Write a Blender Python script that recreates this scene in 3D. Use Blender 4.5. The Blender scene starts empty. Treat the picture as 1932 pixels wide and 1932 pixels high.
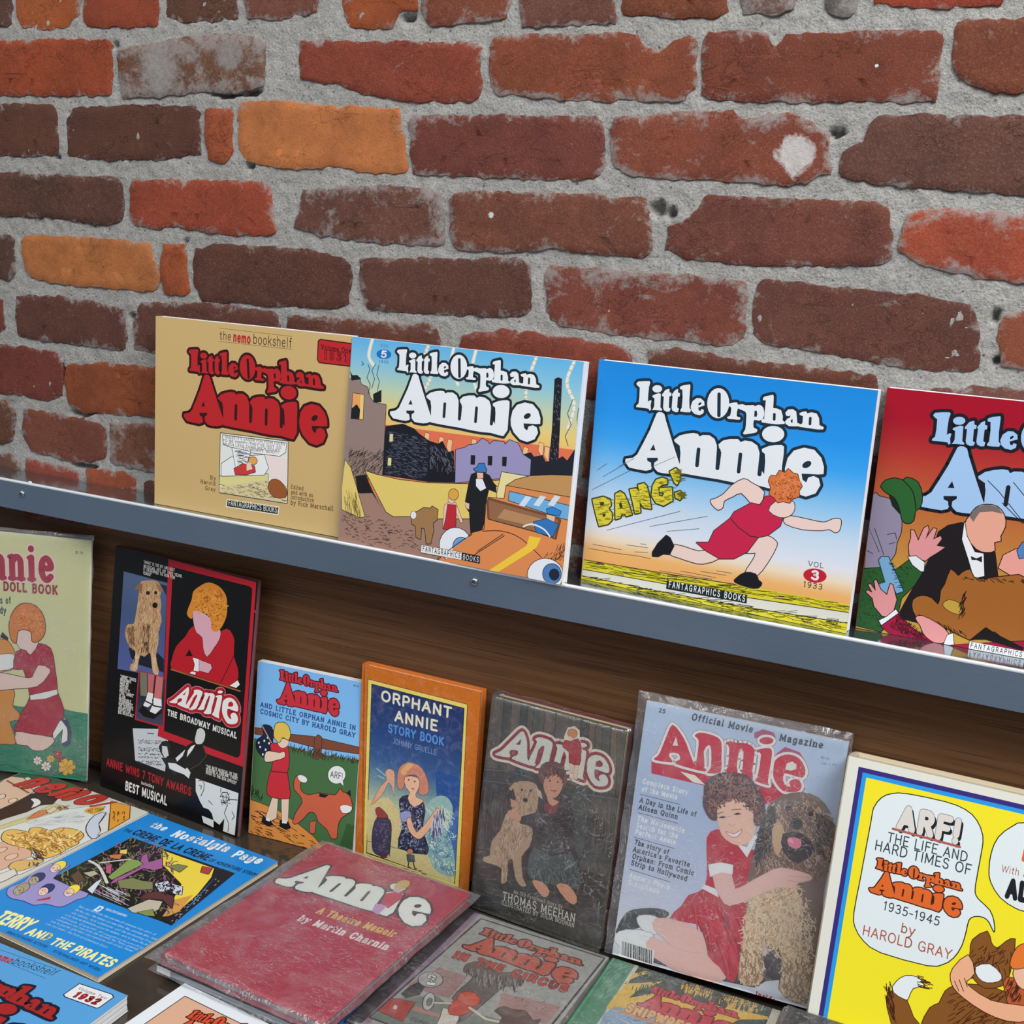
import bpy, bmesh, math, random
from math import sin, cos, pi
from mathutils import Vector, Matrix, noise
from mathutils.geometry import tessellate_polygon

S = bpy.context.scene
COL = S.collection
# ------------------------------------------------------------------ camera
cam_d = bpy.data.cameras.new('camera')
cam_d.sensor_width = 36.0
cam_d.lens = 36.0 * 2239.66 / 1932.0
cam_d.clip_start = 0.02
cam = bpy.data.objects.new('camera', cam_d)
COL.objects.link(cam)
cam.matrix_world = Matrix((
    (0.900154, -0.148319, 0.409541, 0.48076),
    (0.431469, 0.174886, -0.885014, -1.09057),
    (0.059642, 0.973353, 0.221419, 0.40427),
    (0, 0, 0, 1)))
S.camera = cam
# ------------------------------------------------------------------ world and lights
w = bpy.data.worlds.new('room_light'); S.world = w; w.use_nodes = True
wn = w.node_tree.nodes; wl = w.node_tree.links; wn.clear()
wo = wn.new('ShaderNodeOutputWorld'); wb = wn.new('ShaderNodeBackground')
tc = wn.new('ShaderNodeTexCoord'); sx = wn.new('ShaderNodeSeparateXYZ'); rp = wn.new('ShaderNodeValToRGB')
wl.new(tc.outputs['Generated'], sx.inputs[0]); mr = wn.new('ShaderNodeMapRange')
mr.inputs[1].default_value = -1; mr.inputs[2].default_value = 1
wl.new(sx.outputs[2], mr.inputs[0]); wl.new(mr.outputs[0], rp.inputs[0])
rp.color_ramp.elements[0].color = (0.10, 0.095, 0.09, 1)
rp.color_ramp.elements[1].color = (1.0, 1.03, 1.08, 1)
e = rp.color_ramp.elements.new(0.8); e.color = (0.6, 0.63, 0.68, 1)
e = rp.color_ramp.elements.new(0.5); e.color = (0.28, 0.31, 0.36, 1)
wl.new(rp.outputs[0], wb.inputs[0]); wb.inputs[1].default_value = 0.85
wl.new(wb.outputs[0], wo.inputs[0])

def area(name, loc, target, sx_, sy_, power, col):
    d = bpy.data.lights.new(name, 'AREA'); d.shape = 'RECTANGLE'; d.size = sx_; d.size_y = sy_
    d.energy = power; d.color = col
    o = bpy.data.objects.new(name, d); COL.objects.link(o); o.location = loc
    o.rotation_euler = (Vector(target) - Vector(loc)).to_track_quat('-Z', 'Y').to_euler()
    return o
area('ceiling_light', (1.35, -1.15, 1.75), (0.15, 0, 0.1), 1.3, 0.7, 46, (1.0, 0.985, 0.965))
area('ceiling_light', (-0.9, -1.7, 2.1), (-0.3, 0, 0.2), 1.4, 0.5, 17, (1.0, 0.96, 0.9))
S.view_settings.view_transform = 'Standard'
S.view_settings.look = 'None'
S.view_settings.gamma = 1.0
S.view_settings.use_curve_mapping = False
S.view_settings.exposure = 0.0
# ------------------------------------------------------------------ helpers
def s2l(c):
    c = c / 255.0
    return c / 12.92 if c <= 0.04045 else ((c + 0.055) / 1.055) ** 2.4
def rgb(c, g=1.0):
    return tuple(min(0.93, max(0.004, s2l(v) * g)) for v in c) + (1.0,)

def new_mat(name):
    m = bpy.data.materials.new(name); m.use_nodes = True
    nt = m.node_tree; nt.nodes.clear()
    out = nt.nodes.new('ShaderNodeOutputMaterial'); b = nt.nodes.new('ShaderNodeBsdfPrincipled')
    nt.links.new(b.outputs[0], out.inputs[0])
    return m, nt, b, out
def nd(nt, t, **k):
    n = nt.nodes.new(t)
    for a, v in k.items():
        if a.startswith('i'):
            n.inputs[int(a[1:])].default_value = v
        else:
            setattr(n, a, v)
    return n
def noise_n(nt, scale, detail=4, rough=0.55, vec=None, dist=0.0):
    n = nt.nodes.new('ShaderNodeTexNoise'); n.inputs['Scale'].default_value = scale
    n.inputs['Detail'].default_value = detail; n.inputs['Roughness'].default_value = rough
    n.inputs['Distortion'].default_value = dist
    if vec is not None: nt.links.new(vec, n.inputs['Vector'])
    return n
def ramp(nt, src, stops):
    r = nt.nodes.new('ShaderNodeValToRGB'); cr = r.color_ramp
    cr.elements[0].position, cr.elements[0].color = stops[0][0], tuple(stops[0][1])
    cr.elements[1].position, cr.elements[1].color = stops[-1][0], tuple(stops[-1][1])
    for p_, c_ in stops[1:-1]:
        e_ = cr.elements.new(p_); e_.color = tuple(c_)
    nt.links.new(src, r.inputs[0])
    return r
def g4(v): return (v, v, v, 1)
def mixc(nt, fac, a, b, mode='MIX'):
    m = nt.nodes.new('ShaderNodeMix'); m.data_type = 'RGBA'; m.blend_type = mode
    for i, v in ((0, fac), (6, a), (7, b)):
        if hasattr(v, 'links'): nt.links.new(v, m.inputs[i])
        else: m.inputs[i].default_value = v
    return m.outputs[2]
def mathn(nt, op, a, b=0.0, clamp=False):
    m = nt.nodes.new('ShaderNodeMath'); m.operation = op; m.use_clamp = clamp
    for i, v in ((0, a), (1, b)):
        if hasattr(v, 'links'): nt.links.new(v, m.inputs[i])
        else: m.inputs[i].default_value = v
    return m.outputs[0]
def bump(nt, b, h, strength=0.3, dist=0.001):
    n = nt.nodes.new('ShaderNodeBump'); n.inputs['Strength'].default_value = strength
    n.inputs['Distance'].default_value = dist
    nt.links.new(h, n.inputs['Height']); nt.links.new(n.outputs[0], b.inputs['Normal'])
def geo_pos(nt):
    return nd(nt, 'ShaderNodeNewGeometry').outputs['Position']
def mapping(nt, vec, scale=(1, 1, 1), rot=(0, 0, 0)):
    m = nt.nodes.new('ShaderNodeMapping'); m.inputs['Scale'].default_value = scale
    m.inputs['Rotation'].default_value = rot
    nt.links.new(vec, m.inputs['Vector']); return m.outputs[0]

def simple_mat(name, c, rough=0.5, metal=0.0, spec=0.5, g=1.0):
    m, nt, b, _ = new_mat(name)
    b.inputs['Base Color'].default_value = rgb(c, g); b.inputs['Roughness'].default_value = rough
    b.inputs['Metallic'].default_value = metal; b.inputs['Specular IOR Level'].default_value = spec
    n = noise_n(nt, 60, 3, vec=geo_pos(nt))
    nt.links.new(mixc(nt, 0.06, rgb(c, g), n.outputs['Color'], 'OVERLAY'), b.inputs['Base Color'])
    return m

def mesh_obj(name, verts, faces, mat, parent=None, cols=None, smooth=False):
    me = bpy.data.meshes.new(name); me.from_pydata(verts, [], faces)
    if isinstance(mat, (list, tuple)):
        for q in mat: me.materials.append(q)
    else: me.materials.append(mat)
    if cols is not None:
        a = me.color_attributes.new('Col', 'FLOAT_COLOR', 'POINT')
        a.data.foreach_set('color', [v for c in cols for v in c])
    if smooth: me.shade_smooth()
    me.update()
    o = bpy.data.objects.new(name, me); COL.objects.link(o)
    if parent: o.parent = parent
    return o
def box_geo(V, F, x0, x1, y0, y1, z0, z1):
    k = len(V)
    V += [(x, y, z) for z in (z0, z1) for y in (y0, y1) for x in (x0, x1)]
    F += [(k, k+2, k+3, k+1), (k+4, k+5, k+7, k+6), (k, k+1, k+5, k+4),
          (k+2, k+6, k+7, k+3), (k, k+4, k+6, k+2), (k+1, k+3, k+7, k+5)]
def box_obj(name, dims, mat, parent=None, bev=0.0, seg=2):
    V, F = [], []; box_geo(V, F, *dims)
    if bev:
        bm = bmesh.new(); vs = [bm.verts.new(v) for v in V]
        for f in F: bm.faces.new([vs[i] for i in f])
        bmesh.ops.recalc_face_normals(bm, faces=bm.faces)
        bmesh.ops.bevel(bm, geom=bm.edges[:], offset=bev, segments=seg, affect='EDGES', profile=0.5)
        me = bpy.data.meshes.new(name); bm.to_mesh(me); bm.free(); me.materials.append(mat)
        o = bpy.data.objects.new(name, me); COL.objects.link(o)
        if parent: o.parent = parent
        return o
    return mesh_obj(name, V, F, mat, parent)
def empty(name, label, cat, group=None, m=None):
    o = bpy.data.objects.new(name, None); COL.objects.link(o); o.empty_display_size = 0.02
    o['label'] = label; o['category'] = cat
    if group: o['group'] = group
    if m is not None: o.matrix_world = m
    return o
# ------------------------------------------------------------------ brick wall
SHELF_Z, SHELF_Y, LIP_H, TABLE_Z = 0.0813, -0.0541, 0.0363, -0.3027

SPOTS = ((0.231, 0.495, 0.016, (0.75, 0.72, 0.7, 1), 0.9), (-0.065, 0.429, 0.0035, (0.85, 0.84, 0.82, 1), 1), (0.291, 0.568, 0.0016, (0.9, 0.9, 0.9, 1), 1),
         (-0.49, 0.57, 0.03, (0.42, 0.4, 0.37, 1), 0.8), (-0.392, 0.585, 0.018, (0.4, 0.38, 0.36, 1), 0.7))
def brick_material():
    m, nt, b, _ = new_mat('fired_brick')
    at = nd(nt, 'ShaderNodeVertexColor', layer_name='Col')
    pos = geo_pos(nt)
    oi = nd(nt, 'ShaderNodeObjectInfo')
    big = noise_n(nt, 14, 4, 0.6, pos)
    mid = noise_n(nt, 70, 5, 0.65, pos)
    fine = noise_n(nt, 600, 3, 0.7, pos)
    # darker and redder blotches of the firing
    c1 = mixc(nt, ramp(nt, big.outputs[0], [(0.42, g4(0)), (0.62, g4(0.55))]).outputs[0], at.outputs['Color'],
              mixc(nt, 1.0, at.outputs['Color'], (0.6, 0.56, 0.62, 1), 'MULTIPLY'))
    c2 = mixc(nt, ramp(nt, mid.outputs[0], [(0.35, g4(0.28)), (0.6, g4(0))]).outputs[0], c1,
              mixc(nt, 1.0, c1, (0.55, 0.55, 0.58, 1), 'MULTIPLY'))
    c3 = mixc(nt, ramp(nt, fine.outputs[0], [(0.34, g4(0.5)), (0.48, g4(0)), (0.56, g4(0)), (0.7, g4(0.4))]).outputs[0], c2, mixc(nt, ramp(nt, fine.outputs[0], [(0.49, g4(0)), (0.51, g4(1))]).outputs[0], mixc(nt, 1.0, c2, (0.4, 0.4, 0.42, 1), 'MULTIPLY'), (0.3, 0.2, 0.15, 1)))
    # lime smears, stronger near the brick's edges (alpha holds the haze amount)
    hz = noise_n(nt, 26, 6, 0.72, mapping(nt, pos, (1, 1, 1.3)), 0.6)
    hz2 = noise_n(nt, 240, 4, 0.7, pos)
    a = mathn(nt, 'ADD', mathn(nt, 'MULTIPLY', hz.outputs[0], 0.75), mathn(nt, 'MULTIPLY', hz2.outputs[0], 0.25))
    thr = mathn(nt, 'SUBTRACT', 0.675, mathn(nt, 'MULTIPLY', at.outputs['Alpha'], 0.2))
    mask = mathn(nt, 'MULTIPLY', mathn(nt, 'SUBTRACT', a, thr), 9.0, True)
    lim = mixc(nt, hz2.outputs[0], (0.2, 0.17, 0.155, 1), (0.42, 0.39, 0.37, 1))
    c4 = mixc(nt, mathn(nt, 'MULTIPLY', mask, 0.75), mixc(nt, 0.03, c3, (0.3, 0.28, 0.26, 1)), lim)
    # old plaster patch and paint specks left on single bricks
    for (sx_, sz_, r_, cc_, f_) in SPOTS:
        vd = nd(nt, 'ShaderNodeVectorMath', operation='DISTANCE'); nt.links.new(pos, vd.inputs[0]); vd.inputs[1].default_value = (sx_, -0.002, sz_)
        dd = mathn(nt, 'ADD', vd.outputs['Value'], mathn(nt, 'MULTIPLY', mathn(nt, 'SUBTRACT', hz.outputs[0], 0.5), r_ * 3.2))
        k_ = mathn(nt, 'MULTIPLY', mathn(nt, 'SUBTRACT', r_, dd), 3.0 / r_, True)
        c4 = mixc(nt, mathn(nt, 'MULTIPLY', k_, f_), c4, mixc(nt, hz2.outputs[0], tuple(v * 0.45 for v in cc_[:3]) + (1,), cc_))
    nt.links.new(c4, b.inputs['Base Color'])
    b.inputs['Roughness'].default_value = 0.82; b.inputs['Specular IOR Level'].default_value = 0.25
    # relief: wire-cut creases, pits and grit
    cre = noise_n(nt, 38, 6, 0.62, mapping(nt, pos, (0.8, 1, 1.5)), 0.8)
    ridge = mathn(nt, 'ABSOLUTE', mathn(nt, 'SUBTRACT', cre.outputs[0], 0.5))
    crr = ramp(nt, ridge, [(0.0, g4(0)), (0.012, g4(1))])
    cm = noise_n(nt, 16, 2, 0.5, pos); cmk = ramp(nt, cm.outputs[0], [(0.5, g4(1)), (0.6, g4(0))])
    cr2 = mathn(nt, 'MAXIMUM', crr.outputs[0], cmk.outputs[0])
    h = mathn(nt, 'ADD', mathn(nt, 'MULTIPLY', cr2, 0.5),
              mathn(nt, 'ADD', mathn(nt, 'MULTIPLY', mid.outputs[0], 0.6), mathn(nt, 'MULTIPLY', fine.outputs[0], 0.4)))
    bump(nt, b, h, 0.8, 0.0016)
    return m
def mortar_material():
    m, nt, b, _ = new_mat('lime_mortar')
    pos = geo_pos(nt)
    n1 = noise_n(nt, 18, 4, 0.6, pos); n2 = noise_n(nt, 420, 3, 0.75, pos); n3 = noise_n(nt, 90, 4, 0.6, pos)
    c = mixc(nt, n1.outputs[0], (0.27, 0.265, 0.25, 1), (0.50, 0.49, 0.46, 1))
    c = mixc(nt, ramp(nt, n2.outputs[0], [(0.34, g4(0.7)), (0.5, g4(0)), (0.6, g4(0)), (0.75, g4(0.5))]).outputs[0], c,
             mixc(nt, ramp(nt, n2.outputs[0], [(0.5, g4(0)), (0.55, g4(1))]).outputs[0], (0.2, 0.19, 0.18, 1), (0.85, 0.84, 0.8, 1)))
    v = nd(nt, 'ShaderNodeTexVoronoi', feature='F1'); v.inputs['Scale'].default_value = 130
    nt.links.new(pos, v.inputs['Vector'])
    c = mixc(nt, ramp(nt, v.outputs['Distance'], [(0.0, g4(0.85)), (0.16, g4(0.75)), (0.2, g4(0))]).outputs[0], c,
             mixc(nt, v.outputs['Color'], (0.07, 0.065, 0.06, 1), (0.5, 0.48, 0.45, 1)))
    nt.links.new(c, b.inputs['Base Color']); b.inputs['Roughness'].default_value = 0.95
    b.inputs['Specular IOR Level'].default_value = 0.1
    h = mathn(nt, 'ADD', mathn(nt, 'MULTIPLY', n2.outputs[0], 0.5), n3.outputs[0])
    bump(nt, b, h, 0.85, 0.0035)
    return m
BRICK_M = brick_material(); MORTAR_M = mortar_material()
rnd = random.Random(7)

# the mortar body of the wall: one rough sheet with a solid back
WX0, WX1, WZ0, WZ1, ST = -1.25, 1.1, 0.0445, 1.0, 0.003
# crevices and lost mortar (x, z, half width, half height)
PITS = ((-.395,.5424,.02,.0033),(-.3629,.5441,.0126,.0032),(-.364,.4681,.0057,.0039),(.1196,.4393,.0052,.0043),(.1064,.4421,.0072,.0068),(-.6208,.1658,.014,.004),(-.6033,.1698,.0121,.0026),
        (-.1712,.6153,.0085,.004),(.2644,.5135,.0072,.0044),(-.4539,.383,.0031,.0024),(-.5543,.5949,.0039,.0028),(-.6138,.0999,.0192,.0033),(-.6474,.2157,.0036,.0093),(-.4271,.3224,.0046,.003),
        (.4142,.3671,.0033,.0053),(.4192,.331,.0038,.004),(-.6458,.4712,.0042,.0018),(.0002,.3716,.0023,.002),(-.5337,.2898,.0049,.005),(.2444,.5079,.0037,.0027))
nx, nz = int((WX1 - WX0) / ST), int((WZ1 - WZ0) / ST)
V = []
for j in range(nz + 1):
    z = WZ0 + j * ST
    for i in range(nx + 1):
        x = WX0 + i * ST
        d = 0.0010 * noise.noise((x * 22, z * 22, 0)) + 0.0013 * noise.noise((x * 70, z * 70, 5)) + 0.0012 * noise.noise((x * 170, z * 170, 9))
        for px_, pz_, ra, rb in PITS:
            if abs(x - px_) < ra * 2 and abs(z - pz_) < rb * 2:
                q = ((x - px_) / ra) ** 2 + ((z - pz_) / rb) ** 2 + 0.8 * noise.noise((x * 160, z * 160, 2))
                if q < 1.4: d -= 0.014 * min(1, (1.4 - q))
        V.append((x, -0.0003 - d, z))
F = [(j*(nx+1)+i, j*(nx+1)+i+1, (j+1)*(nx+1)+i+1, (j+1)*(nx+1)+i) for j in range(nz) for i in range(nx)]
k = len(V)
V += [(WX0, 0.1, WZ0), (WX1, 0.1, WZ0), (WX1, 0.1, WZ1), (WX0, 0.1, WZ1)]
F += [(k+1, k, k+3, k+2)]
wall = mesh_obj('wall_back', V, F, MORTAR_M, smooth=True); wall['kind'] = 'structure'

def make_brick(poly, col, haze, k):
    """irregular brick face: outline roughened, arris worn, four inset rings"""
    n = len(poly); P = []
    for i in range(n):
        a, b_ = Vector(poly[i]), Vector(poly[(i+1) % n]); L = (b_ - a).length
        c = max(1, int(L / 0.005))
        for q in range(c): P.append(a.lerp(b_, q / c))
    # soften corners, then roughen
    m = len(P)
    P = [(P[i-1] * 0.1 + P[i] * 0.8 + P[(i+1) % m] * 0.1) for i in range(m)]
    Q = []
    for p_ in P:
        d = Vector((noise.noise((p_.x * 110, p_.y * 110, k * 3.1)), noise.noise((p_.x * 110, p_.y * 110, k * 3.1 + 50)))) * 0.0026
        d += Vector((noise.noise((p_.x * 320, p_.y * 320, k * 1.7)), noise.noise((p_.x * 320, p_.y * 320, k * 1.7 + 50)))) * 0.0014
        Q.append(p_ + d)
    cx = sum(p_.x for p_ in Q) / m; cz = sum(p_.y for p_ in Q) / m
    hx = (max(p_.x for p_ in Q) - min(p_.x for p_ in Q)) / 2; hz = (max(p_.y for p_ in Q) - min(p_.y for p_ in Q)) / 2
    cx = (max(p_.x for p_ in Q) + min(p_.x for p_ in Q)) / 2; cz = (max(p_.y for p_ in Q) + min(p_.y for p_ in Q)) / 2
    prd = 0.0019 + 0.0012 * noise.noise((k * 7.7, 0.3, 0.1))
    tx, tz = 0.0016 * noise.noise((k, 3, 1)) / max(hx, .02), 0.0012 * noise.noise((k, 8, 2)) / max(hz, .02)
    rings = ((-0.0021, 0.02), (-0.0021, 0.0012), (-0.0016, -prd * 0.8), (-0.0009, -prd), (0.008, -prd - 0.00005), (0.019, -prd - 0.0001))
    V, F, C = [], [], []
    base = rgb(col, 1.04); base = (base[0], base[1] * 0.97, base[2] * 0.88)
    for ri, (ins, y) in enumerate(rings):
        fx, fz = (hx - min(ins, hx * 0.7)) / hx, (hz - min(ins, hz * 0.7)) / hz
        for p_ in Q:
            x, z = cx + (p_.x - cx) * fx, cz + (p_.y - cz) * fz
            yy = y + (0.00012 * noise.noise((x * 45, z * 45, k)) + tx * (x - cx) + tz * (z - cz) if ri >= 2 else 0)
            V.append((x, yy, z))
            al = haze + (0.8, 0.8, 0.75, 0.65, 0.2, -0.02)[ri]
            C.append((base[0], base[1], base[2], max(0, min(1.3, al))))
    for r_ in range(len(rings) - 1):
        for i in range(m):
            j = (i + 1) % m
            F.append((r_*m+i, r_*m+j, (r_+1)*m+j, (r_+1)*m+i))
    last = [(len(rings)-1)*m + i for i in range(m)]
    for t in tessellate_polygon([[Vector((V[i][0], V[i][2], 0)) for i in last]]):
        F.append(tuple(last[i] for i in t))
    bm = bmesh.new(); vs = [bm.verts.new(v) for v in V]
    for f in F:
        try: bm.faces.new([vs[i] for i in f])
        except ValueError: pass
    bmesh.ops.recalc_face_normals(bm, faces=bm.faces)
    me = bpy.data.meshes.new('brick'); bm.to_mesh(me); bm.free(); me.materials.append(BRICK_M)
    a = me.color_attributes.new('Col', 'FLOAT_COLOR', 'POINT'); a.data.foreach_set('color', [v for c in C for v in c])
    me.shade_smooth()
    o = bpy.data.objects.new('brick', me); COL.objects.link(o); o.parent = wall
    return o
BRICKS = [  # colour, haze %, course, outline on the wall face in mm (x, z)
((88,60,50),30,0,[(-749,680),(-714,679),(-715,621),(-724,618),(-752,619)]),
((165,85,38),20,0,[(-706,680),(-608,677),(-606,633),(-626,617),(-658,615),(-696,617),(-705,629)]),
((150,66,38),10,0,[(-598,677),(-493,673),(-492,616),(-514,614),(-588,615),(-600,621)]),
((95,60,45),30,0,[(-480,672),(-383,669),(-384,621),(-417,619),(-453,618),(-477,624)]),
((118,70,58),40,0,[(-371,669),(-282,666),(-281,624),(-306,621),(-343,618),(-369,621)]),
((155,76,36),20,0,[(-255,665),(-161,662),(-162,622),(-184,622),(-188,608),(-237,608),(-244,619)]),
((125,66,46),50,0,[(-157,662),(-59,658),(-62,614),(-93,610),(-145,609),(-154,622)]),
((112,68,58),40,0,[(-48,658),(49,655),(50,607),(8,606),(-42,606),(-47,629)]),
((120,62,38),20,0,[(56,655),(152,651),(155,615),(148,610),(101,611),(60,615)]),
((115,88,82),80,0,[(166,651),(212,649),(214,616),(203,611),(172,613)]),
((95,92,92),60,0,[(235,648),(264,647),(269,613),(262,608),(246,611)]),
((155,62,42),20,0,[(279,646),(393,642),(381,615),(347,613),(305,616),(285,618)]),
((152,66,32),20,1,[(-762,600),(-650,601),(-565,598),(-560,589),(-560,543),(-570,541),(-652,541),(-765,540)]),
((112,76,56),100,1,[(-549,589),(-491,596),(-448,602),(-395,603),(-352,599),(-346,590),(-346,551),(-381,544),(-431,546),(-491,539),(-544,539)]),
((136,60,42),25,1,[(-299,595),(-214,593),(-93,590),(-88,584),(-86,544),(-95,537),(-174,538),(-199,540),(-218,544),(-251,553),(-299,558)]),
((132,66,42),45,1,[(-72,595),(-41,597),(74,596),(81,585),(99,581),(109,589),(123,594),(129,590),(131,550),(122,540),(24,539),(-32,542),(-66,544),(-74,553),(-76,587)]),
((116,56,40),35,1,[(142,596),(171,598),(195,594),(204,584),(212,593),(264,595),(335,595),(340,591),(341,565),(342,541),(288,540),(201,539),(149,540),(141,545),(139,587)]),
((120,62,42),30,1,[(354,601),(432,603),(440,551),(389,547),(368,553),(354,565),(350,588)]),
((96,56,42),20,2,[(-766,530),(-657,529),(-647,522),(-646,478),(-656,472),(-769,470)]),
((90,53,41),12,2,[(-622,525),(-530,529),(-439,528),(-434,522),(-433,480),(-492,472),(-571,470),(-627,472),(-629,509)]),
((158,78,46),10,2,[(-424,526),(-391,526),(-389,516),(-389,480),(-398,471),(-419,473),(-425,505)]),
((192,118,66),12,2,[(-372,533),(-324,535),(-277,531),(-178,528),(-174,511),(-168,486),(-168,467),(-209,466),(-248,471),(-302,467),(-344,470),(-370,475),(-376,486),(-378,522)]),
((112,56,46),40,2,[(-159,522),(-53,523),(37,523),(44,518),(49,477),(41,468),(-38,466),(-156,467),(-160,486),(-163,518)]),
((130,66,48),55,2,[(58,522),(119,528),(169,529),(179,523),(193,523),(202,528),(226,528),(241,521),(255,512),(261,480),(242,471),(204,469),(150,471),(88,472),(61,478),(56,510)]),
((98,62,54),30,2,[(294,525),(316,528),(444,527),(452,468),(387,469),(323,471),(272,476),(272,496),(289,506)]),
((90,56,46),25,3,[(-770,448),(-690,449),(-557,448),(-547,441),(-547,402),(-573,396),(-657,400),(-773,399)]),
((152,66,42),30,3,[(-527,447),(-431,449),(-340,451),(-334,426),(-328,400),(-343,395),(-431,395),(-462,400),(-500,395),(-526,400),(-534,409),(-532,442)]),
((106,66,56),70,3,[(-292,444),(-208,452),(-125,449),(-119,401),(-130,396),(-206,396),(-273,400),(-303,406),(-297,422)]),
((116,66,50),45,3,[(-108,450),(-54,450),(31,452),(93,450),(102,420),(104,406),(96,398),(35,399),(1,401),(-45,395),(-99,394),(-109,404),(-112,441)]),
((110,60,49),25,3,[(152,455),(234,455),(305,456),(313,451),(320,427),(321,409),(314,404),(231,399),(182,398),(141,400),(119,407),(121,426),(140,436),(148,445)]),
((162,72,48),60,3,[(334,448),(352,452),(381,452),(455,449),(463,394),(389,400),(353,406),(329,415),(330,436)]),
((86,60,50),20,4,[(-774,374),(-736,376),(-723,370),(-722,330),(-735,322),(-777,323)]),
((182,112,60),20,4,[(-701,375),(-615,379),(-505,377),(-501,365),(-493,342),(-496,326),(-533,323),(-642,323),(-695,326),(-705,341),(-708,369)]),
((166,82,42),12,4,[(-484,377),(-455,378),(-452,356),(-448,327),(-462,322),(-484,324),(-488,354)]),
((91,53,43),12,4,[(-436,374),(-401,381),(-328,382),(-273,382),(-239,375),(-231,370),(-231,330),(-244,324),(-342,320),(-427,319),(-439,333),(-441,360)]),
((96,58,49),35,4,[(-217,377),(-141,382),(-80,385),(-32,388),(-22,383),(-17,340),(-29,332),(-107,329),(-171,326),(-206,328),(-215,346)]),
((122,62,50),60,4,[(3,383),(64,383),(143,383),(190,382),(198,378),(201,332),(190,324),(138,324),(68,324),(18,328),(0,338),(3,354),(-4,366)]),
((101,59,51),30,4,[(214,384),(289,381),(357,379),(390,375),(399,365),(405,326),(399,320),(343,319),(277,325),(222,328),(210,336),(208,369)]),
((142,76,52),40,4,[(421,369),(465,381),(473,327),(426,328),(419,349)]),
((112,52,42),20,5,[(-778,297),(-747,295),(-745,261),(-757,252),(-781,253)]),
((96,56,46),35,5,[(-719,301),(-660,305),(-591,305),(-548,298),(-542,259),(-551,251),(-618,251),(-680,252),(-718,254),(-722,275)]),
((96,56,47),40,5,[(-519,308),(-416,316),(-331,312),(-324,307),(-323,265),(-494,253),(-528,254),(-531,278)]),
((106,61,49),40,5,[(-308,310),(-236,312),(-138,315),(-120,309),(-113,274),(-123,265),(-297,256),(-308,285)]),
((132,62,47),25,5,[(-92,307),(-46,317),(30,315),(86,311),(93,305),(95,267),(85,262),(-72,253),(-92,266)]),
((101,56,43),25,5,[(112,308),(139,315),(201,310),(279,309),(321,307),(328,263),(323,258),(129,258),(116,269)]),
((102,62,56),40,5,[(370,300),(410,308),(477,305),(484,253),(374,255)]),
((116,52,43),25,6,[(-782,235),(-707,239),(-655,236),(-648,222),(-649,186),(-674,177),(-719,179),(-785,176)]),
((142,72,36),25,6,[(-637,223),(-576,232),(-494,234),(-386,238),(-384,184),(-494,177),(-612,169),(-636,177),(-641,206)]),
((106,66,46),30,7,[(-785,167),(-743,168),(-732,156),(-734,120),(-750,114),(-788,110)]),
((122,66,50),30,7,[(-713,158),(-665,161),(-588,156),(-577,151),(-581,116),(-600,110),(-631,104),(-702,109),(-716,128)]),
((116,72,52),70,7,[(-569,159),(-494,166),(-415,168),(-353,166),(-353,115),(-495,108),(-569,111)]),
((106,71,56),50,8,[(-789,93),(-741,97),(-725,91),(-723,54),(-726,29),(-793,19)]),
((142,66,50),40,8,[(-712,96),(-667,95),(-629,91),(-622,82),(-623,27),(-717,20)]),
((152,76,46),30,8,[(-609,96),(-553,101),(-532,95),(-527,32),(-609,22)]),
]

bk = 0; span = {}
for col, hz_, row, pts in BRICKS:
    bk += 1; make_brick([(x / 1000, z / 1000) for x, z in pts], col, hz_ / 100, bk)
    span.setdefault(row, []).append((min(x for x, z in pts) / 1000, max(x for x, z in pts) / 1000))
COLS = [(112, 60, 44), (96, 56, 44), (132, 64, 42), (104, 60, 52), (150, 68, 40), (90, 54, 44), (118, 66, 50), (170, 96, 54)]
for row in range(-4, 9):
    zc = 0.647 - row * 0.0722 - 0.003
    if row == -4: zc = 0.647 + 4 * 0.0722 - 0.003
    used = sorted(span.get(row, []))
    gaps, x = [], WX0 + 0.002 - rnd.random() * 0.02
    for a_, b_ in used:
        gaps.append((x, a_ - 0.011)); x = b_ + 0.011
    gaps.append((x, WX1 - 0.002))
    for g0, g1 in gaps:
        while g1 - g0 > 0.05:
            L = rnd.choice((0.203, 0.206, 0.2, 0.208, 0.1))
            if g1 - g0 < L + 0.06: L = g1 - g0
            L = max(L, 0.05)
            x0, x1 = max(g0, WX0 + 0.002), min(g0 + L, WX1 - 0.002)
            zb, zt_ = max(zc - 0.029 + rnd.uniform(-.002, .002), WZ0 + 0.003), min(zc + 0.0285 + rnd.uniform(-.002, .002), WZ1 - 0.003)
            if x1 - x0 > 0.03 and zt_ - zb > 0.015:
                bk += 1
                r4 = lambda s=0.004: rnd.uniform(-s, s)
                poly = [(x0 + r4(), zb + r4(.002)), ((x0 + x1) / 2 + r4(.02), zb + r4(.002)), (x1 + r4(), zb + r4(.002)), (x1 + r4(.002), zt_ + r4(.002)),
                        ((x0 + x1) / 2 + r4(.02), zt_ + r4(.0015)), (x0 + r4(.002), zt_ + r4(.002))]
                poly = [(min(max(a_, WX0 + .001), WX1 - .001), b_) for a_, b_ in poly]
                make_brick(poly, rnd.choice(COLS), rnd.uniform(.15, .6), bk)
            g0 += L + 0.012
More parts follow.
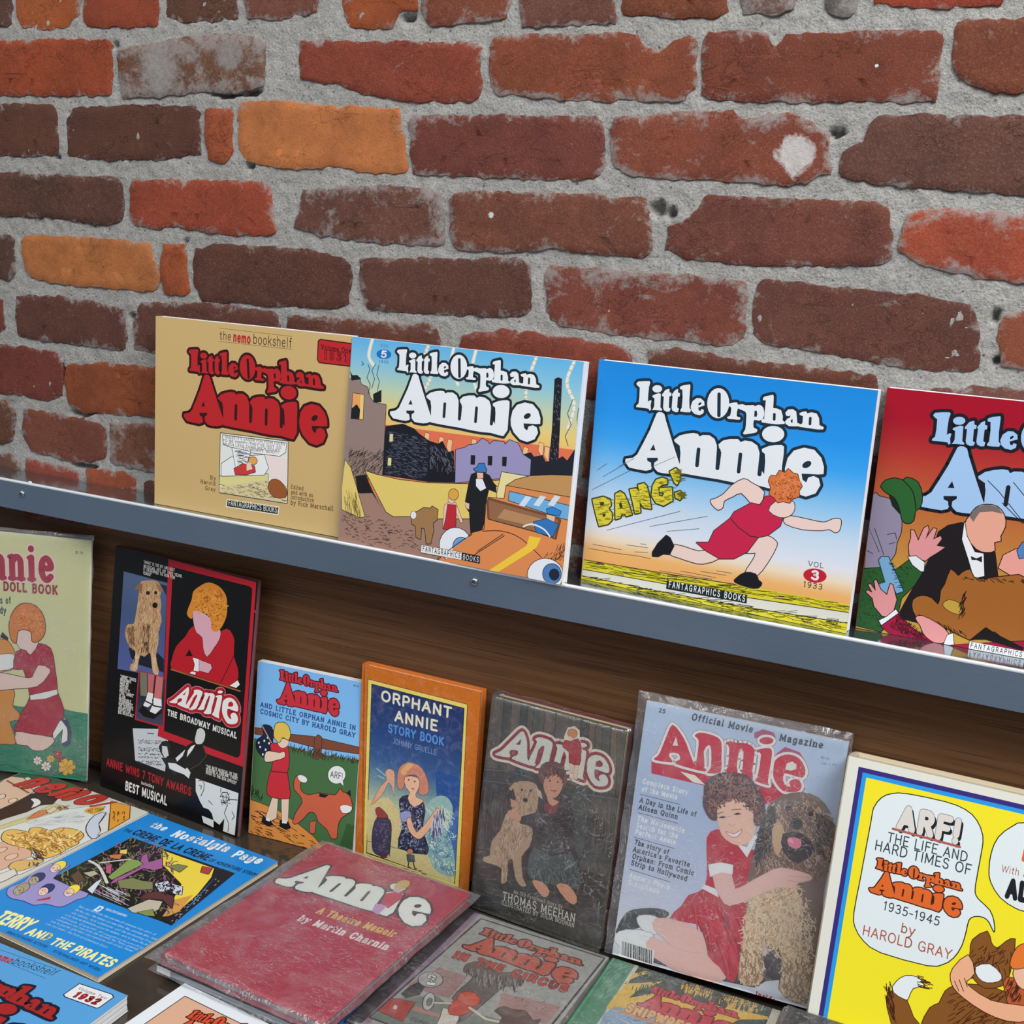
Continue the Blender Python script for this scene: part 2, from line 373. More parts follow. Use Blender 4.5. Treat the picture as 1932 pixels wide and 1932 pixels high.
# ------------------------------------------------------------------ wood panel below the shelf
def wood_material():
    m, nt, b, _ = new_mat('walnut_laminate')
    pos = geo_pos(nt)
    n1 = noise_n(nt, 9, 5, 0.6, mapping(nt, pos, (0.35, 1, 6)), 0.8)
    n2 = noise_n(nt, 60, 5, 0.6, mapping(nt, pos, (0.12, 1, 9)), 0.3)
    n3 = noise_n(nt, 4, 3, 0.5, mapping(nt, pos, (1, 1, 2)))
    wv = nd(nt, 'ShaderNodeTexWave', wave_type='BANDS', bands_direction='Z'); wv.inputs['Scale'].default_value = 22
    wv.inputs['Distortion'].default_value = 7; wv.inputs['Detail'].default_value = 4; wv.inputs['Detail Scale'].default_value = 0.6
    nt.links.new(mapping(nt, pos, (0.16, 1, 1)), wv.inputs['Vector'])
    c = mixc(nt, n1.outputs[0], (0.095, 0.042, 0.017, 1), (0.19, 0.085, 0.034, 1))
    c = mixc(nt, mathn(nt, 'MULTIPLY', wv.outputs[0], 0.5), c, (0.2, 0.105, 0.05, 1))
    c = mixc(nt, ramp(nt, n2.outputs[0], [(0.36, g4(0.75)), (0.5, g4(0))]).outputs[0], c, (0.05, 0.026, 0.014, 1))
    c = mixc(nt, mathn(nt, 'MULTIPLY', n3.outputs[0], 0.35), c, (0.11, 0.055, 0.027, 1))
    nt.links.new(c, b.inputs['Base Color']); b.inputs['Roughness'].default_value = 0.45
    b.inputs['Specular IOR Level'].default_value = 0.18
    bump(nt, b, n2.outputs[0], 0.12, 0.0006)
    return m
WOOD = wood_material()
panel = box_obj('wall_lower', (WX0, WX1, 0.0, 0.1, TABLE_Z - 0.12, SHELF_Z - LIP_H - 0.002), WOOD); panel['kind'] = 'structure'
trim = box_obj('trim_1', (WX0, WX1, -0.008, -0.0002, TABLE_Z + 0.0005, TABLE_Z + 0.008), simple_mat('trim_strip', (34, 30, 28), 0.3), bev=0.001)
trim['kind'] = 'structure'
# ------------------------------------------------------------------ steel shelf
def steel_material(name, top):
    m, nt, b, _ = new_mat(name)
    pos = geo_pos(nt)
    n = noise_n(nt, 40, 4, 0.6, mapping(nt, pos, (0.4, 12, 12)))
    n2 = noise_n(nt, 700, 2, 0.5, mapping(nt, pos, (0.02, 1, 1)))
    cl = noise_n(nt, 7, 3, 0.5, pos)
    c = mixc(nt, cl.outputs[0], (rgb((150, 160, 170)) if top else rgb((112, 130, 148))), (rgb((184, 194, 206)) if top else rgb((140, 158, 178))))
    nt.links.new(c, b.inputs['Base Color']); b.inputs['Metallic'].default_value = 0.95 if top else 0.7
    r = ramp(nt, n.outputs[0], [(0.3, g4(0.1 if top else 0.27)), (0.7, g4(0.18 if top else 0.38))])
    nt.links.new(r.outputs[0], b.inputs['Roughness'])
    bump(nt, b, n2.outputs[0], 0.05 if top else 0.16, 0.0003)
    return m
STEEL_E = simple_mat('steel_edge_painted_glint', (236, 244, 252), 0.3, 0.25)  # near-white, barely metallic: the folded edge's glint is put into its colour
STEEL_T = steel_material('polished_steel', True); STEEL_F = steel_material('brushed_steel', False)
sh = empty('display_ledge', 'long grey steel ledge screwed along the brick wall, holding four comic books', 'shelf', m=Matrix.Translation((0, 0, SHELF_Z)))
box_obj('top_plate', (WX0, WX1, SHELF_Y + 0.0014, -0.0045, -0.0016, 0), STEEL_T, sh)
box_obj('front_lip', (WX0, WX1, SHELF_Y, SHELF_Y + 0.0014, -LIP_H, -0.0003), STEEL_F, sh, bev=0.0005, seg=2)
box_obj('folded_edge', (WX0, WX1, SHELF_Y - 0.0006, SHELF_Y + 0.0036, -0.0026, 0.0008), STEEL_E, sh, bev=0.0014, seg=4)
box_obj('back_flange', (WX0, WX1, -0.0045, -0.0035, -LIP_H * 0.9, 0.0), STEEL_F, sh)
SCREW = simple_mat('screw_steel', (175, 180, 184), 0.22, 1.0)
def screw(px, pz, par):
    V, F = [], []; n = 20
    prof = ((0.0042, 0.0), (0.0042, -0.0008), (0.0036, -0.0019), (0.0022, -0.0026), (0.0012, -0.0027), (0.0009, -0.0016))
    for r_, y in prof:
        for i in range(n):
            a = 2 * pi * i / n; V.append((px + r_ * cos(a), SHELF_Y + y, pz + r_ * sin(a)))
    for q in range(len(prof) - 1):
        for i in range(n): F.append((q*n+i, q*n+(i+1) % n, (q+1)*n+(i+1) % n, (q+1)*n+i))
    F.append(tuple((len(prof)-1)*n + i for i in range(n)))
    o = mesh_obj('screw', V, F, SCREW, par, smooth=True)
    # cross slot
    V, F = [], []
    for a in (0.5, 0.5 + pi / 2):
        k = len(V); ux, uz = cos(a) * 0.0022, sin(a) * 0.0022; wx, wz = -sin(a) * 0.0004, cos(a) * 0.0004
        V += [(px - ux - wx, SHELF_Y - 0.00285, pz - uz - wz), (px + ux - wx, SHELF_Y - 0.00285, pz + uz - wz),
              (px + ux + wx, SHELF_Y - 0.00285, pz + uz + wz), (px - ux + wx, SHELF_Y - 0.00285, pz - uz + wz)]
        F.append((k, k+1, k+2, k+3))
    mesh_obj('slot', V, F, simple_mat('slot_dark', (30, 30, 30), 0.6), o)
for px in (-0.6633, -0.0359, 0.5915, -1.2):
    if px > WX0 + 0.01: screw(px, 0.0667 - SHELF_Z, sh)
V, F = [], []
for r_, z_ in ((0.0042, 0), (0.0038, 0.0012), (0.0022, 0.0022), (0.0004, 0.0025)):
    for i in range(16): V.append((-0.657 + r_ * cos(i * pi / 8), -0.046 + r_ * sin(i * pi / 8), z_))
for q in range(3):
    for i in range(16): F.append((q*16+i, q*16+(i+1) % 16, (q+1)*16+(i+1) % 16, (q+1)*16+i))
mesh_obj('screw', V, F, SCREW, sh, smooth=True)
# ------------------------------------------------------------------ glossy dark table top
def table_material():
    m, nt, b, _ = new_mat('dark_glossy_laminate')
    pos = geo_pos(nt)
    n = noise_n(nt, 5, 4, 0.6, mapping(nt, pos, (0.5, 3, 1)), 0.6); n2 = noise_n(nt, 35, 4, 0.6, pos)
    c = mixc(nt, n.outputs[0], (0.032, 0.026, 0.020, 1), (0.06, 0.046, 0.034, 1))
    nt.links.new(c, b.inputs['Base Color'])
    r = ramp(nt, n2.outputs[0], [(0.3, g4(0.07)), (0.75, g4(0.17))]); nt.links.new(r.outputs[0], b.inputs['Roughness'])
    b.inputs['Specular IOR Level'].default_value = 0.7
    bump(nt, b, n2.outputs[0], 0.04, 0.0004)
    return m
tb = empty('display_table', 'dark glossy counter under all the lower books, reflecting their covers', 'table', m=Matrix.Translation((0, -0.45, TABLE_Z)))
box_obj('table_top', (WX0, WX1, -0.45, 0.45, -0.035, 0), table_material(), tb, bev=0.002)
# ------------------------------------------------------------------ flat print: lettering and pictures as thin coloured shapes
def solve8(src, dst):
    A = []
    for (x, y), (u, v) in zip(src, dst):
        A.append([x, y, 1, 0, 0, 0, -u*x, -u*y, u]); A.append([0, 0, 0, x, y, 1, -v*x, -v*y, v])
    n = 8
    for i in range(n):
        p_ = max(range(i, n), key=lambda r: abs(A[r][i])); A[i], A[p_] = A[p_], A[i]
        for r in range(n):
            if r != i:
                f = A[r][i] / A[i][i]
                for c in range(i, 9): A[r][c] -= f * A[i][c]
    h = [A[i][8] / A[i][i] for i in range(8)] + [1.0]
    return h
def hom(h, x, y):
    w_ = h[6]*x + h[7]*y + h[8]
    return ((h[0]*x + h[1]*y + h[2]) / w_, (h[3]*x + h[4]*y + h[5]) / w_)

# single-stroke alphabet: width, then strokes; '-' straight, '~' curved (grid: baseline 0, x-height 7, capitals 10)
GL = {
'A': (9, '-0.3,0 4.5,10 8.7,0|-1.9,3.4 7.1,3.4'), 'B': (8, '-1,0 1,10|~1,10 5.5,9.9 7.2,7.6 5,5.3 1,5.3|~1,5.3 6,5.1 7.8,2.6 5.6,.1 1,0'),
'C': (9, '~8.4,8 6.6,9.7 4.6,10 1.6,8.4 .7,5 1.6,1.6 4.6,0 6.8,.4 8.5,2.2'), 'D': (9, '-1,0 1,10|~1,10 5,9.8 8,7.8 8.6,5 8,2.2 5,.2 1,0'),
'E': (7.5, '-7,10 1,10 1,0 7.2,0|-1,5.2 6,5.2'), 'F': (7, '-7,10 1,10 1,0|-1,5.2 6,5.2'),
'G': (9.4, '~8.4,8.2 6.6,9.7 4.6,10 1.6,8.4 .7,5 1.6,1.6 4.6,0 7,.5 8.6,2.4|-5.4,4.6 8.6,4.6 8.6,.6'), 'H': (9, '-1,0 1,10|-8,0 8,10|-1,5.2 8,5.2'),
'I': (2.6, '-1.3,0 1.3,10'), 'J': (6, '~5,10 5,3 4.2,.6 2.4,0 .5,1.6'), 'K': (8.4, '-1,0 1,10|-7.8,10 1,4|-3.2,5.6 8.2,0'), 'L': (7, '-1,10 1,0 6.8,0'),
'M': (11, '-1,0 1,10 5.5,1.6 10,10 10,0'), 'N': (9, '-1,0 1,10 8,0 8,10'), 'O': (10, '~5,10 1.8,8.6 .6,5 1.8,1.4 5,0 8.2,1.4 9.4,5 8.2,8.6 5,10'),
'P': (7.6, '-1,0 1,10|~1,10 5.6,9.9 7.4,7.3 5.6,4.7 1,4.6'), 'Q': (10, '~5,10 1.8,8.6 .6,5 1.8,1.4 5,0 8.2,1.4 9.4,5 8.2,8.6 5,10|-5.8,2.6 9.2,-1'),
'R': (8.2, '-1,0 1,10|~1,10 5.6,9.9 7.4,7.5 5.6,5.1 1,5|-4.6,5 8,0'), 'S': (7.6, '~6.9,8.4 5,9.9 2.6,9.8 1,8 1.6,6 4,5.1 6.4,4 7,2 5.4,.2 2.8,0 .7,1.6'),
'T': (8, '-4,0 4,10|-.3,10 7.7,10'), 'U': (9, '~1,10 1,3.4 2.2,.8 4.5,0 6.8,.8 8,3.4 8,10'), 'V': (8.6, '-.3,10 4.3,0 8.9,10'),
'W': (12.4, '-.3,10 3.2,0 6.2,8.6 9.2,0 12.7,10'), 'X': (8.4, '-.4,10 8.2,0|-8,10 .4,0'), 'Y': (8.2, '-.2,10 4.1,4.8 8.4,10|-4.1,4.8 4.1,0'), 'Z': (8, '-.7,10 7.3,10 .5,0 7.6,0'),
'a': (6.8, '~1,5.9 3,7 5,6.4 5.6,4.6|-5.6,5 5.6,.9 6.5,.1|~5.6,4 3,3.9 1,2.9 .9,1 2.6,0 4.4,.5 5.6,1.8'), 'b': (7.4, '-1,10 1,0|~1,5.4 3.6,7 6,5.8 6.7,3.5 6,1.2 3.6,0 1,1.4'),
'c': (6.2, '~5.7,5.8 3.6,7 1.4,5.8 .7,3.5 1.4,1.1 3.6,0 5.9,1.2'), 'd': (7.4, '-6.4,10 6.4,0|~6.4,5.4 3.8,7 1.4,5.8 .7,3.5 1.4,1.2 3.8,0 6.4,1.4'),
'e': (6.8, '~.8,3.8 6,3.9 5.6,5.8 3.6,7 1.4,5.9 .7,3.5 1.5,1.1 3.7,0 6,1.2'), 'f': (4.4, '~4.3,9.5 3,10 2,8.8 2,6 2,0|-.2,6.6 4,6.6'),
'g': (7.2, '~6.2,5.4 3.8,7 1.5,5.9 .8,3.6 1.5,1.3 3.8,.2 6.2,1.6|~6.2,7 6.2,-.6 5.2,-2.6 3,-3 .9,-2'), 'h': (7.2, '-1,10 1,0|~1,5.2 3.4,7 5.6,6.2 6.1,4.4 6.1,0'),
'i': (2.6, '-1.3,7 1.3,0|-1.3,9.6 1.3,9.9'), 'j': (2.8, '~1.6,7 1.6,-1 .8,-2.8 -.6,-2.8|-1.6,9.6 1.6,9.9'), 'k': (6.8, '-1,10 1,0|-6.2,7 1,2.8|-2.8,4 6.6,0'), 'l': (2.6, '-1.3,10 1.3,0'),
'm': (11, '-1,7 1,0|~1,5.2 3.1,7 5,6.2 5.5,4.4 5.5,0|~5.5,5.2 7.6,7 9.5,6.2 10,4.4 10,0'), 'n': (7.2, '-1,7 1,0|~1,5.2 3.4,7 5.6,6.2 6.1,4.4 6.1,0'),
'o': (7.2, '~3.6,7 1.4,5.9 .7,3.5 1.4,1.1 3.6,0 5.8,1.1 6.5,3.5 5.8,5.9 3.6,7'), 'p': (7.4, '-1,7 1,-3|~1,5.4 3.6,7 6,5.8 6.7,3.5 6,1.2 3.6,0 1,1.4'),
'q': (7.4, '-6.4,7 6.4,-3|~6.4,5.4 3.8,7 1.4,5.8 .7,3.5 1.4,1.2 3.8,0 6.4,1.4'), 'r': (4.8, '-1,7 1,0|~1,4.8 2.6,6.7 4.7,6.6'),
's': (5.8, '~5,5.8 3.4,7 1.5,6.6 1,5 2.6,3.8 4.6,3.1 5.1,1.5 3.6,.1 1.8,.1 .5,1.3'), 't': (4.6, '~2,9.4 2,1.6 2.8,.2 4.4,.4|-.2,6.7 4.2,6.7'),
'u': (7.2, '~1,7 1,2.4 1.8,.4 3.6,0 6.1,1.8|-6.1,7 6.1,0'), 'v': (6.6, '-.2,7 3.3,0 6.8,7'), 'w': (9.6, '-.2,7 2.5,0 4.8,6 7.1,0 9.8,7'), 'x': (6.4, '-0,7 6.2,0|-6.2,7 .2,0'),
'y': (6.6, '-.2,7 3.4,.4|~6.8,7 3.4,.2 2,-2.4 .2,-2.8'), 'z': (6, '-.6,7 5.4,7 .4,0 5.7,0'),
'0': (7.4, '~3.7,10 1.4,8.4 .7,5 1.4,1.6 3.7,0 6,1.6 6.7,5 6,8.4 3.7,10'), '1': (4.4, '-.6,8 2.6,10 2.6,0'), '2': (7.2, '~1,7.8 1.8,9.5 3.8,10 6,9 6.1,6.6 4,3.6 .8,0|-.8,0 6.8,0'),
'3': (7.2, '~1,8.8 3.6,10 5.8,9 6,6.8 4.2,5.4 3,5.3|~3,5.3 5.4,5 6.5,2.8 5.4,.5 3,0 .7,1.3'), '4': (7.6, '-5.4,0 5.4,10 .6,3 7.4,3'), '5': (7.2, '-6.2,10 1.8,10 1.2,5.6|~1.2,5.6 3.6,6.3 6,5.2 6.5,3 5.2,.5 2.8,0 .7,1.2'),
'6': (7.2, '~5.8,9.2 3.8,10 1.6,8.2 .8,4.2 1.6,.8 3.8,0 6,1.1 6.5,3.2 5.6,5.4 3.6,6 1.4,4.8'), '7': (6.6, '-.5,10 6.3,10 2.4,0'), '8': (7.2, '~3.6,10 1.4,9 1.3,6.8 3.6,5.4 6,4 6.2,1.4 3.6,0 1,1.4 1.2,4 3.6,5.4 5.9,6.8 5.8,9 3.6,10'),
'9': (7.2, '~1.4,.8 3.4,0 5.6,1.8 6.4,5.8 5.6,9.2 3.4,10 1.2,8.9 .7,6.8 1.6,4.6 3.6,4 5.8,5.2'), '.': (2.4, '-1.1,0 1.3,.1'), ',': (2.4, '-1.4,.4 .8,-1.6'), ':': (2.4, '-1.2,.3 1.2,.5|-1.2,6 1.2,6.2'),
'!': (2.6, '-1.3,10 1.3,3.2|-1.3,0 1.3,.2'), '-': (4.6, '-.4,4 4.2,4'), "'": (2, '-1.2,10 .8,7.6'), '"': (3.6, '-1,10 .8,7.8|-2.8,10 2.6,7.8'), '$': (7.6, '~6.9,8.4 5,9.9 2.6,9.8 1,8 1.6,6 4,5.1 6.4,4 7,2 5.4,.2 2.8,0 .7,1.6|-3.9,11.4 3.9,-1.4'), ' ': (4, ''),
}
def catmull(pts, n=4):
    closed = pts[0] == pts[-1]
    P = pts[:-1] if closed else pts
    m = len(P); out = []
    for i in range(m if closed else m - 1):
        if closed: p0, p1, p2, p3 = P[i-1], P[i], P[(i+1) % m], P[(i+2) % m]
        else: p0, p1, p2, p3 = P[max(i-1, 0)], P[i], P[i+1], P[min(i+2, m-1)]
        for k in range(n):
            t = k / n; t2, t3 = t*t, t*t*t
            out.append(tuple(0.5*((2*p1[a]) + (-p0[a]+p2[a])*t + (2*p0[a]-5*p1[a]+4*p2[a]-p3[a])*t2 + (-p0[a]+3*p1[a]-3*p2[a]+p3[a])*t3) for a in range(len(p1))))
    out.append(P[0] if closed else P[-1])
    return out
_gc = {}
def glyph(ch):
    if ch not in _gc:
        wd, sp = GL.get(ch, GL['-']); st = []
        for q in sp.split('|'):
            if not q: continue
            pts = [tuple(float(v) for v in t.split(',')) for t in q[1:].split()]
            st.append((q[0], catmull(pts) if q[0] == '~' and len(pts) > 2 else pts))
        _gc[ch] = (wd, st)
    return _gc[ch]
FIRSTUP = {'l': 1}
def serifs(ch):
    """short bars at the ends of upright strokes"""
    out = []
    for kind, st in glyph(ch)[1]:
        for a, b_ in ((st[0], st[min(1, len(st)-1)]), (st[-1], st[max(len(st)-2, 0)])):
            if abs(a[1] - b_[1]) < 1.2 * abs(a[0] - b_[0]) or len(st) < 2: continue
            if kind == '~' and ch in 'CGScseaotfg2356890': continue
            if min(abs(a[1]), abs(a[1]-7), abs(a[1]-10), abs(a[1]+3)) > 0.15: continue
            if a[1] == 9.9 or (ch == 'T' and a[1] > 9) or ch in '!\'",-.1:' and ch != '1': continue
            half = 1.9
            if a[1] in (7, 10) and ch.islower(): out.append(((a[0]-half, a[1]-.1), (a[0], a[1])))
            elif ch in 'BDPR' or (ch in 'EF' or ch == 'L' and a[1] == 0): out.append(((a[0]-1.5, a[1]), (a[0]+.6, a[1])))
            else: out.append(((a[0]-half, a[1]), (a[0]+half, a[1])))
    if ch in 'EFTLZ':
        for kind, st in glyph(ch)[1]:
            for a, b_ in ((st[0], st[1]), (st[-1], st[-2])):
                if abs(a[1]-b_[1]) < .1 and a[1] in (0, 10): out.append((a, (a[0], a[1] + (1.6 if a[1] == 0 else -1.6))))
    return out

CIRC = [(cos(2*pi*i/10), sin(2*pi*i/10)) for i in range(10)]
class Art:
    """print on one cover; shapes are given in tracing units and laid down in book millimetres"""
    def __init__(s, quad, w, h, gain=1.0):
        s.w, s.h, s.gain = w, h, gain
        s.H = solve8(quad, [(0, h), (w, h), (w, 0), (0, 0)])
        s.V, s.F, s.C = [], [], []; s.boxes = []
        s.view(0, 0, 1)
    def view(s, ox, oy, sc):
        s.ox, s.oy, s.sc = ox, oy, sc
        return s
    def m(s, p_):
        x, y = hom(s.H, s.ox + p_[0] / s.sc, s.oy + p_[1] / s.sc)
        return (x, y)
    def unit(s, p_):
        a, b_ = s.m(p_), s.m((p_[0] + 10, p_[1])); c = s.m((p_[0], p_[1] + 10))
        return 0.05 * (math.dist(a, b_) + math.dist(a, c))
    def layer(s, pts):
        x0 = min(p_[0] for p_ in pts); x1 = max(p_[0] for p_ in pts); y0 = min(p_[1] for p_ in pts); y1 = max(p_[1] for p_ in pts)
        l = 0
        for b_ in s.boxes:
            if b_[0] < x1 and b_[1] > x0 and b_[2] < y1 and b_[3] > y0 and b_[4] > l: l = b_[4]
        s.boxes.append((x0, x1, y0, y1, l + 1))
        return (l + 1) * 0.000016
    def clip(s, V2):
        return [(min(max(x, 0.0), s.w), min(max(y, 0.0), s.h)) for x, y in V2]
    def raw(s, col, polys, z=None, cols=None):
        allp = [q for pl in polys for q in pl]
        if not allp: return
        if max(q[0] for q in allp) < 0 or min(q[0] for q in allp) > s.w: return
        if z is None: z = s.layer(s.clip(allp))
        c = rgb(col, s.gain) if cols is None else None
        for pi_, pl in enumerate(polys):
            pl = s.clip(pl); n = len(pl)
            if n == 4 and not (cols is not None) and not s._cvx(pl):
                pass
            ar = sum(pl[i][0] * pl[(i+1) % n][1] - pl[(i+1) % n][0] * pl[i][1] for i in range(n))
            flip = ar < 0
            if flip: pl = pl[::-1]
            k = len(s.V); zz = z + (pi_ * 5 % 12) * 0.0000013
            s.V += [(x, y, zz) for x, y in pl]
            if cols is None: s.C += [c] * n
            else: s.C += [rgb(q, s.gain) for q in (cols[pi_][::-1] if flip else cols[pi_])]
            if n == 3: s.F.append((k, k+1, k+2))
            elif n == 4 and cols is not None or n == 4 and s._cvx(pl): s.F.append((k, k+1, k+2, k+3))
            else:
                for t in tessellate_polygon([[Vector((x, y, 0)) for x, y in pl]]):
                    (xa, ya), (xb, yb), (xc, yc) = (pl[i] for i in t)
                    if (xb-xa)*(yc-ya) - (xc-xa)*(yb-ya) < 0: t = t[::-1]
                    s.F.append(tuple(k + i for i in t))
    @staticmethod
    def _cvx(pl):
        sg = 0
        for i in range(4):
            a, b_, c = pl[i-1], pl[i], pl[(i+1) % 4]
            cr = (b_[0]-a[0])*(c[1]-b_[1]) - (b_[1]-a[1])*(c[0]-b_[0])
            if cr * sg < 0: return False
            if abs(cr) > 1e-12: sg = cr
        return True
    # --- stroke geometry in book metres
    def stroke(s, pts, r, pen=(1, 1), cap=True):
        """list of polygons covering a polyline swept by an elliptical pen; pts may carry their own radius"""
        out = []; px, py = pen
        Q = [(p_[0] / px, p_[1] / py, p_[2] if len(p_) > 2 else r) for p_ in pts]
        for i in range(len(Q) - 1):
            (x0, y0, r0), (x1, y1, r1) = Q[i], Q[i+1]
            dx, dy = x1 - x0, y1 - y0; L = math.hypot(dx, dy)
            if L < 1e-9: continue
            nx_, ny_ = -dy / L, dx / L
            out.append([((x0+nx_*r0)*px, (y0+ny_*r0)*py), ((x0-nx_*r0)*px, (y0-ny_*r0)*py), ((x1-nx_*r1)*px, (y1-ny_*r1)*py), ((x1+nx_*r1)*px, (y1+ny_*r1)*py)])
        R_ = range(len(Q)) if cap else range(1, len(Q) - 1)
        for i in R_:
            x, y, r_ = Q[i]
            out.append([((x + c*r_)*px, (y + d*r_)*py) for c, d in CIRC])
        return out
    # --- drawing calls in tracing units
    def P(s, col, pts, o=0, oc=(25, 22, 22), sm=0):
        if sm: pts = catmull(list(pts) + [pts[0]], sm)[:-1]
        M = [s.m(q) for q in pts]
        if o:
            u = s.unit(pts[0]) * o * 0.85
            s.raw(oc, s.stroke(M + [M[0]], u))
        s.raw(col, [M])
        if o and sm != 0: pass
    def PO(s, col, pts, o, oc=(25, 22, 22), sm=0):
        """fill with the line on top"""
        if sm: pts = catmull(list(pts) + [pts[0]], sm)[:-1]
        M = [s.m(q) for q in pts]; s.raw(col, [M]); s.raw(oc, s.stroke(M + [M[0]], s.unit(pts[0]) * o * 0.5))
    def E(s, col, cx, cy, rx, ry=None, rot=0, o=0, oc=(25, 22, 22), n=20):
        ry = rx if ry is None else ry; a = rot * pi / 180
        pts = [(cx + rx*cos(t)*cos(a) - ry*sin(t)*sin(a), cy + rx*cos(t)*sin(a) + ry*sin(t)*cos(a)) for t in [2*pi*i/n for i in range(n)]]
        s.P(col, pts, o, oc)
    def L(s, col, pts, w_, sm=0):
        if sm: pts = catmull(pts, sm)
        u = s.unit(pts[0][:2]) * 0.5
        s.raw(col, s.stroke([s.m(q[:2]) + ((q[2]*u,) if len(q) > 2 else ()) for q in pts], w_ * u))
    def LS(s, col, lines, w_):
        """many thin lines in one layer"""
        pl = []
        for pts in lines:
            u = s.unit(pts[0]) * 0.5 * w_
            pl += s.stroke([s.m(q) for q in pts], u, cap=False)
        s.raw(col, pl)
    def G(s, quad, stops):
        """gradient between the first and last edge of a quad (TL TR BR BL): stops of (t, colour)"""
        tl, tr, br, bl = quad
        lerp = lambda a, b_, t: (a[0] + (b_[0]-a[0])*t, a[1] + (b_[1]-a[1])*t)
        pl, cl = [], []
        for (t0, c0), (t1, c1) in zip(stops[:-1], stops[1:]):
            nsub = 3
            for q in range(nsub):
                u0, u1 = t0 + (t1-t0)*q/nsub, t0 + (t1-t0)*(q+1)/nsub
                k0 = tuple(c0[i] + (c1[i]-c0[i])*q/nsub for i in range(3)); k1 = tuple(c0[i] + (c1[i]-c0[i])*(q+1)/nsub for i in range(3))
                pl.append([s.m(lerp(tl, bl, u0)), s.m(lerp(tr, br, u0)), s.m(lerp(tr, br, u1)), s.m(lerp(tl, bl, u1))]); cl.append([k0, k0, k1, k1])
        s.raw(None, pl, cols=cl)
    def full(s, stops, horizontal=False):
        w_, h = s.w, s.h; pl, cl = [], []
        if not isinstance(stops, list): stops = [(0, stops), (1, stops)]
        for (t0, c0), (t1, c1) in zip(stops[:-1], stops[1:]):
            for q in range(3):
                a, b_ = t0 + (t1-t0)*q/3, t0 + (t1-t0)*(q+1)/3
                k0 = tuple(c0[i] + (c1[i]-c0[i])*q/3 for i in range(3)); k1 = tuple(c0[i] + (c1[i]-c0[i])*(q+1)/3 for i in range(3))
                if horizontal: pl.append([(w_*a, h), (w_*a, 0), (w_*b_, 0), (w_*b_, h)])
                else: pl.append([(0, h*(1-a)), (w_, h*(1-a)), (w_, h*(1-b_)), (0, h*(1-b_))])
                cl.append([k0, k0, k1, k1])
        s.raw(None, pl, cols=cl)
    def T(s, col, txt, p0, p1, hgt, wt=0.12, serif=False, slant=0, pen=(1, 1), oc=None, ow=0, sh=None, track=0.0):
        """line of text: baseline p0..p1, capital height hgt (tracing units), wt stroke weight relative to height"""
        A, B = s.m(p0), s.m(p1)
        X = Vector((B[0]-A[0], B[1]-A[1])); Wd = X.length; X.normalize(); Y = Vector((-X.y, X.x))
        H_ = s.m((p0[0], p0[1] - hgt)); hm = abs(Vector((H_[0]-A[0], H_[1]-A[1])).dot(Y))
        wt *= 1.4 if serif else 1.15
        adv = [glyph(c)[0] + (2.2 if serif else 1.3) + wt * 10 * 0.75 + track for c in txt]
        tot = sum(adv) - (2.2 if serif else 1.3) or 1
        sx_ = Wd / tot; sy = hm / 10
        r = wt * 10 / 2
        # pen keeps its weight in height units; sideways it follows the set width
        kx = sy / sx_ if sx_ > 0 else 1; kx = 0.5 + 0.5 * kx
        res = []
        def lay(extra, off=(0, 0)):
            x = r * 0.6; polys = []
            for c, ad in zip(txt, adv):
                for kind, st in glyph(c)[1]:
                    polys += s.stroke([(x + a, b_) for a, b_ in st], r + extra, (pen[0]*kx, pen[1]))
                if serif:
                    for a, b_ in serifs(c):
                        polys += s.stroke([(x + a[0], a[1]), (x + b_[0], b_[1])], r * 0.55 + extra, (kx, 1))
                x += ad
            return [[(A[0] + X.x*(px_ + py_*slant + off[0])*sx_ + Y.x*(py_ + off[1])*sy, A[1] + X.y*(px_ + py_*slant + off[0])*sx_ + Y.y*(py_ + off[1])*sy) for px_, py_ in pl] for pl in polys]
        if sh: s.raw(sh[0], lay(0, sh[1]))
        if oc: s.raw(oc, lay(ow * 10))
        s.raw(col, lay(0))
    def hairs(s, cols, poly, n, ln, ang, jit=0.5, wd=1.0, seed=1, curl=0.0):
        """short strokes inside a region: fur, grass, pen hatching"""
        rr = random.Random(seed); x0 = min(p_[0] for p_ in poly); x1 = max(p_[0] for p_ in poly); y0 = min(p_[1] for p_ in poly); y1 = max(p_[1] for p_ in poly)
        def inside(x, y):
            c = False; j = len(poly) - 1
            for i in range(len(poly)):
                (xi, yi), (xj, yj) = poly[i], poly[j]
                if (yi > y) != (yj > y) and x < (xj-xi)*(y-yi)/(yj-yi) + xi: c = not c
                j = i
            return c
        per = {c: [] for c in cols}; k = 0; tries = 0
        while k < n and tries < n * 12:
            tries += 1; x, y = rr.uniform(x0, x1), rr.uniform(y0, y1)
            if not inside(x, y): continue
            k += 1; a = ang(x, y) if callable(ang) else ang
            a = (a + rr.uniform(-jit, jit) * 57.3) * pi / 180; l = ln * rr.uniform(0.6, 1.3); cu = curl * rr.choice((-1, 1))
            pts = [(x, y)]
            for q in range(3 if curl else 1):
                st = l / (3 if curl else 1); pts.append((pts[-1][0] + cos(a)*st, pts[-1][1] + sin(a)*st)); a += cu
            per[rr.choice(cols)].append(pts)
        for c in cols:
            if per[c]: s.LS(c, per[c], wd)

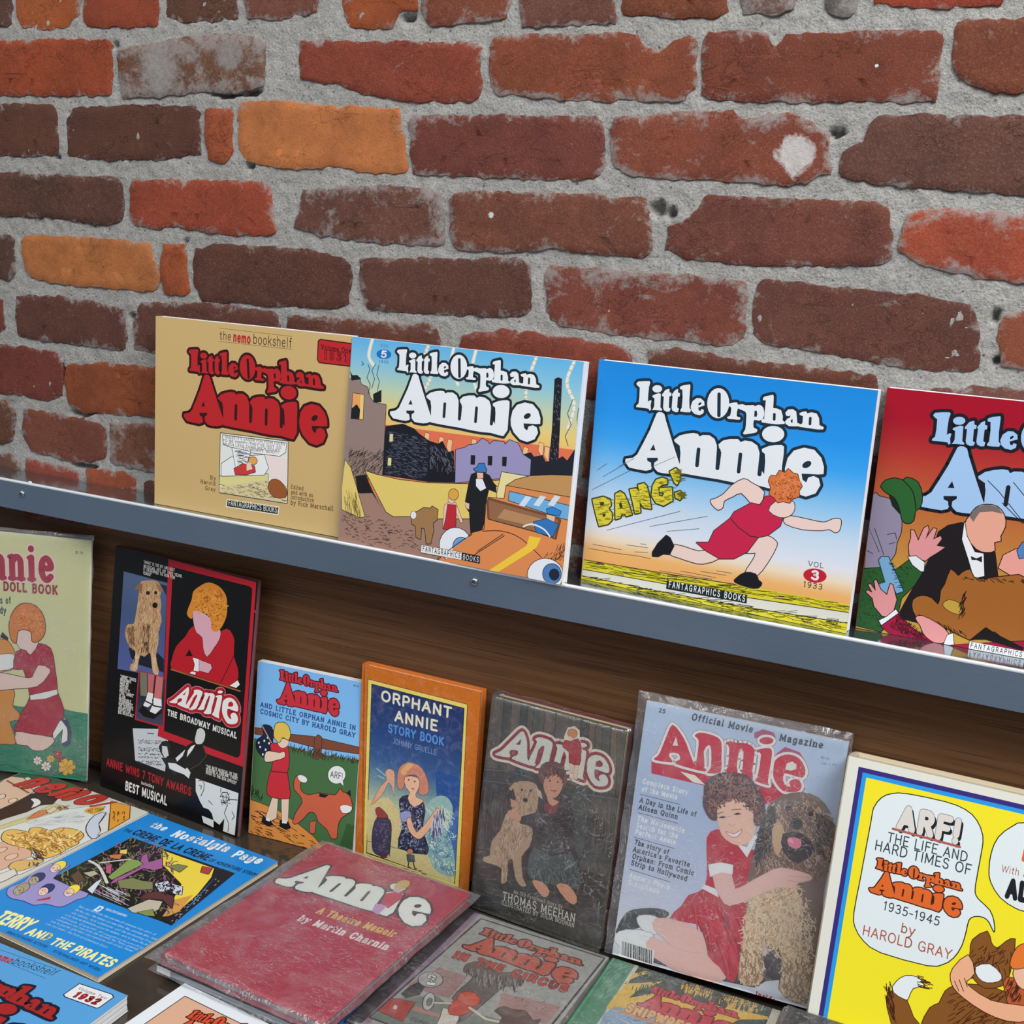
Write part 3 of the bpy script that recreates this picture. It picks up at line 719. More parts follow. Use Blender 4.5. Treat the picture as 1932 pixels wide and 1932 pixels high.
# the big title, letter by letter (its own tracing grid); first ring = outline, then dark counters
def cap(x0, y0, x1, y1, r):
    a = math.atan2(y1-y0, x1-x0); o = []
    for i in range(7): t = a - pi/2 + pi*i/6; o.append((x1 + r*cos(t), y1 + r*sin(t)))
    for i in range(7): t = a + pi/2 + pi*i/6; o.append((x0 + r*cos(t), y0 + r*sin(t)))
    return o
def ell(cx, cy, rx, ry, rot=0, n=22):
    a = rot*pi/180
    return [(cx + rx*cos(t)*cos(a) - ry*sin(t)*sin(a), cy + rx*cos(t)*sin(a) + ry*sin(t)*cos(a)) for t in [2*pi*i/n for i in range(n)]]
T_TOP = [
 [(137,112),(152,92),(200,88),(252,88),(260,100),(249,140),(242,215),(240,272),(258,258),(272,262),(264,300),(268,342),(256,350),(246,332),(190,324),(138,318),(140,303),(158,288),(165,230),(168,145),(148,128)],
 [(278,228),(284,214),(330,196),(353,200),(350,320),(366,340),(362,350),(310,345),(276,345),(288,330),(296,310),(297,240)],
 [(364,208),(395,166),(428,156),(430,188),(446,193),(444,222),(428,224),(424,322),(440,334),(430,358),(404,360),(380,345),(374,320),(380,225),(364,222)],
 [(450,208),(480,168),(505,158),(505,190),(522,196),(520,225),(503,228),(497,322),(513,334),(505,362),(482,364),(456,350),(449,325),(457,225)],
 [(521,150),(525,136),(560,124),(610,118),(613,135),(604,250),(605,325),(620,345),(610,366),(565,364),(524,358),(526,342),(538,325),(545,240),(543,165),(523,160)],
 ell(322,157,43,33),
 [(616,315),(632,268),(668,240),(705,242),(735,270),(738,306),(705,316),(682,324),(688,350),(702,353),(712,336),(732,346),(728,374),(695,392),(650,380),(624,352)],
 ell(858,285,97,134,3),
 [(945,292),(1000,280),(1026,282),(1032,300),(1070,294),(1100,305),(1170,303),(1180,315),(1215,300),(1250,320),(1264,370),(1252,420),(1215,442),(1172,435),(1168,500),(1200,518),(1190,545),(1130,556),(1085,562),(1077,546),(1096,515),(1104,430),(1104,375),(1085,355),(1052,342),(1030,335),(1020,400),(1050,412),(1045,432),(990,428),(945,424),(938,406),(964,394),(972,325),(950,312)],
 [(1252,246),(1262,230),(1300,220),(1342,212),(1348,228),(1342,330),(1375,334),(1412,350),(1426,400),(1424,440),(1445,455),(1440,470),(1380,474),(1300,466),(1240,456),(1236,430),(1262,425),(1270,340),(1278,262),(1254,260)],
 [(1448,372),(1474,343),(1515,340),(1545,362),(1550,420),(1552,462),(1575,470),(1572,492),(1530,492),(1480,490),(1450,470),(1446,448),(1466,424),(1490,414),(1494,390),(1482,402),(1456,398)],
 [(1572,376),(1600,364),(1632,360),(1642,378),(1680,368),(1725,380),(1745,420),(1748,482),(1785,500),(1780,520),(1730,520),(1650,508),(1570,496),(1572,478),(1598,466),(1604,402),(1576,392)]]
T_TOPC = [cap(866,205,864,395,15), [(683,290),(700,276),(714,284),(700,300),(685,306)], [(1178,352),(1196,352),(1202,385),(1194,408),(1174,404)], cap(1352,385,1350,430,12),
 [(1494,440),(1512,426),(1512,460),(1498,458)], cap(1668,420,1664,472,12)]
T_BIG = [
 [(318,375),(335,362),(362,364),(386,382),(400,440),(455,620),(500,760),(540,880),(470,902),(430,905),(370,898),(330,888),(305,860),(288,822),(270,868),(225,878),(140,862),(80,848),(46,800),(50,772),(112,764),(150,735),(200,640),(260,520)],
 [(472,606),(520,570),(580,555),(640,548),(680,556),(694,580),(722,566),(780,568),(825,600),(845,655),(848,800),(900,870),(900,960),(800,945),(640,918),(520,895),(522,800),(528,720),(520,665),(478,630)],
 [(860,648),(900,615),(960,602),(1030,602),(1055,630),(1090,615),(1150,625),(1200,660),(1218,720),(1222,860),(1270,930),(1240,1012),(1100,1000),(980,980),(860,955),(868,860),(885,720),(866,682)],
 [(1240,690),(1300,665),(1360,656),(1412,655),(1434,670),(1430,740),(1415,840),(1410,900),(1400,980),(1350,1045),(1290,1032),(1200,1008),(1205,960),(1258,910),(1268,800),(1266,735),(1240,712)],
 ell(1340,560,98,72),
 [(1440,860),(1465,770),(1520,705),(1610,680),(1700,700),(1760,770),(1782,850),(1777,912),(1730,915),(1650,910),(1585,908),(1592,960),(1625,985),(1642,942),(1690,928),(1735,950),(1748,1010),(1705,1080),(1620,1108),(1540,1082),(1470,1005),(1440,930)]]
T_BIGC = [[(292,645),(310,700),(263,698)], [(236,764),(330,764),(330,786),(300,806),(296,845),(274,845),(270,806),(240,792)], cap(686,692,672,832,16), cap(862,700,850,858,17), cap(1052,737,1035,888,16), cap(1236,745,1217,912,18),
 ell(1632,828,43,27,-28), [(478,625),(522,660),(524,812),(500,740)]]
# the second title style, with curled e
U_BIG = [
 [(300,118),(385,205),(455,330),(530,535),(600,590),(662,600),(657,636),(500,602),(335,552),(343,520),(382,500),(365,440),(270,432),(264,470),(286,500),(290,537),(108,512),(95,490),(130,465),(162,420),(240,230)],
 [(545,245),(600,210),(700,225),(800,265),(842,330),(838,500),(830,640),(700,655),(682,638),(722,590),(728,400),(700,345),(645,420),(652,590),(560,600),(580,420),(590,290)],
 [(885,330),(930,305),(1010,325),(1110,330),(1180,370),(1197,440),(1168,640),(1172,722),(1030,712),(1028,690),(1060,640),(1078,420),(1035,398),(1002,590),(1010,655),(870,652),(905,590),(925,370)],
 [(1225,400),(1330,380),(1382,400),(1377,500),(1335,740),(1342,782),(1195,732),(1225,692),(1267,450),(1230,430)],
 ell(1327,302,74,39),
 [(1395,620),(1412,520),(1480,465),(1570,450),(1670,490),(1725,580),(1732,650),(1700,697),(1600,674),(1510,652),(1500,740),(1540,785),(1575,790),(1560,750),(1600,715),(1660,720),(1692,770),(1672,830),(1600,852),(1500,842),(1430,770),(1395,690)]]
U_BIGC = [[(340,255),(362,352),(300,350)], [(1520,612),(1540,545),(1600,525),(1642,560),(1636,605),(1590,622)]]

def title(a, dst, col, oc, ow=26, kind='both', cc=None, src=None, rings=None):
    """dst: where the four corner points of the title grid land (tracing units of the current view)"""
    if kind == 'curl': src = src or [(95,490),(1327,263),(1732,650),(1600,852)]; sets = [(U_BIG, U_BIGC)]
    else:
        src = src or [(137,92),(1785,500),(1748,1050),(46,810)]
        sets = [(T_TOP, T_TOPC)] if kind == 'both' else []
        sets.append((T_BIG, T_BIGC))
    h = solve8(src, dst)
    mp = lambda pts: [a.m(hom(h, *q)) for q in pts]
    q0, q1 = a.m(hom(h, 900, 600)), a.m(hom(h, 1000, 600)); u = math.dist(q0, q1) / 100
    rings = rings or [(oc, ow)]
    sets2 = []
    for big, ctr in sets:
        sets2.append(([mp(catmull(p_ + [p_[0]], 2)[:-1] if len(p_) > 24 or kind == 'curl' else p_) for p_ in big], [mp(p_) for p_ in ctr]))
    for rc, rw in rings:
        if rc is None: continue
        pl = []
        for big, _ in sets2:
            for M in big: pl += a.stroke(M + [M[0]], rw * u); pl.append(M)
        a.raw(rc, pl)
    for big, ctr in sets2:
        a.raw(col, big); a.raw(cc or rings[-1][0], ctr)
# ------------------------------------------------------------------ book builder
def print_material(name, rough=0.32, mottle=0.0, spec=0.5, scale=300, grain=0.03):
    m, nt, b, _ = new_mat(name)
    at = nd(nt, 'ShaderNodeVertexColor', layer_name='Col'); pos = geo_pos(nt)
    c = at.outputs['Color']
    if mottle:
        n = noise_n(nt, scale, 6, 0.7, pos, 0.5); n2 = noise_n(nt, scale * 0.2, 4, 0.6, pos, 1.0)
        c = mixc(nt, ramp(nt, n.outputs[0], [(0.35, g4(mottle)), (0.55, g4(0))]).outputs[0], c, mixc(nt, 1.0, c, (0.45, 0.42, 0.42, 1), 'MULTIPLY'))
        c = mixc(nt, ramp(nt, n2.outputs[0], [(0.5, g4(0)), (0.7, g4(mottle * 0.5))]).outputs[0], c, mixc(nt, 0.5, c, (0.8, 0.76, 0.7, 1), 'SCREEN'))
    n3 = noise_n(nt, 900, 2, 0.5, pos)
    c = mixc(nt, grain, c, n3.outputs['Color'], 'OVERLAY')
    nt.links.new(c, b.inputs['Base Color']); b.inputs['Roughness'].default_value = rough
    b.inputs['Specular IOR Level'].default_value = spec
    wv = noise_n(nt, 9, 2, 0.5, pos); bump(nt, b, wv.outputs[0], 0.05, 0.004)
    return m
PRINT = print_material('gloss_print', 0.3, 0, 0.35)
PRINT_OLD = print_material('painted_print', 0.45, 0.32, 0.3, 420, 0.06)
PRINT_AGED = print_material('aged_matte_print', 0.6, 0.4, 0.2, 200, 0.1)
def pages_material(name, c, dark=0.75):
    m, nt, b, _ = new_mat(name)
    tcn = nd(nt, 'ShaderNodeTexCoord')
    n = noise_n(nt, 1.0, 3, 0.7, mapping(nt, tcn.outputs['Object'], (6, 6, 2600)))
    r = ramp(nt, n.outputs[0], [(0.38, rgb(tuple(int(v * dark) for v in c))), (0.5, rgb(c)), (0.7, rgb(c))])
    nt.links.new(r.outputs[0], b.inputs['Base Color']); b.inputs['Roughness'].default_value = 0.8
    bump(nt, b, n.outputs[0], 0.3, 0.0004)
    return m
PG_W = pages_material('page_edges_white', (246, 248, 252), .86); PG_C = pages_material('page_edges_cream', (226, 206, 160)); PG_O = pages_material('page_edges_ivory', (222, 212, 192), 0.9)

def plastic_material(name='clear_plastic_sleeve', hz=0.028, cr=0.5):
    m, nt, b, out = new_mat(name)
    nt.nodes.remove(b); pos = geo_pos(nt)
    tr = nd(nt, 'ShaderNodeBsdfTransparent'); tr.inputs[0].default_value = (0.97, 0.975, 0.98, 1)
    gl = nd(nt, 'ShaderNodeBsdfGlossy'); gl.inputs['Roughness'].default_value = 0.12; gl.inputs[0].default_value = (1, 1, 1, 1)
    df = nd(nt, 'ShaderNodeBsdfDiffuse'); df.inputs[0].default_value = (0.7, 0.72, 0.74, 1)
    n = noise_n(nt, 28, 5, 0.6, pos, 1.4); bp = nd(nt, 'ShaderNodeBump'); bp.inputs['Strength'].default_value = 0.6; bp.inputs['Distance'].default_value = 0.004
    nt.links.new(n.outputs[0], bp.inputs['Height']); nt.links.new(bp.outputs[0], gl.inputs['Normal'])
    # crinkle highlights painted as white hairlines along scratches and creases
    s1 = noise_n(nt, 30, 3, 0.5, mapping(nt, pos, (1, 3.5, 1), (0.3, 0.2, 0.7)), 3.0)
    rd = mathn(nt, 'ABSOLUTE', mathn(nt, 'SUBTRACT', s1.outputs[0], 0.5))
    sc = ramp(nt, rd, [(0.0, g4(0.6)), (0.006, g4(0.2)), (0.012, g4(0))])
    ms = noise_n(nt, 14, 2, 0.5, pos); mk = ramp(nt, ms.outputs[0], [(cr - 0.04, g4(0)), (cr + 0.08, g4(1))])
    lw = nd(nt, 'ShaderNodeLayerWeight'); lw.inputs[0].default_value = 0.35
    cl = noise_n(nt, 22, 4, 0.6, pos, 0.8); cm_ = ramp(nt, cl.outputs[0], [(0.45, g4(0)), (0.72, g4(hz * 2.2))])
    f1 = mathn(nt, 'ADD', mathn(nt, 'ADD', hz, cm_.outputs[0]), mathn(nt, 'MULTIPLY', mathn(nt, 'MULTIPLY', sc.outputs[0], mk.outputs[0]), 0.8), True)
    m1 = nd(nt, 'ShaderNodeMixShader'); nt.links.new(f1, m1.inputs[0]); nt.links.new(tr.outputs[0], m1.inputs[1]); nt.links.new(df.outputs[0], m1.inputs[2])
    f2 = mathn(nt, 'ADD', 0.05, mathn(nt, 'MULTIPLY', lw.outputs['Fresnel'], 0.32), True)
    m2 = nd(nt, 'ShaderNodeMixShader'); nt.links.new(f2, m2.inputs[0]); nt.links.new(m1.outputs[0], m2.inputs[1]); nt.links.new(gl.outputs[0], m2.inputs[2])
    nt.links.new(m2.outputs[0], out.inputs[0])
    return m
PLASTIC = plastic_material()
CLOUDY = plastic_material('cloudy_plastic_sleeve', 0.055, 0.42)

def sleeve(root, w, h, t, mx=(0.006, 0.006), my=(0.006, 0.006), rough=0.0006, seed=1, lift=0.0012, mat=None):
    """loose clear bag round a book: crinkled front and back sheets meeting in a flat seam"""
    nx_, ny_ = 44, 52; V, F = [], []
    x0, x1, y0, y1 = -mx[0], w + mx[1], -my[0], h + my[1]
    for side in (0, 1):
        for j in range(ny_ + 1):
            for i in range(nx_ + 1):
                u, v = i / nx_, j / ny_; x, y = x0 + (x1-x0)*u, y0 + (y1-y0)*v
                dx = max(-x / max(mx[0], 1e-4), (x - w) / max(mx[1], 1e-4), 0); dy = max(-y / max(my[0], 1e-4), (y - h) / max(my[1], 1e-4), 0)
                k = min(1.0, max(dx, dy)); k = k * k * (3 - 2*k)
                nn = noise.noise((x*35, y*35, seed)) * 0.5 + abs(noise.noise((x*80 + nn0(y), y*60, seed + 9))) * 0.9
                edge = 0.35 + 0.65 * min(1, max(0, 1 - min(x + 0.0, w - x, y, h - y) / 0.03))
                zf = lift + rough * 2.2 * abs(nn) * edge
                zb = -t - 0.0006
                zm = -t * 0.55 + 0.0022 * noise.noise((x*30, y*30, seed + 3))
                z = (zf if side == 0 else zb) * (1 - k) + zm * k
                if side == 1 and k >= 0.999: z -= 0.0001
                wob = 0.0016 * k * noise.noise((x*40, y*40, seed + 5))
                V.append((x + wob, y + wob * 0.8, z))
    N = (nx_+1)*(ny_+1)
    for side in (0, 1):
        for j in range(ny_):
            for i in range(nx_):
                a = side*N + j*(nx_+1) + i; q = (a, a+1, a+nx_+2, a+nx_+1)
                F.append(q if side == 0 else q[::-1])
    o = mesh_obj('plastic_sleeve', V, F, mat or PLASTIC, root, smooth=True)
    return o
def nn0(y): return y * 12

def frame_stand(x, y, z, rz, th, roll=0.0):
    e = Vector((cos(rz), sin(rz), 0)); n = Vector((-sin(rz), cos(rz), 0)); up = n * sin(th) + Vector((0, 0, cos(th))); o = -(n * cos(th)) + Vector((0, 0, sin(th)))
    e, up = e * cos(roll) + up * sin(roll), up * cos(roll) - e * sin(roll)
    return Matrix(((e.x, up.x, o.x, x), (e.y, up.y, o.y, y), (e.z, up.z, o.z, z), (0, 0, 0, 1)))
def frame_flat(x, y, z, rz, roll=0.0, pitch=0.0):
    return Matrix.Translation((x, y, z)) @ Matrix.Rotation(rz, 4, 'Z') @ Matrix.Rotation(pitch, 4, 'X') @ Matrix.Rotation(roll, 4, 'Y')

def cover_mesh(root, art, w, h, th, mat, edge_mat, name='front_cover', x0=0.0):
    V, F = [], []; box_geo(V, F, x0, w, 0, h, -th, -0.000002)
    nb = len(F); k = len(V); V += art.V; F += [tuple(k + i for i in f) for f in art.F]
    me = bpy.data.meshes.new(name); me.from_pydata(V, [], F); me.materials.append(mat); me.materials.append(edge_mat)
    me.polygons.foreach_set('material_index', [1] * nb + [0] * (len(F) - nb))
    a = me.color_attributes.new('Col', 'FLOAT_COLOR', 'POINT'); a.data.foreach_set('color', [v for c in ([(.8, .8, .8, 1)] * k + art.C) for v in c])
    me.update(); o = bpy.data.objects.new(name, me); COL.objects.link(o); o.parent = root
    return o
def page_geo(name, x0, x1, y0, y1, z0, z1, mat, root, bow=0.0004):
    V, F = [], []; n = 8
    for i in range(n + 1):
        z = z0 + (z1 - z0) * i / n; b_ = bow * sin(i * 2.3 + 1) * 0.6 + bow * sin(pi * i / n)
        V += [(x0, y0 + abs(bow) * 0.3 * sin(i*3.1), z), (x1 - b_, y0 + abs(bow) * 0.3 * sin(i*3.1), z), (x1 - b_, y1 - abs(bow) * 0.4 * (1 + sin(i*4.7)), z), (x0, y1 - abs(bow) * 0.4 * (1 + sin(i*4.7)), z)]
    for i in range(n):
        a = i * 4
        for q in range(4): F.append((a + q, a + (q+1) % 4, a + 4 + (q+1) % 4, a + 4 + q))
    F += [(0, 3, 2, 1), (n*4, n*4+1, n*4+2, n*4+3)]
    return mesh_obj(name, V, F, mat, root)
def make_book(name, label, cat, M, art, w, h, t, kind='paper', mat=None, edge=(225, 225, 228), back=(220, 220, 225), spine=None, pages=None, group=None, g=1.0):
    mat = mat or PRINT; pages = pages or PG_W
    root = empty(name, label, cat, group, M)
    em = simple_mat('cover_edge', edge, 0.6, g=g); bmt = simple_mat('cover_stock', back, 0.4, g=g); sm_ = simple_mat('spine_stock', spine or back, 0.4, g=g)
    if kind == 'paper' or kind == 'magazine':
        ct = 0.00035
        cover_mesh(root, art, w, h, ct, mat, em)
        page_geo('page_block', 0.0006, w - 0.0005, 0.0004, h - 0.0004, -t + ct, -ct, pages, root)
        box_obj('back_cover', (0, w, 0, h, -t, -t + ct), bmt, root)
        box_obj('spine', (-0.0004, 0.0003, 0, h, -t, -0.00001), sm_, root)
    else:
        bt = 0.0026 if kind == 'hard' else 0.0028
        cover_mesh(root, art, w, h, bt, mat, em)
        page_geo('page_block', 0.004, w - 0.004, 0.0035, h - 0.0035, -t + bt, -bt, pages, root, 0.0007)
        box_obj('back_cover', (0, w, 0, h, -t, -t + bt), bmt, root, bev=0.0005)
        # rounded spine
        V, F = [], []; n = 10
        for i in range(n + 1):
            a = pi * i / n; zc = -t / 2 + cos(a) * (t / 2 - 0.0002); x = -0.0032 * sin(a)
            V += [(x, 0, zc), (x, h, zc), (x + 0.0018, 0, zc * 0.86 - t * 0.07), (x + 0.0018, h, zc * 0.86 - t * 0.07)]
        for i in range(n):
            a, b_ = i * 4, (i + 1) * 4
            F += [(a, a+1, b_+1, b_), (a+2, b_+2, b_+3, a+3), (a+1, a+3, b_+3, b_+1), (a, b_, b_+2, a+2)]
        mesh_obj('spine', V, F, sm_, root, smooth=True)
        n = 12
        for yy in (0.0032, h - 0.0032):
            V, F = [], []; k = 0
            for i in range(n + 1): V += [(0.0042 + 0.0004 * sin(i), yy - 0.0002, -t + bt + (t - 2*bt) * i / n), (0.0042 + 0.0004 * sin(i) - 0.0022, yy + 0.0005, -t + bt + (t - 2*bt) * i / n)]
            for i in range(n): F.append((k + 2*i, k + 2*i + 1, k + 2*i + 3, k + 2*i + 2))
            mesh_obj('headband', V, F, simple_mat('headband_cloth', (206, 190, 160), 0.8), root)
    return root
INK = (28, 30, 36)
# ------------------------------------------------------------------ upper ledge
def cover_blue():
    a = Art([(1128.5, 677.5), (1664, 738), (1594, 1195), (1100, 1092)], .2635, .2178)
    a.full([(0, (26, 140, 226)), (.22, (36, 152, 240)), (.34, (60, 168, 246)), (.5, (150, 205, 248)), (.62, (205, 226, 246)), (.74, (232, 236, 246)), (.79, (246, 228, 204)), (.85, (246, 186, 112)), (.9, (244, 178, 104)), (1, (244, 178, 104))])
    K = a.view(1080, 640, 2.268)
    a.P((226, 214, 52), [(55,945),(420,1008),(800,1070),(1180,1138),(1178,1172),(780,1112),(400,1048),(52,985)])
    a.P((228, 226, 212), [(52,985),(400,1048),(780,1112),(1178,1172),(1172,1216),(760,1150),(380,1080),(48,1012)])
    a.P((228, 216, 52), [(48,1012),(380,1080),(760,1150),(1172,1216),(1168,1260),(45,1030)])
    a.LS(INK, [[(52,985),(400,1048),(780,1112),(1178,1172)], [(48,1012),(380,1080),(760,1150),(1172,1216)], [(55,945),(420,1008),(700,1052)]], 3)
    a.hairs([(60, 58, 14)], [(55,947),(1180,1140),(1178,1168),(52,982)], 150, 60, 8, .12, 1.6, 3)
    a.hairs([(60, 58, 14)], [(48,1014),(1172,1218),(1168,1256),(45,1028)], 110, 55, 8, .3, 2.0, 4)
    a.view(1100, 880, 4.83)
    a.LS((60, 80, 96), [[(130,45),(220,-15)],[(185,105),(380,-8)],[(90,222),(480,25)],[(225,590),(890,422)],[(612,558),(1140,468)],[(768,603),(1065,580)],[(100,715),(360,765)],[(480,785),(600,792)],[(65,752),(300,795),(510,822),(625,848)],[(405,722),(600,750)],[(705,955),(1180,1035)],[(895,958),(1215,1020)],[(1075,962),(1310,1000)],[(1220,958),(1362,982)],[(530,712),(585,722)]], 4)
    a.view(1170, 700, 4.6)
    title(a, [(137,92),(1785,500),(1748,1050),(46,810)], (236, 242, 250), (28, 48, 64), 25)
    a.LS((90, 120, 140), [[(300,835),(480,757)],[(-10,840),(128,768)]], 4)
    a.view(1100, 880, 4.83)
    Y_, O_ = (228, 214, 62), (52, 56, 18)
    B_ = [[(92,310),(190,288),(250,310),(262,360),(240,395),(272,440),(270,500),(235,535),(155,552),(120,430)],
          [(300,262),(345,238),(380,262),(420,350),(452,450),(400,465),(388,440),(355,452),(348,478),(305,492),(300,380)],
          [(430,222),(490,212),(520,250),(505,180),(560,165),(585,190),(610,290),(628,398),(560,388),(520,330),(530,430),(482,440),(455,320)],
          [(640,190),(670,135),(725,115),(770,130),(772,175),(725,180),(690,205),(700,280),(730,290),(745,255),(700,240),(705,210),(815,205),(820,325),(740,370),(670,345),(630,280)],
          [(795,60),(850,28),(888,60),(885,140),(862,182),(838,160)], [(845,255),(890,238),(922,275),(890,318),(850,298)]]
    for q in B_:
        a.P(Y_, q, 14, O_); a.hairs([(110, 104, 20)], q, 42, 46, 2, .05, 4.2, 5)
    a.P(O_, [(160,340),(200,335),(195,365),(165,370)]); a.P(O_, [(190,440),(215,440),(210,465),(185,470)]); a.P(O_, [(335,360),(350,330),(370,385),(345,390)])
    SK, LN = (244, 216, 206), (58, 44, 44)
    # plain running figure in a red tunic
    a.P(SK, [(800,725),(920,740),(1060,785),(1180,770),(1240,850),(1100,895),(1000,880),(880,840),(795,805)], 9, LN, 2)
    a.P((24, 26, 32), [(765,638),(800,660),(835,735),(795,812),(740,806),(690,830),(640,826),(640,790),(690,710)], 6, LN)
    a.P(SK, [(1590,650),(1690,650),(1755,690),(1768,740),(1690,880),(1580,1010),(1475,990),(1540,880),(1575,800),(1470,800)], 9, LN, 2)
    a.P((24, 26, 32), [(1480,975),(1575,990),(1600,1045),(1630,1070),(1600,1112),(1500,1105),(1385,1060),(1400,1025)], 6, LN, 2)
    a.P(SK, [(1840,490),(1850,540),(2000,590),(2180,600),(2250,590),(2300,620),(2340,600),(2355,545),(2350,500),(2280,500),(2200,530),(2050,500),(1900,470)], 9, LN, 2)
    a.P(SK, [(1210,310),(1290,265),(1360,190),(1470,130),(1540,165),(1660,250),(1600,380),(1530,345),(1450,258),(1370,290),(1290,330),(1280,385),(1235,410),(1180,360),(1172,320)], 9, LN, 2)
    a.P((206, 38, 78), [(1040,705),(1150,705),(1200,600),(1345,490),(1385,430),(1540,350),(1620,370),(1670,290),(1760,290),(1840,440),(1800,560),(1690,640),(1600,660),(1500,790),(1380,850),(1250,850),(1120,775)], 8, LN)
    a.LS(LN, [[(1350,490),(1420,570),(1530,650),(1600,660)]], 9)
    a.P(SK, [(1700,420),(1760,340),(1900,330),(1935,370),(1925,430),(1880,470),(1800,480)], 7, LN, 2)
    a.P((222, 122, 66), [(1700,150),(1725,100),(1770,105),(1800,55),(1850,75),(1880,40),(1925,80),(1965,90),(1980,150),(2005,200),(1975,240),(1980,290),(1920,310),(1890,350),(1830,335),(1780,345),(1750,300),(1705,270),(1720,210)], 8, (96, 44, 26), 2)
    a.hairs([(150, 70, 36), (240, 150, 92)], [(1720,150),(1800,80),(1940,90),(1980,200),(1900,310),(1790,310),(1730,250)], 90, 34, 50, 1.2, 6, 12, .6)
    a.view(1080, 640, 2.268)
    a.T((70, 70, 90), 'VOL', (1008,976), (1074,986), 20, .1, True)
    a.E((200, 34, 52), 1037, 1017, 50, 30, 6); a.T((240,240,244), '3', (1018,1030), (1056,1035), 34, .24)
    a.T((96, 84, 60), '1933', (986,1062), (1068,1076), 22, .13, True)
    a.P((26, 36, 36), [(408,1033),(748,1096),(746,1132),(405,1069)])
    a.T((232,238,240), 'FANTAGRAPHICS BOOKS', (415,1061), (742,1124), 24, .17, pen=(.75, 1), track=2.5)
    a.T(INK, 'HAROLD', (1084,1201), (1135,1209), 9, .13); a.T(INK, 'GRAY W', (1082,1213), (1132,1221), 9, .13)
    return a
def cover_city():
    a = Art([(658.8, 632), (1104, 689), (1052, 1104), (640, 1020)], .264, .2165)
    a.full([(0, (100, 182, 232)), (.12, (138, 200, 226)), (.24, (196, 212, 178)), (.34, (236, 208, 124)), (.46, (242, 184, 104)), (.6, (236, 140, 88)), (1, (232, 120, 84))])
    a.view(640, 600, 3.716)
    for q in ([(215,140),(190,260),(225,330)], [(620,190),(590,300),(640,400),(600,500)], [(800,215),(780,350),(830,480)], [(960,230),(930,380),(960,520)], [(1390,290),(1340,420),(1310,560),(1330,640)], [(1660,320),(1600,480),(1650,640),(1600,800)]):
        a.L((226, 226, 206), q, 26, 4); a.L((240, 238, 226), q, 10, 4)
    a.P((232, 116, 82), [(300,760),(1000,860),(1660,960),(1640,1100),(300,1000)])
    for x, y in ((600,820),(700,850),(760,870),(930,870),(1290,930),(1400,900),(1440,930)): a.P((244, 196, 140), [(x,y),(x+30,y+10),(x+20,y+90),(x+30,y+130),(x-10,y+60)], 3, INK)
    a.P((34, 36, 46), [(1270,985),(1340,970),(1360,1000),(1420,990),(1440,1035),(1500,1030),(1560,1000),(1590,1030),(1650,950),(1660,1150),(1270,1150)])
    a.P((30, 30, 40), [(1515,452),(1540,440),(1568,452),(1545,800),(1528,1040),(1465,1030),(1490,800)])
    a.hairs([(110, 110, 130)], [(1520,460),(1560,460),(1520,1020),(1475,1020)], 60, 14, 75, .3, 3, 2)
    a.P((152, 130, 122), [(55,430),(70,420),(90,430),(128,432),(140,470),(185,490),(205,565),(232,600),(318,620),(300,1115),(120,1110),(20,1050)], 5, INK)
    a.P(INK, [(55,370),(75,400),(110,400),(140,430),(70,440)]); a.P(INK, [(225,540),(285,510),(285,600),(230,600)])
    a.P((240, 168, 100), [(82,530),(160,545),(155,722),(72,712)], 4, INK); a.P(INK, [(75,640),(110,610),(135,650),(130,718),(72,712)]); a.P((244, 212, 120), [(136,540),(160,545),(155,720),(134,716)])
    a.LS((40, 40, 46), [[(185,320),(200,360),(180,420),(205,470),(190,540)], [(240,320),(215,370),(235,430),(215,500)], [(265,330),(250,400),(270,450),(255,520)], [(1640,600),(1600,700),(1625,780),(1580,860),(1600,930)], [(1680,660),(1665,740),(1670,780)], [(140,300),(155,320),(140,330)]], 4)
    a.P((26, 28, 38), [(318,770),(440,755),(520,790),(560,830),(630,880),(622,1168),(298,1115)])
    a.hairs([(96, 102, 122), (70, 74, 92)], [(330,800),(600,860),(600,1150),(310,1100)], 380, 26, 20, .5, 2.6, 6)
    for x, y in ((360,850),(350,1018)): a.P((226, 216, 150), [(x-12,y-24),(x+12,y-22),(x+10,y+32),(x-14,y+30)])
    a.P((26, 26, 34), [(630,880),(690,900),(720,880),(760,960),(800,950),(812,1175),(618,1168)]); a.hairs([(110,112,130)], [(630,900),(800,960),(800,1100),(625,1050)], 90, 30, 75, .5, 2.6, 7)
    a.P((156, 150, 194), [(815,945),(880,930),(900,915),(960,905),(1000,868),(1040,890),(1050,910),(1080,885),(1150,895),(1160,915),(1190,880),(1250,905),(1285,985),(1338,1022),(1330,1130),(810,1175)], 5, INK)
    for x, y in ((935,1018),(1055,1024),(1155,1032)): a.P(INK, [(x-16,y-34),(x+16,y-32),(x+12,y+34),(x-18,y+32)])
    a.P((166, 130, 114), [(-10,1200),(120,1100),(330,1340),(480,1390),(930,1410),(1000,1540),(860,1740),(-10,1580)])
    a.hairs([(60, 44, 40)], [(20,1380),(160,1380),(500,1500),(560,1640),(200,1600),(10,1540)], 160, 26, 10, .6, 3, 8)
    a.P((150, 126, 116), [(40,900),(300,1000),(290,1110),(200,1110),(180,1250),(110,1230)]); a.hairs([(44, 38, 38)], [(40,950),(300,960),(290,1110),(200,1150),(180,1250),(110,1230)], 200, 34, -50, .4, 3, 9)
    a.P((30, 26, 26), [(110,1120),(180,1110),(260,1280),(300,1350),(230,1240),(130,1240)])
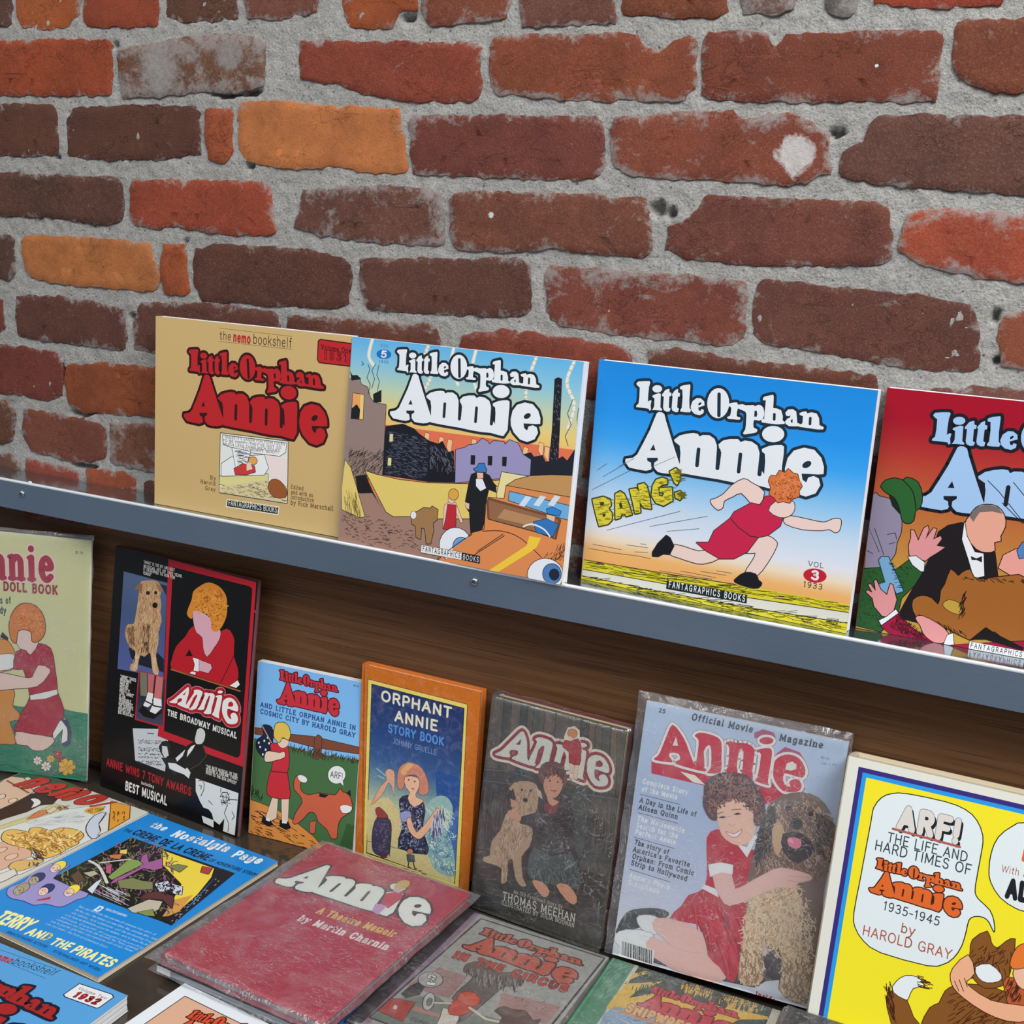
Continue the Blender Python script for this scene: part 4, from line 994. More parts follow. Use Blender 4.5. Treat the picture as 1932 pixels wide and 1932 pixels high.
    a.P((232, 206, 112), [(180,1085),(260,1112),(420,1150),(620,1175),(900,1186),(1140,1160),(1120,1400),(920,1422),(700,1420),(480,1402),(380,1402),(330,1370),(250,1220)], 5, INK)
    a.P((232, 206, 118), [(35,1005),(75,1060),(120,1200),(180,1400),(150,1408),(90,1380),(20,1350),(10,1200)], 4, INK); a.hairs([(90,76,30)], [(40,1200),(120,1230),(160,1390),(30,1340)], 60, 60, 80, .1, 2, 10)
    # man, child and dog as plain cut-out figures
    a.P((30, 30, 34), [(920,1118),(960,1100),(1010,1105),(1050,1125),(1080,1180),(1112,1212),(1100,1250),(1045,1228),(1020,1330),(1012,1450),(985,1530),(915,1530),(905,1380),(880,1345),(878,1300),(900,1190)])
    a.P((235, 238, 244), [(955,1150),(1000,1150),(1025,1215),(985,1235),(955,1200)]); a.P((236, 186, 160), [(960,1095),(1005,1100),(1005,1145),(965,1148)])
    a.P((52, 124, 196), [(938,1082),(965,1068),(975,1044),(1015,1044),(1018,1072),(1030,1085),(1025,1104),(965,1102)], 5, INK)
    a.P((236, 186, 160), [(1095,1205),(1120,1210),(1112,1240),(1096,1240)]); a.P((236,190,164), [(878,1310),(908,1320),(905,1360),(885,1350)])
    a.P((240, 200, 180), [(735,1330),(762,1310),(815,1315),(862,1445),(850,1452),(815,1380),(812,1490),(725,1490),(730,1400)], 3, INK)
    a.P((192, 44, 56), [(758,1325),(815,1330),(812,1500),(728,1490),(745,1420)], 4, INK); a.E((240, 200, 180), 785, 1290, 24, 26, 0, 3); a.E((226, 168, 76), 798, 1256, 34, 38, 0, 4)
    a.P((164, 124, 80), [(505,1415),(520,1380),(550,1370),(590,1345),(640,1350),(650,1335),(690,1360),(682,1430),(655,1450),(660,1500),(640,1590),(610,1590),(600,1490),(575,1480),(570,1560),(540,1545),(535,1470),(510,1455)], 5, INK); a.E((236,236,236), 520, 1395, 20, 26, 0, 3)
    # car
    a.P((236, 222, 160), [(1135,1105),(1320,1138),(1300,1170),(1160,1210),(1150,1300),(1100,1420),(1100,1250)], 5, INK)
    a.P((196, 148, 92), [(1165,1200),(1230,1160),(1330,1135),(1480,1130),(1700,1150),(1690,1300),(1165,1240)], 5, INK)
    a.P((226, 142, 84), [(1165,1200),(1600,1285),(1700,1300),(1700,1900),(1150,1880),(880,1740),(700,1710),(690,1690),(930,1520),(1010,1500),(1030,1280),(1150,1290)], 5, INK)
    a.P((112, 178, 228), [(1188,1240),(1610,1345),(1600,1440),(1540,1425),(1180,1300)], 5, INK)
    for x in (1300, 1400, 1500): a.P((214, 230, 244), [(x,1270),(x+40,1280),(x-10,1345),(x-50,1335)])
    a.P((150, 106, 74), [(1040,1292),(1535,1440),(1500,1565),(1380,1520),(1040,1425)], 6, INK); a.P((186, 140, 96), [(1150,1360),(1440,1440),(1420,1500),(1100,1420)])
    a.LS((120, 76, 52), [[(1035,1285),(1535,1432)], [(1530,1435),(1500,1560)], [(1035,1290),(1040,1425)]], 16)
    a.P((52, 132, 206), [(1440,1365),(1480,1350),(1540,1380),(1530,1410),(1450,1395)], 4, INK); a.P((236,190,160), [(1440,1400),(1500,1415),(1490,1450),(1445,1440)]); a.P((52, 120, 190), [(1350,1450),(1440,1430),(1520,1470),(1480,1550),(1370,1520)], 4, INK)
    a.L((236,240,246), [(1280,1480),(1340,1465),(1420,1500),(1460,1550)], 10, 3)
    a.L(INK, [(1000,1510),(1130,1510),(1260,1560),(1400,1690)], 5, 3); a.LS(INK, [[(1150,1540),(850,1725)], [(1140,1530),(940,1660)]], 5)
    a.P((250, 206, 64), [(1320,1545),(1400,1560),(1370,1620),(1330,1650),(1100,1810),(1040,1790),(1300,1610)])
    a.hairs([(80,46,30)], [(1400,1700),(1600,1600),(1690,1720),(1400,1720)], 70, 40, -60, .4, 3, 11)
    a.E((236, 240, 246), 810, 1600, 108, 116, 0, 5); a.E((120,160,206), 850, 1610, 55, 60, 0, 5); a.P((226, 142, 84), [(740,1720),(800,1620),(930,1530),(1000,1600),(880,1740)]); a.L(INK, [(690,1700),(800,1610),(925,1530)], 5, 3)
    a.E((236, 240, 246), 1425, 1810, 122, 112, 0, 5); a.E((80, 130, 190), 1470, 1800, 62, 66, 0, 5); a.E((34,40,60), 1485, 1805, 36, 40)
    title(a, [(392,220),(1408,500),(1392,860),(348,690)], (236, 242, 250), (32, 42, 46), 26)
    a.T((66, 122, 178), 'VOL', (272,196), (336,204), 20, .1, True)
    a.E((30, 116, 196), 299, 252, 54, 36, 6); a.T((240,244,250), '5', (275,270), (322,276), 44, .24); a.T((60, 110, 150), '1935', (264,312), (332,320), 19, .12, True)
    a.P((238, 238, 236), [(578,1598),(855,1652),(852,1702),(573,1648)], 3, INK); a.T(INK, 'FANTAGRAPHICS', (585,1638), (848,1690), 33, .15, pen=(.7, 1), track=2.5)
    a.P(INK, [(855,1652),(980,1676),(978,1728),(852,1702)]); a.T((226,228,230), 'BOOKS', (862,1696), (974,1718), 32, .15, pen=(.7, 1), track=2)
    return a
def cover_tan():
    a = Art([(297, 600), (664, 632), (649, 1017), (296, 956)], .2615, .217, 1.18)
    a.full((198, 168, 112)); a.view(0, 560, 2.76)
    a.LS((120, 96, 60), [[(1142,168),(1525,206)], [(1142,238),(1522,274)]], 2)
    BR = (80, 58, 34)
    a.T(BR, 'the', (1148,226), (1208,232), 42, .09); a.T((178, 36, 36), 'nemo', (1218,236), (1308,246), 46, .2); a.T(BR, 'bookshelf', (1320,246), (1520,266), 50, .09)
    a.P((184, 36, 40), [(1668,222),(1900,248),(1900,362),(1664,338),(1656,325),(1660,230)], 7, (60, 24, 20))
    a.T((70, 14, 18), 'Volume One', (1672,272), (1826,290), 26, .14, True); a.T((70, 14, 18), '1931', (1684,318), (1812,332), 40, .22, True); a.T((190, 40, 42), '1931', (1684,318), (1812,332), 40, .08, True)
    title(a, [(988,285),(1688,468),(1700,745),(965,640)], (182, 34, 38), (50, 18, 16), 26)
    a.P((222, 224, 214), [(1155,720),(1502,758),(1498,1082),(1150,1030)], 4, INK)
    a.P((232, 232, 226), [(1165,730),(1495,768),(1490,815),(1460,835),(1270,815),(1170,778)], 3, INK)
    for t_, p_, q_ in (("GUESS IT'S EASIER FOR POOR FOLKS", (1178,745), (1486,779)), ("TO BE HAPPY-THEY'VE GOT SO", (1165,763), (1468,797)), ('MUCH LESS THAN RICH FOLKS', (1170,783), (1460,813)), ("TO WORRY 'BOUT-", (1268,806), (1456,824))): a.T((60, 70, 80), t_, p_, q_, 13, .13)
    a.P((236, 214, 208), [(1380,830),(1498,850),(1496,980),(1400,940)]); a.P((214, 206, 140), [(1152,945),(1400,930),(1400,975),(1200,1002),(1150,985)], 3, INK)
    a.P((226, 230, 228), [(1160,880),(1210,845),(1380,830),(1402,900),(1380,935),(1160,944)], 3, INK); a.P((232,232,228), [(1215,795),(1310,815),(1275,925),(1235,910)], 3, INK)
    a.hairs([(70,80,90)], [(1225,805),(1300,820),(1270,915),(1240,905)], 50, 24, 8, .1, 2, 3)
    a.P((196, 60, 56), [(1225,905),(1270,880),(1330,890),(1335,920),(1290,935),(1232,935)], 3, INK); a.E((222, 160, 80), 1322, 862, 22, 20, 0, 3); a.P((236, 200, 180), [(1290,880),(1310,870),(1320,905),(1290,915)])
    a.P((210, 196, 150), [(1150,1000),(1400,960),(1498,990),(1497,1078),(1150,1030)]); a.hairs([(90,84,60)], [(1160,1005),(1400,965),(1480,1070),(1160,1028)], 90, 20, 20, .5, 2, 5)
    a.P((150, 84, 44), [(1400,1000),(1420,960),(1460,965),(1495,1010),(1490,1050),(1430,1050)], 3, INK, 2)
    for t_, p_, q_ in (('By', (1101,962), (1131,966)), ('Harold', (1052,984), (1129,994)), ('Gray', (1076,1017), (1129,1025))): a.T(BR, t_, p_, q_, 19, .12, True)
    for t_, p_, q_ in (('Edited', (1518,1005), (1582,1014)), ('and with an', (1518,1032), (1632,1048)), ('Introduction', (1518,1058), (1636,1074)), ('by Rick Marschall', (1516,1088), (1736,1118))): a.T(BR, t_, p_, q_, 20 if t_[0] != 'b' else 23, .12, True)
    a.P((232, 226, 206), [(1188,1064),(1458,1100),(1453,1145),(1183,1106)]); a.P((34, 44, 46), [(1192,1068),(1454,1104),(1449,1140),(1188,1102)])
    a.T((226,224,210), 'FANTAGRAPHICS BOOKS', (1196,1096), (1447,1131), 26, .12, pen=(.8, 1))
    return a
def cover_red():
    a = Art([(1674, 731.5), (2324, 798), (2228, 1297), (1615.5, 1185)], .2615, .2186)
    a.full([(0, (164, 6, 38)), (.12, (166, 16, 40)), (.3, (184, 66, 48)), (.5, (190, 112, 56)), (.7, (196, 144, 62)), (1, (200, 156, 66))])
    a.view(1560, 700, 3.331); LN = (30, 16, 16)
    a.view(1560, 700, 3.331)
    b_ = Art([(1128.5, 677.5), (1664, 738), (1594, 1195), (1100, 1092)], .2635, .2178).view(1170, 700, 4.6)
    dst = [b_.m(q) for q in ((137,92),(1785,500),(1748,1050),(46,810))]
    inv = solve8([(0, a.h), (a.w, a.h), (a.w, 0), (0, 0)], [(1674, 731.5), (2324, 798), (2228, 1297), (1615.5, 1185)])
    dst = [hom(inv, *q) for q in dst]; dst = [((x - 1560) * 3.331, (y - 700) * 3.331) for x, y in dst]
    title(a, dst, (164, 200, 240), (26, 26, 34), 27)
    a.LS(INK, [[(1010,690),(1080,760),(1240,960)], [(1170,700),(1300,860)], [(1100,830),(1230,960)]], 5)
    a.P((146, 138, 162), [(285,775),(330,790),(400,808),(450,850),(470,930),(465,1020),(440,1080),(430,1150),(380,1215),(330,1235),(240,1245),(230,1000)], 6, LN, 2)
    a.LS(LN, [[(265,990),(330,1140)],[(300,990),(360,1160)],[(380,1030),(430,1020),(440,1060)],[(390,1090),(430,1080)],[(250,1130),(290,1150)]], 4)
    a.P((42, 98, 46), [(340,730),(370,690),(430,676),(480,690),(500,672),(570,700),(598,790),(585,860),(555,880),(545,940),(510,960),(475,940),(460,870),(430,800),(380,770)], 7, LN, 2); a.L(LN, [(480,690),(540,760),(560,870)], 6, 3); a.P((22,34,24), [(385,770),(430,800),(460,870),(465,910),(410,850)])
    a.P((44, 92, 44), [(232,1245),(330,1240),(440,1250),(520,1190),(600,1270),(560,1340),(470,1430),(440,1560),(340,1640),(185,1600)], 6, LN); a.hairs([(20,44,22)], [(232,1250),(540,1220),(460,1430),(330,1620),(190,1590)], 260, 12, 45, .1, 3, 3)
    a.P((30, 24, 28), [(850,950),(760,970),(700,1010),(640,1180),(600,1270),(520,1400),(455,1520),(470,1560),(700,1620),(900,1640),(1080,1300),(1060,1140)])
    PK = (226, 150, 152)
    a.P(PK, [(515,1100),(530,1050),(530,1000),(548,1005),(575,1070),(610,990),(635,975),(640,1000),(620,1060),(670,990),(690,995),(668,1060),(715,1040),(722,1058),(690,1100),(742,1110),(700,1140),(650,1170),(620,1195),(520,1160)], 6, LN)
    a.P((232,236,240), [(512,1170),(560,1165),(615,1205),(610,1262),(590,1260),(540,1220)], 5, LN)
    a.P((234, 168, 146), [(900,910),(940,860),(1000,842),(1070,855),(1115,910),(1120,980),(1090,1040),(1092,1070),(1050,1080),(1055,1130),(1000,1140),(940,1120),(880,1040),(870,960)], 7, LN, 2)
    a.P((120, 110, 106), [(895,915),(940,858),(1010,840),(1075,858),(1105,900),(1040,885),(960,890),(920,950)], 0)
    a.P((236, 238, 242), [(865,950),(880,1040),(930,1140),(985,1150),(990,1290),(925,1305),(895,1200),(850,1060)], 5, LN); a.P(INK, [(905,1165),(940,1180),(975,1165),(975,1205),(940,1190),(910,1190)])
    a.P((236,162,150), [(1080,1240),(1110,1160),(1190,1120),(1260,1130),(1260,1290),(1180,1300)], 6, LN)
    a.P((84,130,190), [(1195,1130),(1230,1080),(1300,1060),(1300,1170),(1210,1180)], 5, LN)
    a.P((164, 100, 42), [(720,1380),(745,1340),(780,1250),(825,1290),(850,1270),(900,1250),(925,1300),(1000,1310),(1100,1295),(1300,1330),(1300,1790),(1060,1640),(1000,1660),(900,1690),(760,1620),(600,1570),(545,1510),(545,1440),(600,1415),(660,1430),(700,1470),(715,1420)], 7, LN, 2)
    a.P((196,160,66), [(730,1470),(770,1440),(830,1460),(850,1500),(830,1530),(770,1510)], 4, LN, 2); a.hairs([LN], [(840,1390),(890,1380),(880,1520),(840,1530)], 30, 34, 115, .3, 4, 3); a.hairs([LN], [(560,1520),(900,1650),(850,1660),(600,1570)], 50, 26, 60, .3, 4, 4); a.hairs([LN], [(850,1290),(1240,1310),(1240,1330),(850,1310)], 40, 22, 30, .4, 4, 5)
    a.P((120, 170, 206), [(328,1190),(345,1170),(388,1172),(482,1385),(440,1400),(420,1360),(400,1400),(345,1395),(320,1345),(370,1330)], 6, (24,50,80)); a.hairs([(24,50,80)], [(385,1200),(400,1200),(470,1370),(440,1370)], 24, 20, 0, .1, 4, 4)
    a.P(PK, [(248,1390),(258,1380),(290,1395),(262,1345),(275,1340),(310,1385),(300,1320),(312,1315),(340,1375),(380,1410),(400,1340),(415,1345),(440,1440),(420,1510),(380,1545),(350,1540),(300,1480),(290,1430)], 6, LN)
    a.P((236,238,242), [(330,1570),(380,1545),(435,1500),(450,1520),(430,1570),(350,1605)], 5, LN)
    a.P((164, 22, 62), [(345,1605),(450,1530),(540,1620),(640,1680),(760,1740),(1240,1700),(1260,1840),(900,1780),(600,1700),(400,1655)], 6, LN); a.hairs([(60,6,24)], [(380,1600),(450,1540),(640,1690),(560,1690)], 90, 20, 40, .05, 3.5, 6); a.hairs([(60,6,24)], [(380,1600),(450,1540),(640,1690),(560,1690)], 90, 20, -50, .05, 3.5, 7)
    a.P((232, 156, 154), [(560,1555),(600,1540),(700,1590),(765,1650),(745,1700),(700,1715),(650,1690),(610,1650),(590,1600)], 5, LN, 2); a.P((236,238,242), [(760,1660),(795,1650),(800,1720),(770,1745),(735,1735)], 4, LN)
    a.P((28,22,22), [(1000,1610),(1060,1650),(1240,1740),(1230,1760),(1000,1690),(900,1690)])
    a.P((238,238,236), [(900,1700),(1250,1765),(1243,1812),(893,1745)], 3, INK); a.T(INK, 'FANTAGRAPHICS', (903,1738), (1232,1798), 30, .14, pen=(.7, 1), track=2.5)
    a.P(INK, [(1250,1765),(1420,1795),(1413,1842),(1243,1812)]); a.T((226,228,230), 'BOOKS', (1255,1806), (1405,1834), 30, .15, pen=(.7, 1), track=2)
    return a
# ------------------------------------------------------------------ lower row, standing
def cover_doll():
    a = Art([(-123.5, 991.3), (173, 1019), (163.3, 1480), (-124.2, 1444)], .21, .3117, 1.12)
    a.full((212, 212, 162)); a.view(0, 980, 3.45)
    a.P((52, 136, 108), [(-450,1165),(0,1222),(70,1222),(120,1232),(300,1245),(420,1250),(470,1262),(580,1280),(580,1740),(-450,1700)])
    a.hairs([(70,150,120),(36,112,90)], [(-300,1220),(570,1280),(560,1700),(-300,1600)], 300, 60, 8, .2, 4, 3)
    CR = (236, 208, 200)
    a.T((172, 42, 66), 'Annie', (-200,372), (352,400), 205, .165, True, oc=CR, ow=.06, pen=(1.15, .85))
    a.T((158, 52, 60), 'DOLL BOOK', (22,464), (376,490), 52, .2, True); a.T((158, 52, 60), 'PAPER', (-290,440), (-20,461), 52, .2, True)
    a.T((62, 88, 84), 's of', (2,552), (72,553), 42, .15, True); a.T((62, 88, 84), 'dy', (0,618), (40,620), 42, .15, True)
    a.T((80, 84, 70), '$1.79', (492,220), (540,224), 15, .16)
    LN = (84, 52, 44)
    a.P((214, 150, 76), [(-60,1100),(60,1090),(95,1150),(80,1230),(120,1270),(125,1320),(60,1335),(100,1440),(95,1480),(40,1480),(-60,1440)], 5, LN, 2)
    a.P((218, 152, 80), [(-60,790),(10,790),(50,800),(90,860),(105,930),(95,980),(30,1000),(-60,1000)], 5, LN, 2); a.P((232,234,230), [(-60,910),(60,885),(100,905),(98,960),(50,990),(-60,990)], 4, LN, 2); a.P((30,34,34), [(0,775),(15,740),(55,780),(50,800)])
    a.P((176, 44, 66), [(108,872),(180,850),(255,818),(330,850),(355,960),(372,1095),(375,1140),(415,1250),(400,1330),(345,1400),(340,1435),(100,1400),(110,1350),(150,1260),(195,1170),(170,1050),(150,985),(90,985)], 5, LN, 2)
    a.P((232, 232, 226), [(195,1160),(370,1120),(376,1150),(300,1180),(200,1190)], 3, LN)
    a.P((230, 204, 192), [(105,1402),(200,1415),(345,1440),(340,1480),(280,1522),(210,1518),(180,1490),(110,1480)], 5, LN, 2)
    a.P((232,234,230), [(345,1410),(390,1330),(425,1310),(440,1400),(440,1490),(400,1480),(410,1380),(350,1450)], 4, LN); a.P((50,64,110), [(400,1320),(440,1320),(465,1400),(455,1480),(420,1500),(400,1480),(440,1460),(445,1380)], 3, LN)
    a.P((232, 206, 196), [(250,960),(325,985),(310,1030),(240,1100),(100,1115),(-60,1120),(-60,1020),(30,1015),(150,1040),(210,1040)], 5, LN, 2)
    a.P((230, 206, 196), [(95,740),(190,715),(205,790),(250,810),(200,890),(170,860),(130,850),(105,800)], 4, LN, 2)
    a.P((216, 130, 62), [(60,700),(80,620),(130,560),(200,555),(255,590),(290,660),(290,750),(250,800),(210,800),(200,735),(120,730),(105,810),(75,790)], 6, LN, 3)
    a.hairs([(186,102,46),(232,156,88)], [(80,640),(140,575),(220,580),(275,680),(270,760),(220,720),(110,710)], 90, 26, 40, 1.2, 5, 12, .7)
    for cx, cy, c, r in ((245,1590,(236,230,232),28),(300,1628,(236,232,236),32),(375,1545,(176,60,60),28),(405,1590,(170,56,60),28),(330,1578,(226,196,80),26),(435,1632,(232,190,78),56)):
        for q in range(7): a.E(c, cx + r*.62*cos(q*.9), cy + r*.62*sin(q*.9), r*.42, r*.3, q*51, 2, LN, 8)
        a.E((220,180,70), cx, cy, r*.22)
    return a
def cover_black():
    a = Art([(219, 1029), (494, 1095.5), (447, 1579), (195.8, 1481)], .2303, .3116, 1.12)
    BK = (9, 10, 13); a.full(BK); a.view(200, 1040, 6.44); RD = (188, 30, 44)
    a.P(RD, [(772,88),(1868,372),(1672,2640),(642,2262),(650,2145),(704,2158)]); a.P(BK, [(828,190),(1780,425),(1812,450),(1815,490),(1640,2490),(1620,2525),(1590,2530),(722,2205)])
    a.L(RD, [(1845,740),(1900,770)], 26); a.L((190,40,60), [(1870,1480),(1840,1980)], 26)
    a.G([(222,248),(760,390),(715,1560),(158,1455)], [(0, (84,102,134)), (.4, (66,86,122)), (.75, (76,90,140)), (1, (80,92,150))])
    a.P((28,32,46), [(290,1200),(400,1210),(640,1260),(720,1340),(715,1500),(560,1450),(400,1400),(320,1320)]); a.P((38,44,66), [(660,400),(755,430),(750,560),(700,450)])
    T0, T1, T2 = (190,152,110), (222,190,150), (130,88,56)
    a.P(T0, [(430,385),(470,365),(540,358),(620,368),(670,410),(690,480),(670,560),(685,640),(680,760),(690,880),(650,1000),(650,1150),(620,1310),(660,1480),(640,1525),(585,1500),(560,1300),(540,1260),(480,1310),(430,1290),(400,1440),(380,1480),(310,1470),(320,1400),(365,1370),(370,1240),(300,1180),(250,1060),(255,950),(290,905),(350,900),(385,720),(405,560)], 0, sm=2)
    a.hairs([T1, T2, T0], [(430,400),(660,420),(680,760),(640,1200),(420,1250),(300,1150),(270,960),(350,900),(400,700)], 520, 50, 95, .35, 5, 3)
    a.hairs([T1], [(380,1240),(420,1250),(400,1440),(330,1450)], 60, 40, 95, .2, 5, 4); a.hairs([T1], [(570,1240),(620,1260),(640,1500),(590,1480)], 60, 40, 85, .2, 5, 5); a.hairs([(120,84,54)], [(260,940),(350,910),(360,1150),(290,1130)], 120, 40, 80, .3, 5, 6)
    a.hairs([(76,50,36)], [(470,880),(560,900),(540,1200),(440,1230)], 70, 60, 95, .2, 5, 6)
    a.P((150,100,66), [(350,480),(400,410),(455,400),(450,540),(400,470)]); a.P((160,110,76), [(615,385),(680,430),(710,500),(660,500)])
    a.E((40,24,18), 522, 518, 24, 24); a.E((40,24,18), 617, 514, 18, 22); a.E((18,16,16), 608, 672, 32, 36); a.P((206,110,110), [(575,725),(630,735),(620,775),(590,765)])
    a.P(RD, [(412,1472),(755,1568),(715,2166),(372,2069)]); a.G([(425,1490),(742,1580),(705,2145),(386,2055)], [(0, (60,60,64)), (.5, (40,42,56)), (1, (66,68,92))])
    a.P((120,116,96), [(430,1490),(515,1510),(520,1790),(440,1780)]); a.P((190,104,104), [(528,1512),(612,1532),(590,1760),(530,1745)]); a.P((200,112,112), [(628,1540),(712,1562),(690,1830),(600,1810)]); a.P((60,30,36), [(608,1532),(628,1540),(600,1800),(585,1760)])
    a.P((232,230,230), [(528,1740),(592,1755),(580,1880),(530,1920),(470,1900),(500,1840)]); a.P((232,230,230), [(600,1805),(692,1825),(695,1930),(620,2000),(550,1970),(590,1880)])
    a.P((20,18,18), [(470,1890),(500,1930),(560,1975),(620,2010),(695,1950),(690,1990),(600,2060),(480,2030),(415,1960)]); a.L((20,18,18), [(500,1845),(590,1890),(585,1830)], 14); a.L((20,18,18), [(590,1900),(690,1920)], 14)
    # plain portrait panel
    LN = (20, 14, 16)
    a.P((184, 28, 40), [(1085,920),(1200,1090),(1250,1120),(1330,1050),(1490,960),(1560,1030),(1585,1120),(1575,1300),(1620,1440),(1628,1560),(1590,1640),(1520,1675),(1400,1640),(1100,1540),(1020,1515),(812,1455),(818,1330),(870,1180),(980,1060)], 0, sm=2)
    a.P((216, 166, 178), [(1075,750),(1150,740),(1290,830),(1310,960),(1410,980),(1400,1090),(1330,1200),(1245,1310),(1200,1200),(1190,1070),(1120,1010),(1085,900)], 6, LN, 2)
    a.P((232,232,228), [(1070,1320),(1150,1340),(1165,1400),(1145,1490),(1080,1480),(1095,1400)], 5, LN); a.P((216,166,178), [(1150,1345),(1290,1400),(1305,1450),(1260,1510),(1150,1480)], 6, LN); a.P((232,232,228), [(1520,1665),(1620,1600),(1645,1650),(1600,1692)], 0); a.P((232,232,228), [(1030,1510),(1060,1490),(1105,1500),(1100,1530)])
    a.L(LN, [(1575,1300),(1500,1450),(1410,1630)], 8); a.P(LN, [(980,1300),(1030,1215),(1070,1300)])
    a.P((214, 134, 46), [(1000,770),(1060,600),(1080,500),(1160,430),(1270,380),(1400,430),(1480,530),(1500,640),(1490,800),(1430,940),(1360,1000),(1300,960),(1300,860),(1250,780),(1150,740),(1080,750),(1060,840)], 0, sm=3)
    a.hairs([(160,92,28),(232,160,70)], [(1080,560),(1180,440),(1380,440),(1470,600),(1470,800),(1360,960),(1300,780),(1100,720)], 110, 60, 60, 1.2, 9, 12, .7)
    a.L((168,100,50), [(805,1462),(1650,1732)], 14)
    title(a, [(795,1850),(1405,1722),(1622,1940),(1562,2130)], (232,232,226), RD, 50, 'curl', cc=RD, rings=[((214,130,136), 62), ((176, 30, 44), 50)])
    a.view(200, 1310, 6.44); W_ = (224, 222, 214)
    a.T(W_, 'THE BROADWAY MUSICAL', (762,272), (1598,560), 62, .19, True)
    for t_, p_, q_ in (('"THE BEST MUSICAL OF THE', (1222,905), (1600,1020)), ('SEASON! A JUBILANT EVENT.', (1222,940), (1612,1060)), ('RUSH TO THE BOX OFFICE!"', (1222,975), (1590,1110))): a.T(W_, t_, p_, q_, 34, .17)
    a.P((196,202,206), [(348,432),(655,440),(645,525),(770,575),(735,945),(380,810)])
    for y in (575,600,665,690,730,770,820,850): a.hairs([(50,54,60)], [(410,y-10),(700,y+5),(700,y+22),(410,y+8)], 46, 12, 5, .8, 4, y)
    a.L((60,60,66), [(525,490),(600,500)], 9)
    a.P((30,30,34), [(660,650),(700,590),(760,580),(810,640),(800,740),(720,780),(680,720)]); a.P((206,208,206), [(700,640),(760,650),(780,760),(730,780),(700,720)]); a.P((34,34,38), [(690,780),(820,790),(880,830),(850,900),(880,990),(840,985),(760,900)])
    a.P((222,224,222), [(770,840),(860,850),(980,920),(1000,900),(1040,960),(1020,1030),(960,980),(850,940),(790,910)]); a.P((220,222,220), [(860,790),(975,690),(985,730),(880,830)])
    a.P((16,16,18), [(1000,640),(1080,600),(1190,640),(1230,760),(1150,850),(1060,910),(950,880),(940,780)]); a.P((228,228,226), [(1050,650),(1100,630),(1060,700),(995,780),(1010,700)]); a.L((90,90,94), [(1190,640),(1235,760),(1150,860),(1020,930)], 5)
    a.P((206,208,204), [(1105,520),(1125,450),(1175,436),(1215,480),(1215,550),(1180,620),(1110,620),(1095,570)], 0, sm=2)
    a.T((176, 30, 38), 'ANNIE WINS 7 TONY AWARDS', (38,862), (1045,1230), 84, .2, pen=(.8, 1)); a.T(W_, 'including', (452,1085), (603,1136), 32, .14, True); a.T((236,236,230), 'BEST MUSICAL', (264,1145), (758,1334), 90, .22, pen=(.8, 1))
    a.P((222,224,220), [(1100,1028),(1612,1210),(1560,1700),(1422,1648),(1440,1500),(1380,1575),(1310,1520),(1290,1440),(1255,1395),(1190,1370),(1150,1300),(1100,1180)]); a.P((222,224,220), [(1170,1465),(1310,1520),(1310,1605),(1190,1545)])
    a.LS(INK, [[(1130,1060),(1180,1050),(1205,1100),(1195,1170),(1160,1240)],[(1140,1110),(1170,1120),(1160,1160)],[(1390,1250),(1420,1200),(1480,1200),(1500,1260),(1470,1320),(1400,1310)],[(1500,1280),(1600,1290)],[(1480,1340),(1440,1440),(1490,1560),(1480,1660)],[(1400,1150),(1400,1200)],[(1250,1290),(1300,1340)],[(1530,1420),(1560,1480),(1530,1520)]], 8); a.hairs([INK], [(1380,1220),(1500,1220),(1480,1340),(1390,1320)], 30, 40, 40, 1, 5, 3)
    a.view(200, 1040, 6.44)
    for t_, p_, q_ in (('"ANNIE" IS THE HIT AND BEST', (465,140), (850,245)), ('MUSICAL HIT OF THIS YEAR.', (465,190), (945,325)), ('IT DESERVES TO RUN FOR', (462,230), (852,343)), ('YEARS!"', (460,280), (560,308))): a.T(W_, t_, p_, q_, 34, .17)
    for i, t_ in enumerate(('"ANNIE" TAKES', 'BROADWAY!', 'MAKE NO', 'MISTAKE', 'ABOUT IT,', 'THIS "ANNIE"', 'IS AN', 'INCREDIBLE', 'ACHIEVEMENT,', "THE SEASON'S", 'PRAYED-FOR', 'BIG MUSICAL!"')):
        y = 1560 + i*39; w_ = 14.5 * len(t_); a.T(W_, t_, (195 - i*2, y), (195 - i*2 + w_, y + w_*.27), 34, .17)
    return a
